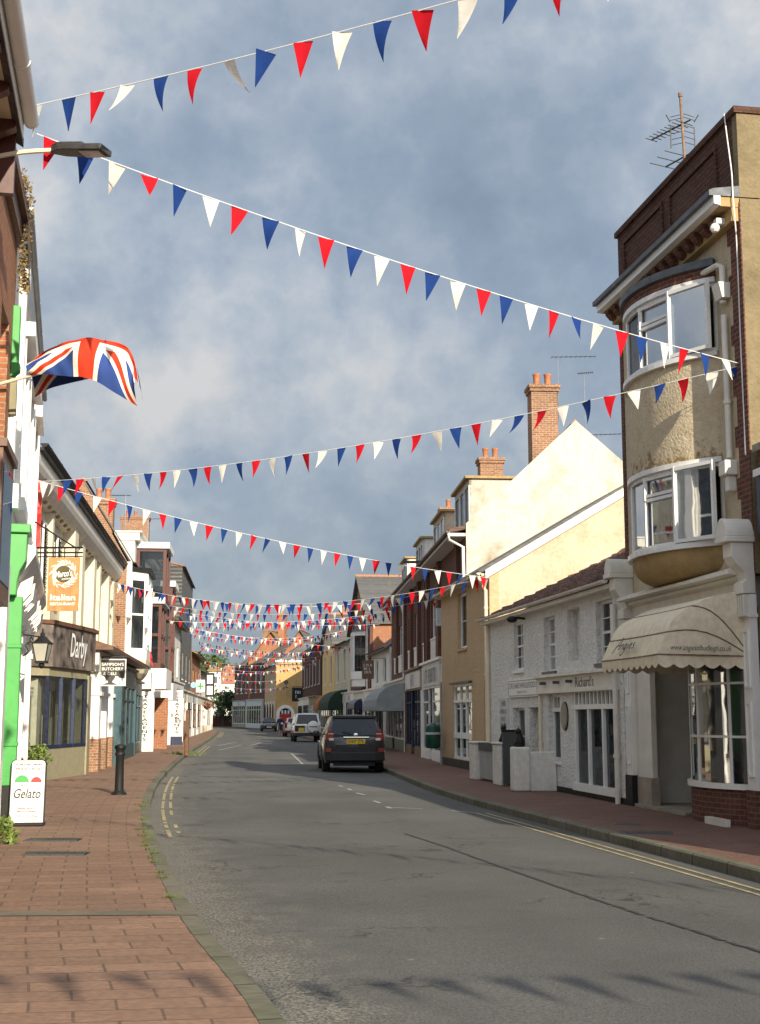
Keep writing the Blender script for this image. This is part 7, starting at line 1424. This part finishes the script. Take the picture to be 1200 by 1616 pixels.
def pennant_mesh(ci, var):
    if (ci, var) in PEN: return PEN[ci, var]
    rnd = random.Random(ci * 10 + var); n = 8; curl = (0, .05, -.06, .09)[var]; lean = (0, .02, -.03, .035)[var]; W, H = .205, .35; vs = []; fs = []
    for j in range(n + 1):
        t = j / n; w = W / 2 * (1 - t) + .002
        for i in (-1, 0, 1): vs.append((i * w + lean * t * t + .0 , curl * t * t + (.012 if i == 0 else 0) * math.sin(t * 4 + var), -H * t + .06 * abs(curl) * t * t))
    for j in range(n):
        for i in range(2): a = j * 3 + i; fs.append((a, a + 1, a + 4, a + 3))
    me = bpy.data.meshes.new('pennant'); me.from_pydata(vs, [], fs); me.materials.append(BC[ci]); me.polygons.foreach_set('use_smooth', [True] * len(me.polygons)); PEN[ci, var] = me; return me
CORD = paint('white_cord', (.72, .72, .70), .7, var=.05)
def bunting(label, P0, P1, sag, seq, spacing=.40, first=.2, seed=0, thick=.006, sway=0):
    rnd = random.Random(seed); P0, P1 = Vector(P0), Vector(P1); t = thing('bunting', label, 'bunting', P0, 0, 'strings of bunting across the street'); d = P1 - P0; L_ = d.length
    f = lambda s: d * s - Vector((0, 0, 4 * sag * s * (1 - s)))
    mb = MB(); mb.tube([f(i / 24) for i in range(25)], thick, 5); mb.build('cord', CORD, t)
    n = int((L_ - first - .15) / spacing); az = math.atan2(d.y, d.x); proto = {}
    for i in range(n + 1):
        s = (first + i * spacing + rnd.uniform(-.02, .02)) / L_; ci = 'RWB'.index(seq[i % len(seq)]); me = pennant_mesh(ci, rnd.randrange(4))
        if me.name not in proto: o = bpy.data.objects.new('pennant', me); proto[me.name] = o
        else: o = proto[me.name].copy()
        C.objects.link(o); o.parent = t; o.location = f(s) - Vector((0, 0, thick * .6)); e = .002; tg = f(min(1, s + e)) - f(max(0, s - e)); pit = math.atan2(tg.z, math.hypot(tg.x, tg.y))
        o.rotation_euler = (rnd.gauss(.05, .22), -pit * .8 + sway + rnd.gauss(0, .08), az + rnd.gauss(0, .18))
    return t
a0 = at(56, 166, 13.7); b0 = at(830, -50, 10.45); e0 = a0 + (b0 - a0) * 1.62
bunting('highest string of red, white and blue bunting, leaving the frame at the top', a0, e0, .12, 'WBR', .445, .06, 1, sway=.2)
bunting('bunting string from the left gutter down to the bow windowed building', at(58, 211, 13.7), at(1173, 575, 18.75), .14, 'RBW', .38, .16, 2)
bunting('bunting string from the bow windowed building across to the shuttered building', at(1173, 576, 18.75), at(60, 760, 28.0), .30, 'BWR', .405, .1, 3)
bunting('bunting string from the shuttered building down to the tan house', at(60, 758, 28.0), at(774, 912, 36.0), .22, 'WRB', .41, .15, 4)
bunting('bunting string from the corner of the tan house to the black downpipe on the left', at(774, 910, 36.0), at(166, 914, 50), .85, 'WRB', .41, .15, 5)
bunting('bunting string from the black downpipe to the eaves of the brick terrace', at(166, 916, 50), at(700, 930, 54), .85, 'RWB', .41, .15, 6)
bunting('bunting string from the brick terrace to the oriel windows', at(690, 945, 54), at(262, 955, 64), .55, 'RWB', .41, .15, 7)
bunting('bunting string level between the second oriel and the far brick terrace', at(268, 980, 66), at(640, 962, 74), .35, 'WRB', .42, .15, 8)
bunting('bunting string below the level one, sagging before the slate roof', at(640, 965, 74), at(300, 988, 90), .3, 'RBW', .42, .15, 9)
bunting('small distant bunting string sloping down from the left to the bay windowed house', at(300, 992, 90), at(565, 1022, 96), .2, 'WRB', .43, .15, 10)
bunting('small distant bunting string in front of the orange gables', at(565, 1022, 96), at(312, 1012, 112), .6, 'BWR', .43, .15, 11)
bunting('distant bunting string over the green hill', at(318, 1022, 114), at(520, 1028, 120), .3, 'RWB', .45, .15, 12)
bunting('distant bunting string just above the white end building', at(322, 1043, 130), at(505, 1040, 124), .5, 'WRB', .45, .15, 13)
bunting('distant bunting string under the strand by the bay windowed house', at(300, 1000, 92), at(540, 1000, 104), .55, 'BRW', .42, .1, 21)
bunting('distant bunting string drooping past the tall slate house', at(300, 990, 96), at(545, 995, 104), .7, 'WRB', .42, .1, 22)
bunting('distant bunting string crossing low over the oncoming car', at(325, 1048, 134), at(500, 1046, 128), .8, 'RWB', .45, .1, 23)
bunting('distant bunting string just below the green hill crest', at(318, 1018, 112), at(520, 1034, 122), .7, 'BWR', .45, .1, 24)
bunting('distant bunting string from the oriel windows towards the bay windowed house', at(264, 962, 68), at(600, 985, 80), .35, 'BWR', .42, .1, 26)
bunting('distant bunting string close above the tall slate house', at(300, 972, 84), at(620, 972, 76), .45, 'WBR', .42, .1, 27)
bunting('distant bunting string sagging before the dark brick house', at(345, 1052, 140), at(500, 1022, 120), .7, 'WBR', .45, .1, 28)
bunting('distant bunting string low before the white end building', at(340, 1080, 156), at(452, 1084, 150), .4, 'BRW', .48, .1, 29)
bunting('distant bunting string across the ochre gable', at(335, 1060, 146), at(478, 1050, 146), .5, 'WBR', .46, .1, 25)
bunting('lowest distant bunting string before the brick parade', at(345, 1068, 152), at(446, 1072, 150), .4, 'RWB', .48, .15, 14)
bunting('overhead bunting string beyond the top of the frame, shading the road', (-3.2, 8.6, 7.4), (10.5, -3.2, 6.4), .2, 'RWB', .40, .2, 15)
bunting('bunting string behind the camera, shading the near pavement', (-1.4, -5.0, 5.6), (9.8, -4.4, 5.6), .1, 'RWB', .40, .2, 16)
# ================================================================= camera, sun, sky
cam = bpy.data.cameras.new('camera'); co = bpy.data.objects.new('camera', cam); C.objects.link(co); co.location = CAM; co.rotation_euler = (rad(90) + TH, 0, 0); cam.sensor_fit = 'VERTICAL'; cam.sensor_height = 24; cam.lens = 24 * FPX / 1616; cam.clip_start = .1; cam.clip_end = 6000
bpy.context.scene.camera = co
SEL, SAZ = rad(SUN_EL), rad(SUN_AZ)           # azimuth clockwise from +y
to = Vector((math.sin(SAZ) * math.cos(SEL), math.cos(SAZ) * math.cos(SEL), math.sin(SEL)))
sl = bpy.data.lights.new('sun', 'SUN'); sl.energy = SUN_E; sl.angle = rad(.42); sl.color = (1, .90, .72); so = bpy.data.objects.new('sun', sl); C.objects.link(so); so.rotation_euler = (-to).to_track_quat('-Z', 'Y').to_euler(); so.location = (20, -30, 40)
w = bpy.data.worlds.new('World'); bpy.context.scene.world = w; w.use_nodes = True; nt = w.node_tree; bg = nt.nodes['Background']
sky = nt.nodes.new('ShaderNodeTexSky'); sky.sky_type = 'NISHITA'; sky.sun_disc = False; sky.sun_elevation = SEL; sky.sun_rotation = SAZ; sky.air_density = 1.0; sky.dust_density = 1.5
tc = nt.nodes.new('ShaderNodeTexCoord'); sx = nt.nodes.new('ShaderNodeSeparateXYZ'); nt.links.new(tc.outputs['Generated'], sx.inputs[0])
def wmap(sx_, sy_, sz_, ox=0, oy=0, oz=0):
    mp = nt.nodes.new('ShaderNodeMapping'); mp.inputs['Scale'].default_value = (sx_, sy_, sz_); mp.inputs['Location'].default_value = (ox, oy, oz); nt.links.new(tc.outputs['Generated'], mp.inputs[0]); return mp.outputs[0]
n1 = noise(nt, wmap(4.6, 4.6, 5.0, CX, CY, CZ), 1.0, 9, .54, .0)         # cloud masses
n2 = noise(nt, wmap(11, 11, 11, 4, 1, 2), 1.0, 8, .58, .0)               # billows
n3 = noise(nt, wmap(2.2, 2.2, 3.4, 7.7, 3.1, 5), 1.0, 4, .5)
bil = math_(nt, 'SUBTRACT', 1.0, math_(nt, 'ABSOLUTE', math_(nt, 'MULTIPLY_ADD', n2, 2.6, -1.3)))
h = math_(nt, 'ADD', math_(nt, 'MULTIPLY', n1, .95), math_(nt, 'ADD', math_(nt, 'MULTIPLY', bil, .20), math_(nt, 'MULTIPLY', n3, .12)))
k = 1.0 / .1
cl = ramp(nt, h, (.49, (.168 * k, .213 * k, .28 * k)), (.60, (.205 * k, .254 * k, .322 * k)), (.69, (.26 * k, .305 * k, .365 * k)), (.765, (.345 * k, .378 * k, .42 * k)), (.87, (.49 * k, .485 * k, .48 * k)))
cov = ramp(nt, n3, (.25, .80), (.6, .97))
col = mixc(nt, cov, sky.outputs[0], cl)
# cloud gets brighter towards the sun and a little duller near the horizon ahead
sv = nt.nodes.new('ShaderNodeVectorMath'); sv.operation = 'DOT_PRODUCT'; nt.links.new(tc.outputs['Generated'], sv.inputs[0]); sv.inputs[1].default_value = to
gl = math_(nt, 'ADD', 1.0, math_(nt, 'MULTIPLY', math_(nt, 'POWER', math_(nt, 'MAXIMUM', math_(nt, 'MULTIPLY_ADD', sv.outputs['Value'], .5, .5), 0), 2.5), SKY_GLOW))
hz = ramp(nt, sx.outputs[2], (.0, .80), (.30, 1.0), (.75, 1.12))
mul = nt.nodes.new('ShaderNodeVectorMath'); mul.operation = 'SCALE'; nt.links.new(col, mul.inputs[0]); nt.links.new(math_(nt, 'MULTIPLY', gl, hz), mul.inputs['Scale'])
nt.links.new(mul.outputs[0], bg.inputs['Color']); bg.inputs['Strength'].default_value = .1
vs_ = bpy.context.scene.view_settings; vs_.view_transform = 'Standard'; vs_.look = 'None'; vs_.gamma = 1; vs_.use_curve_mapping = False; vs_.exposure = EXPO
bpy.context.scene.cycles.max_bounces = 6; bpy.context.scene.cycles.transparent_max_bounces = 12
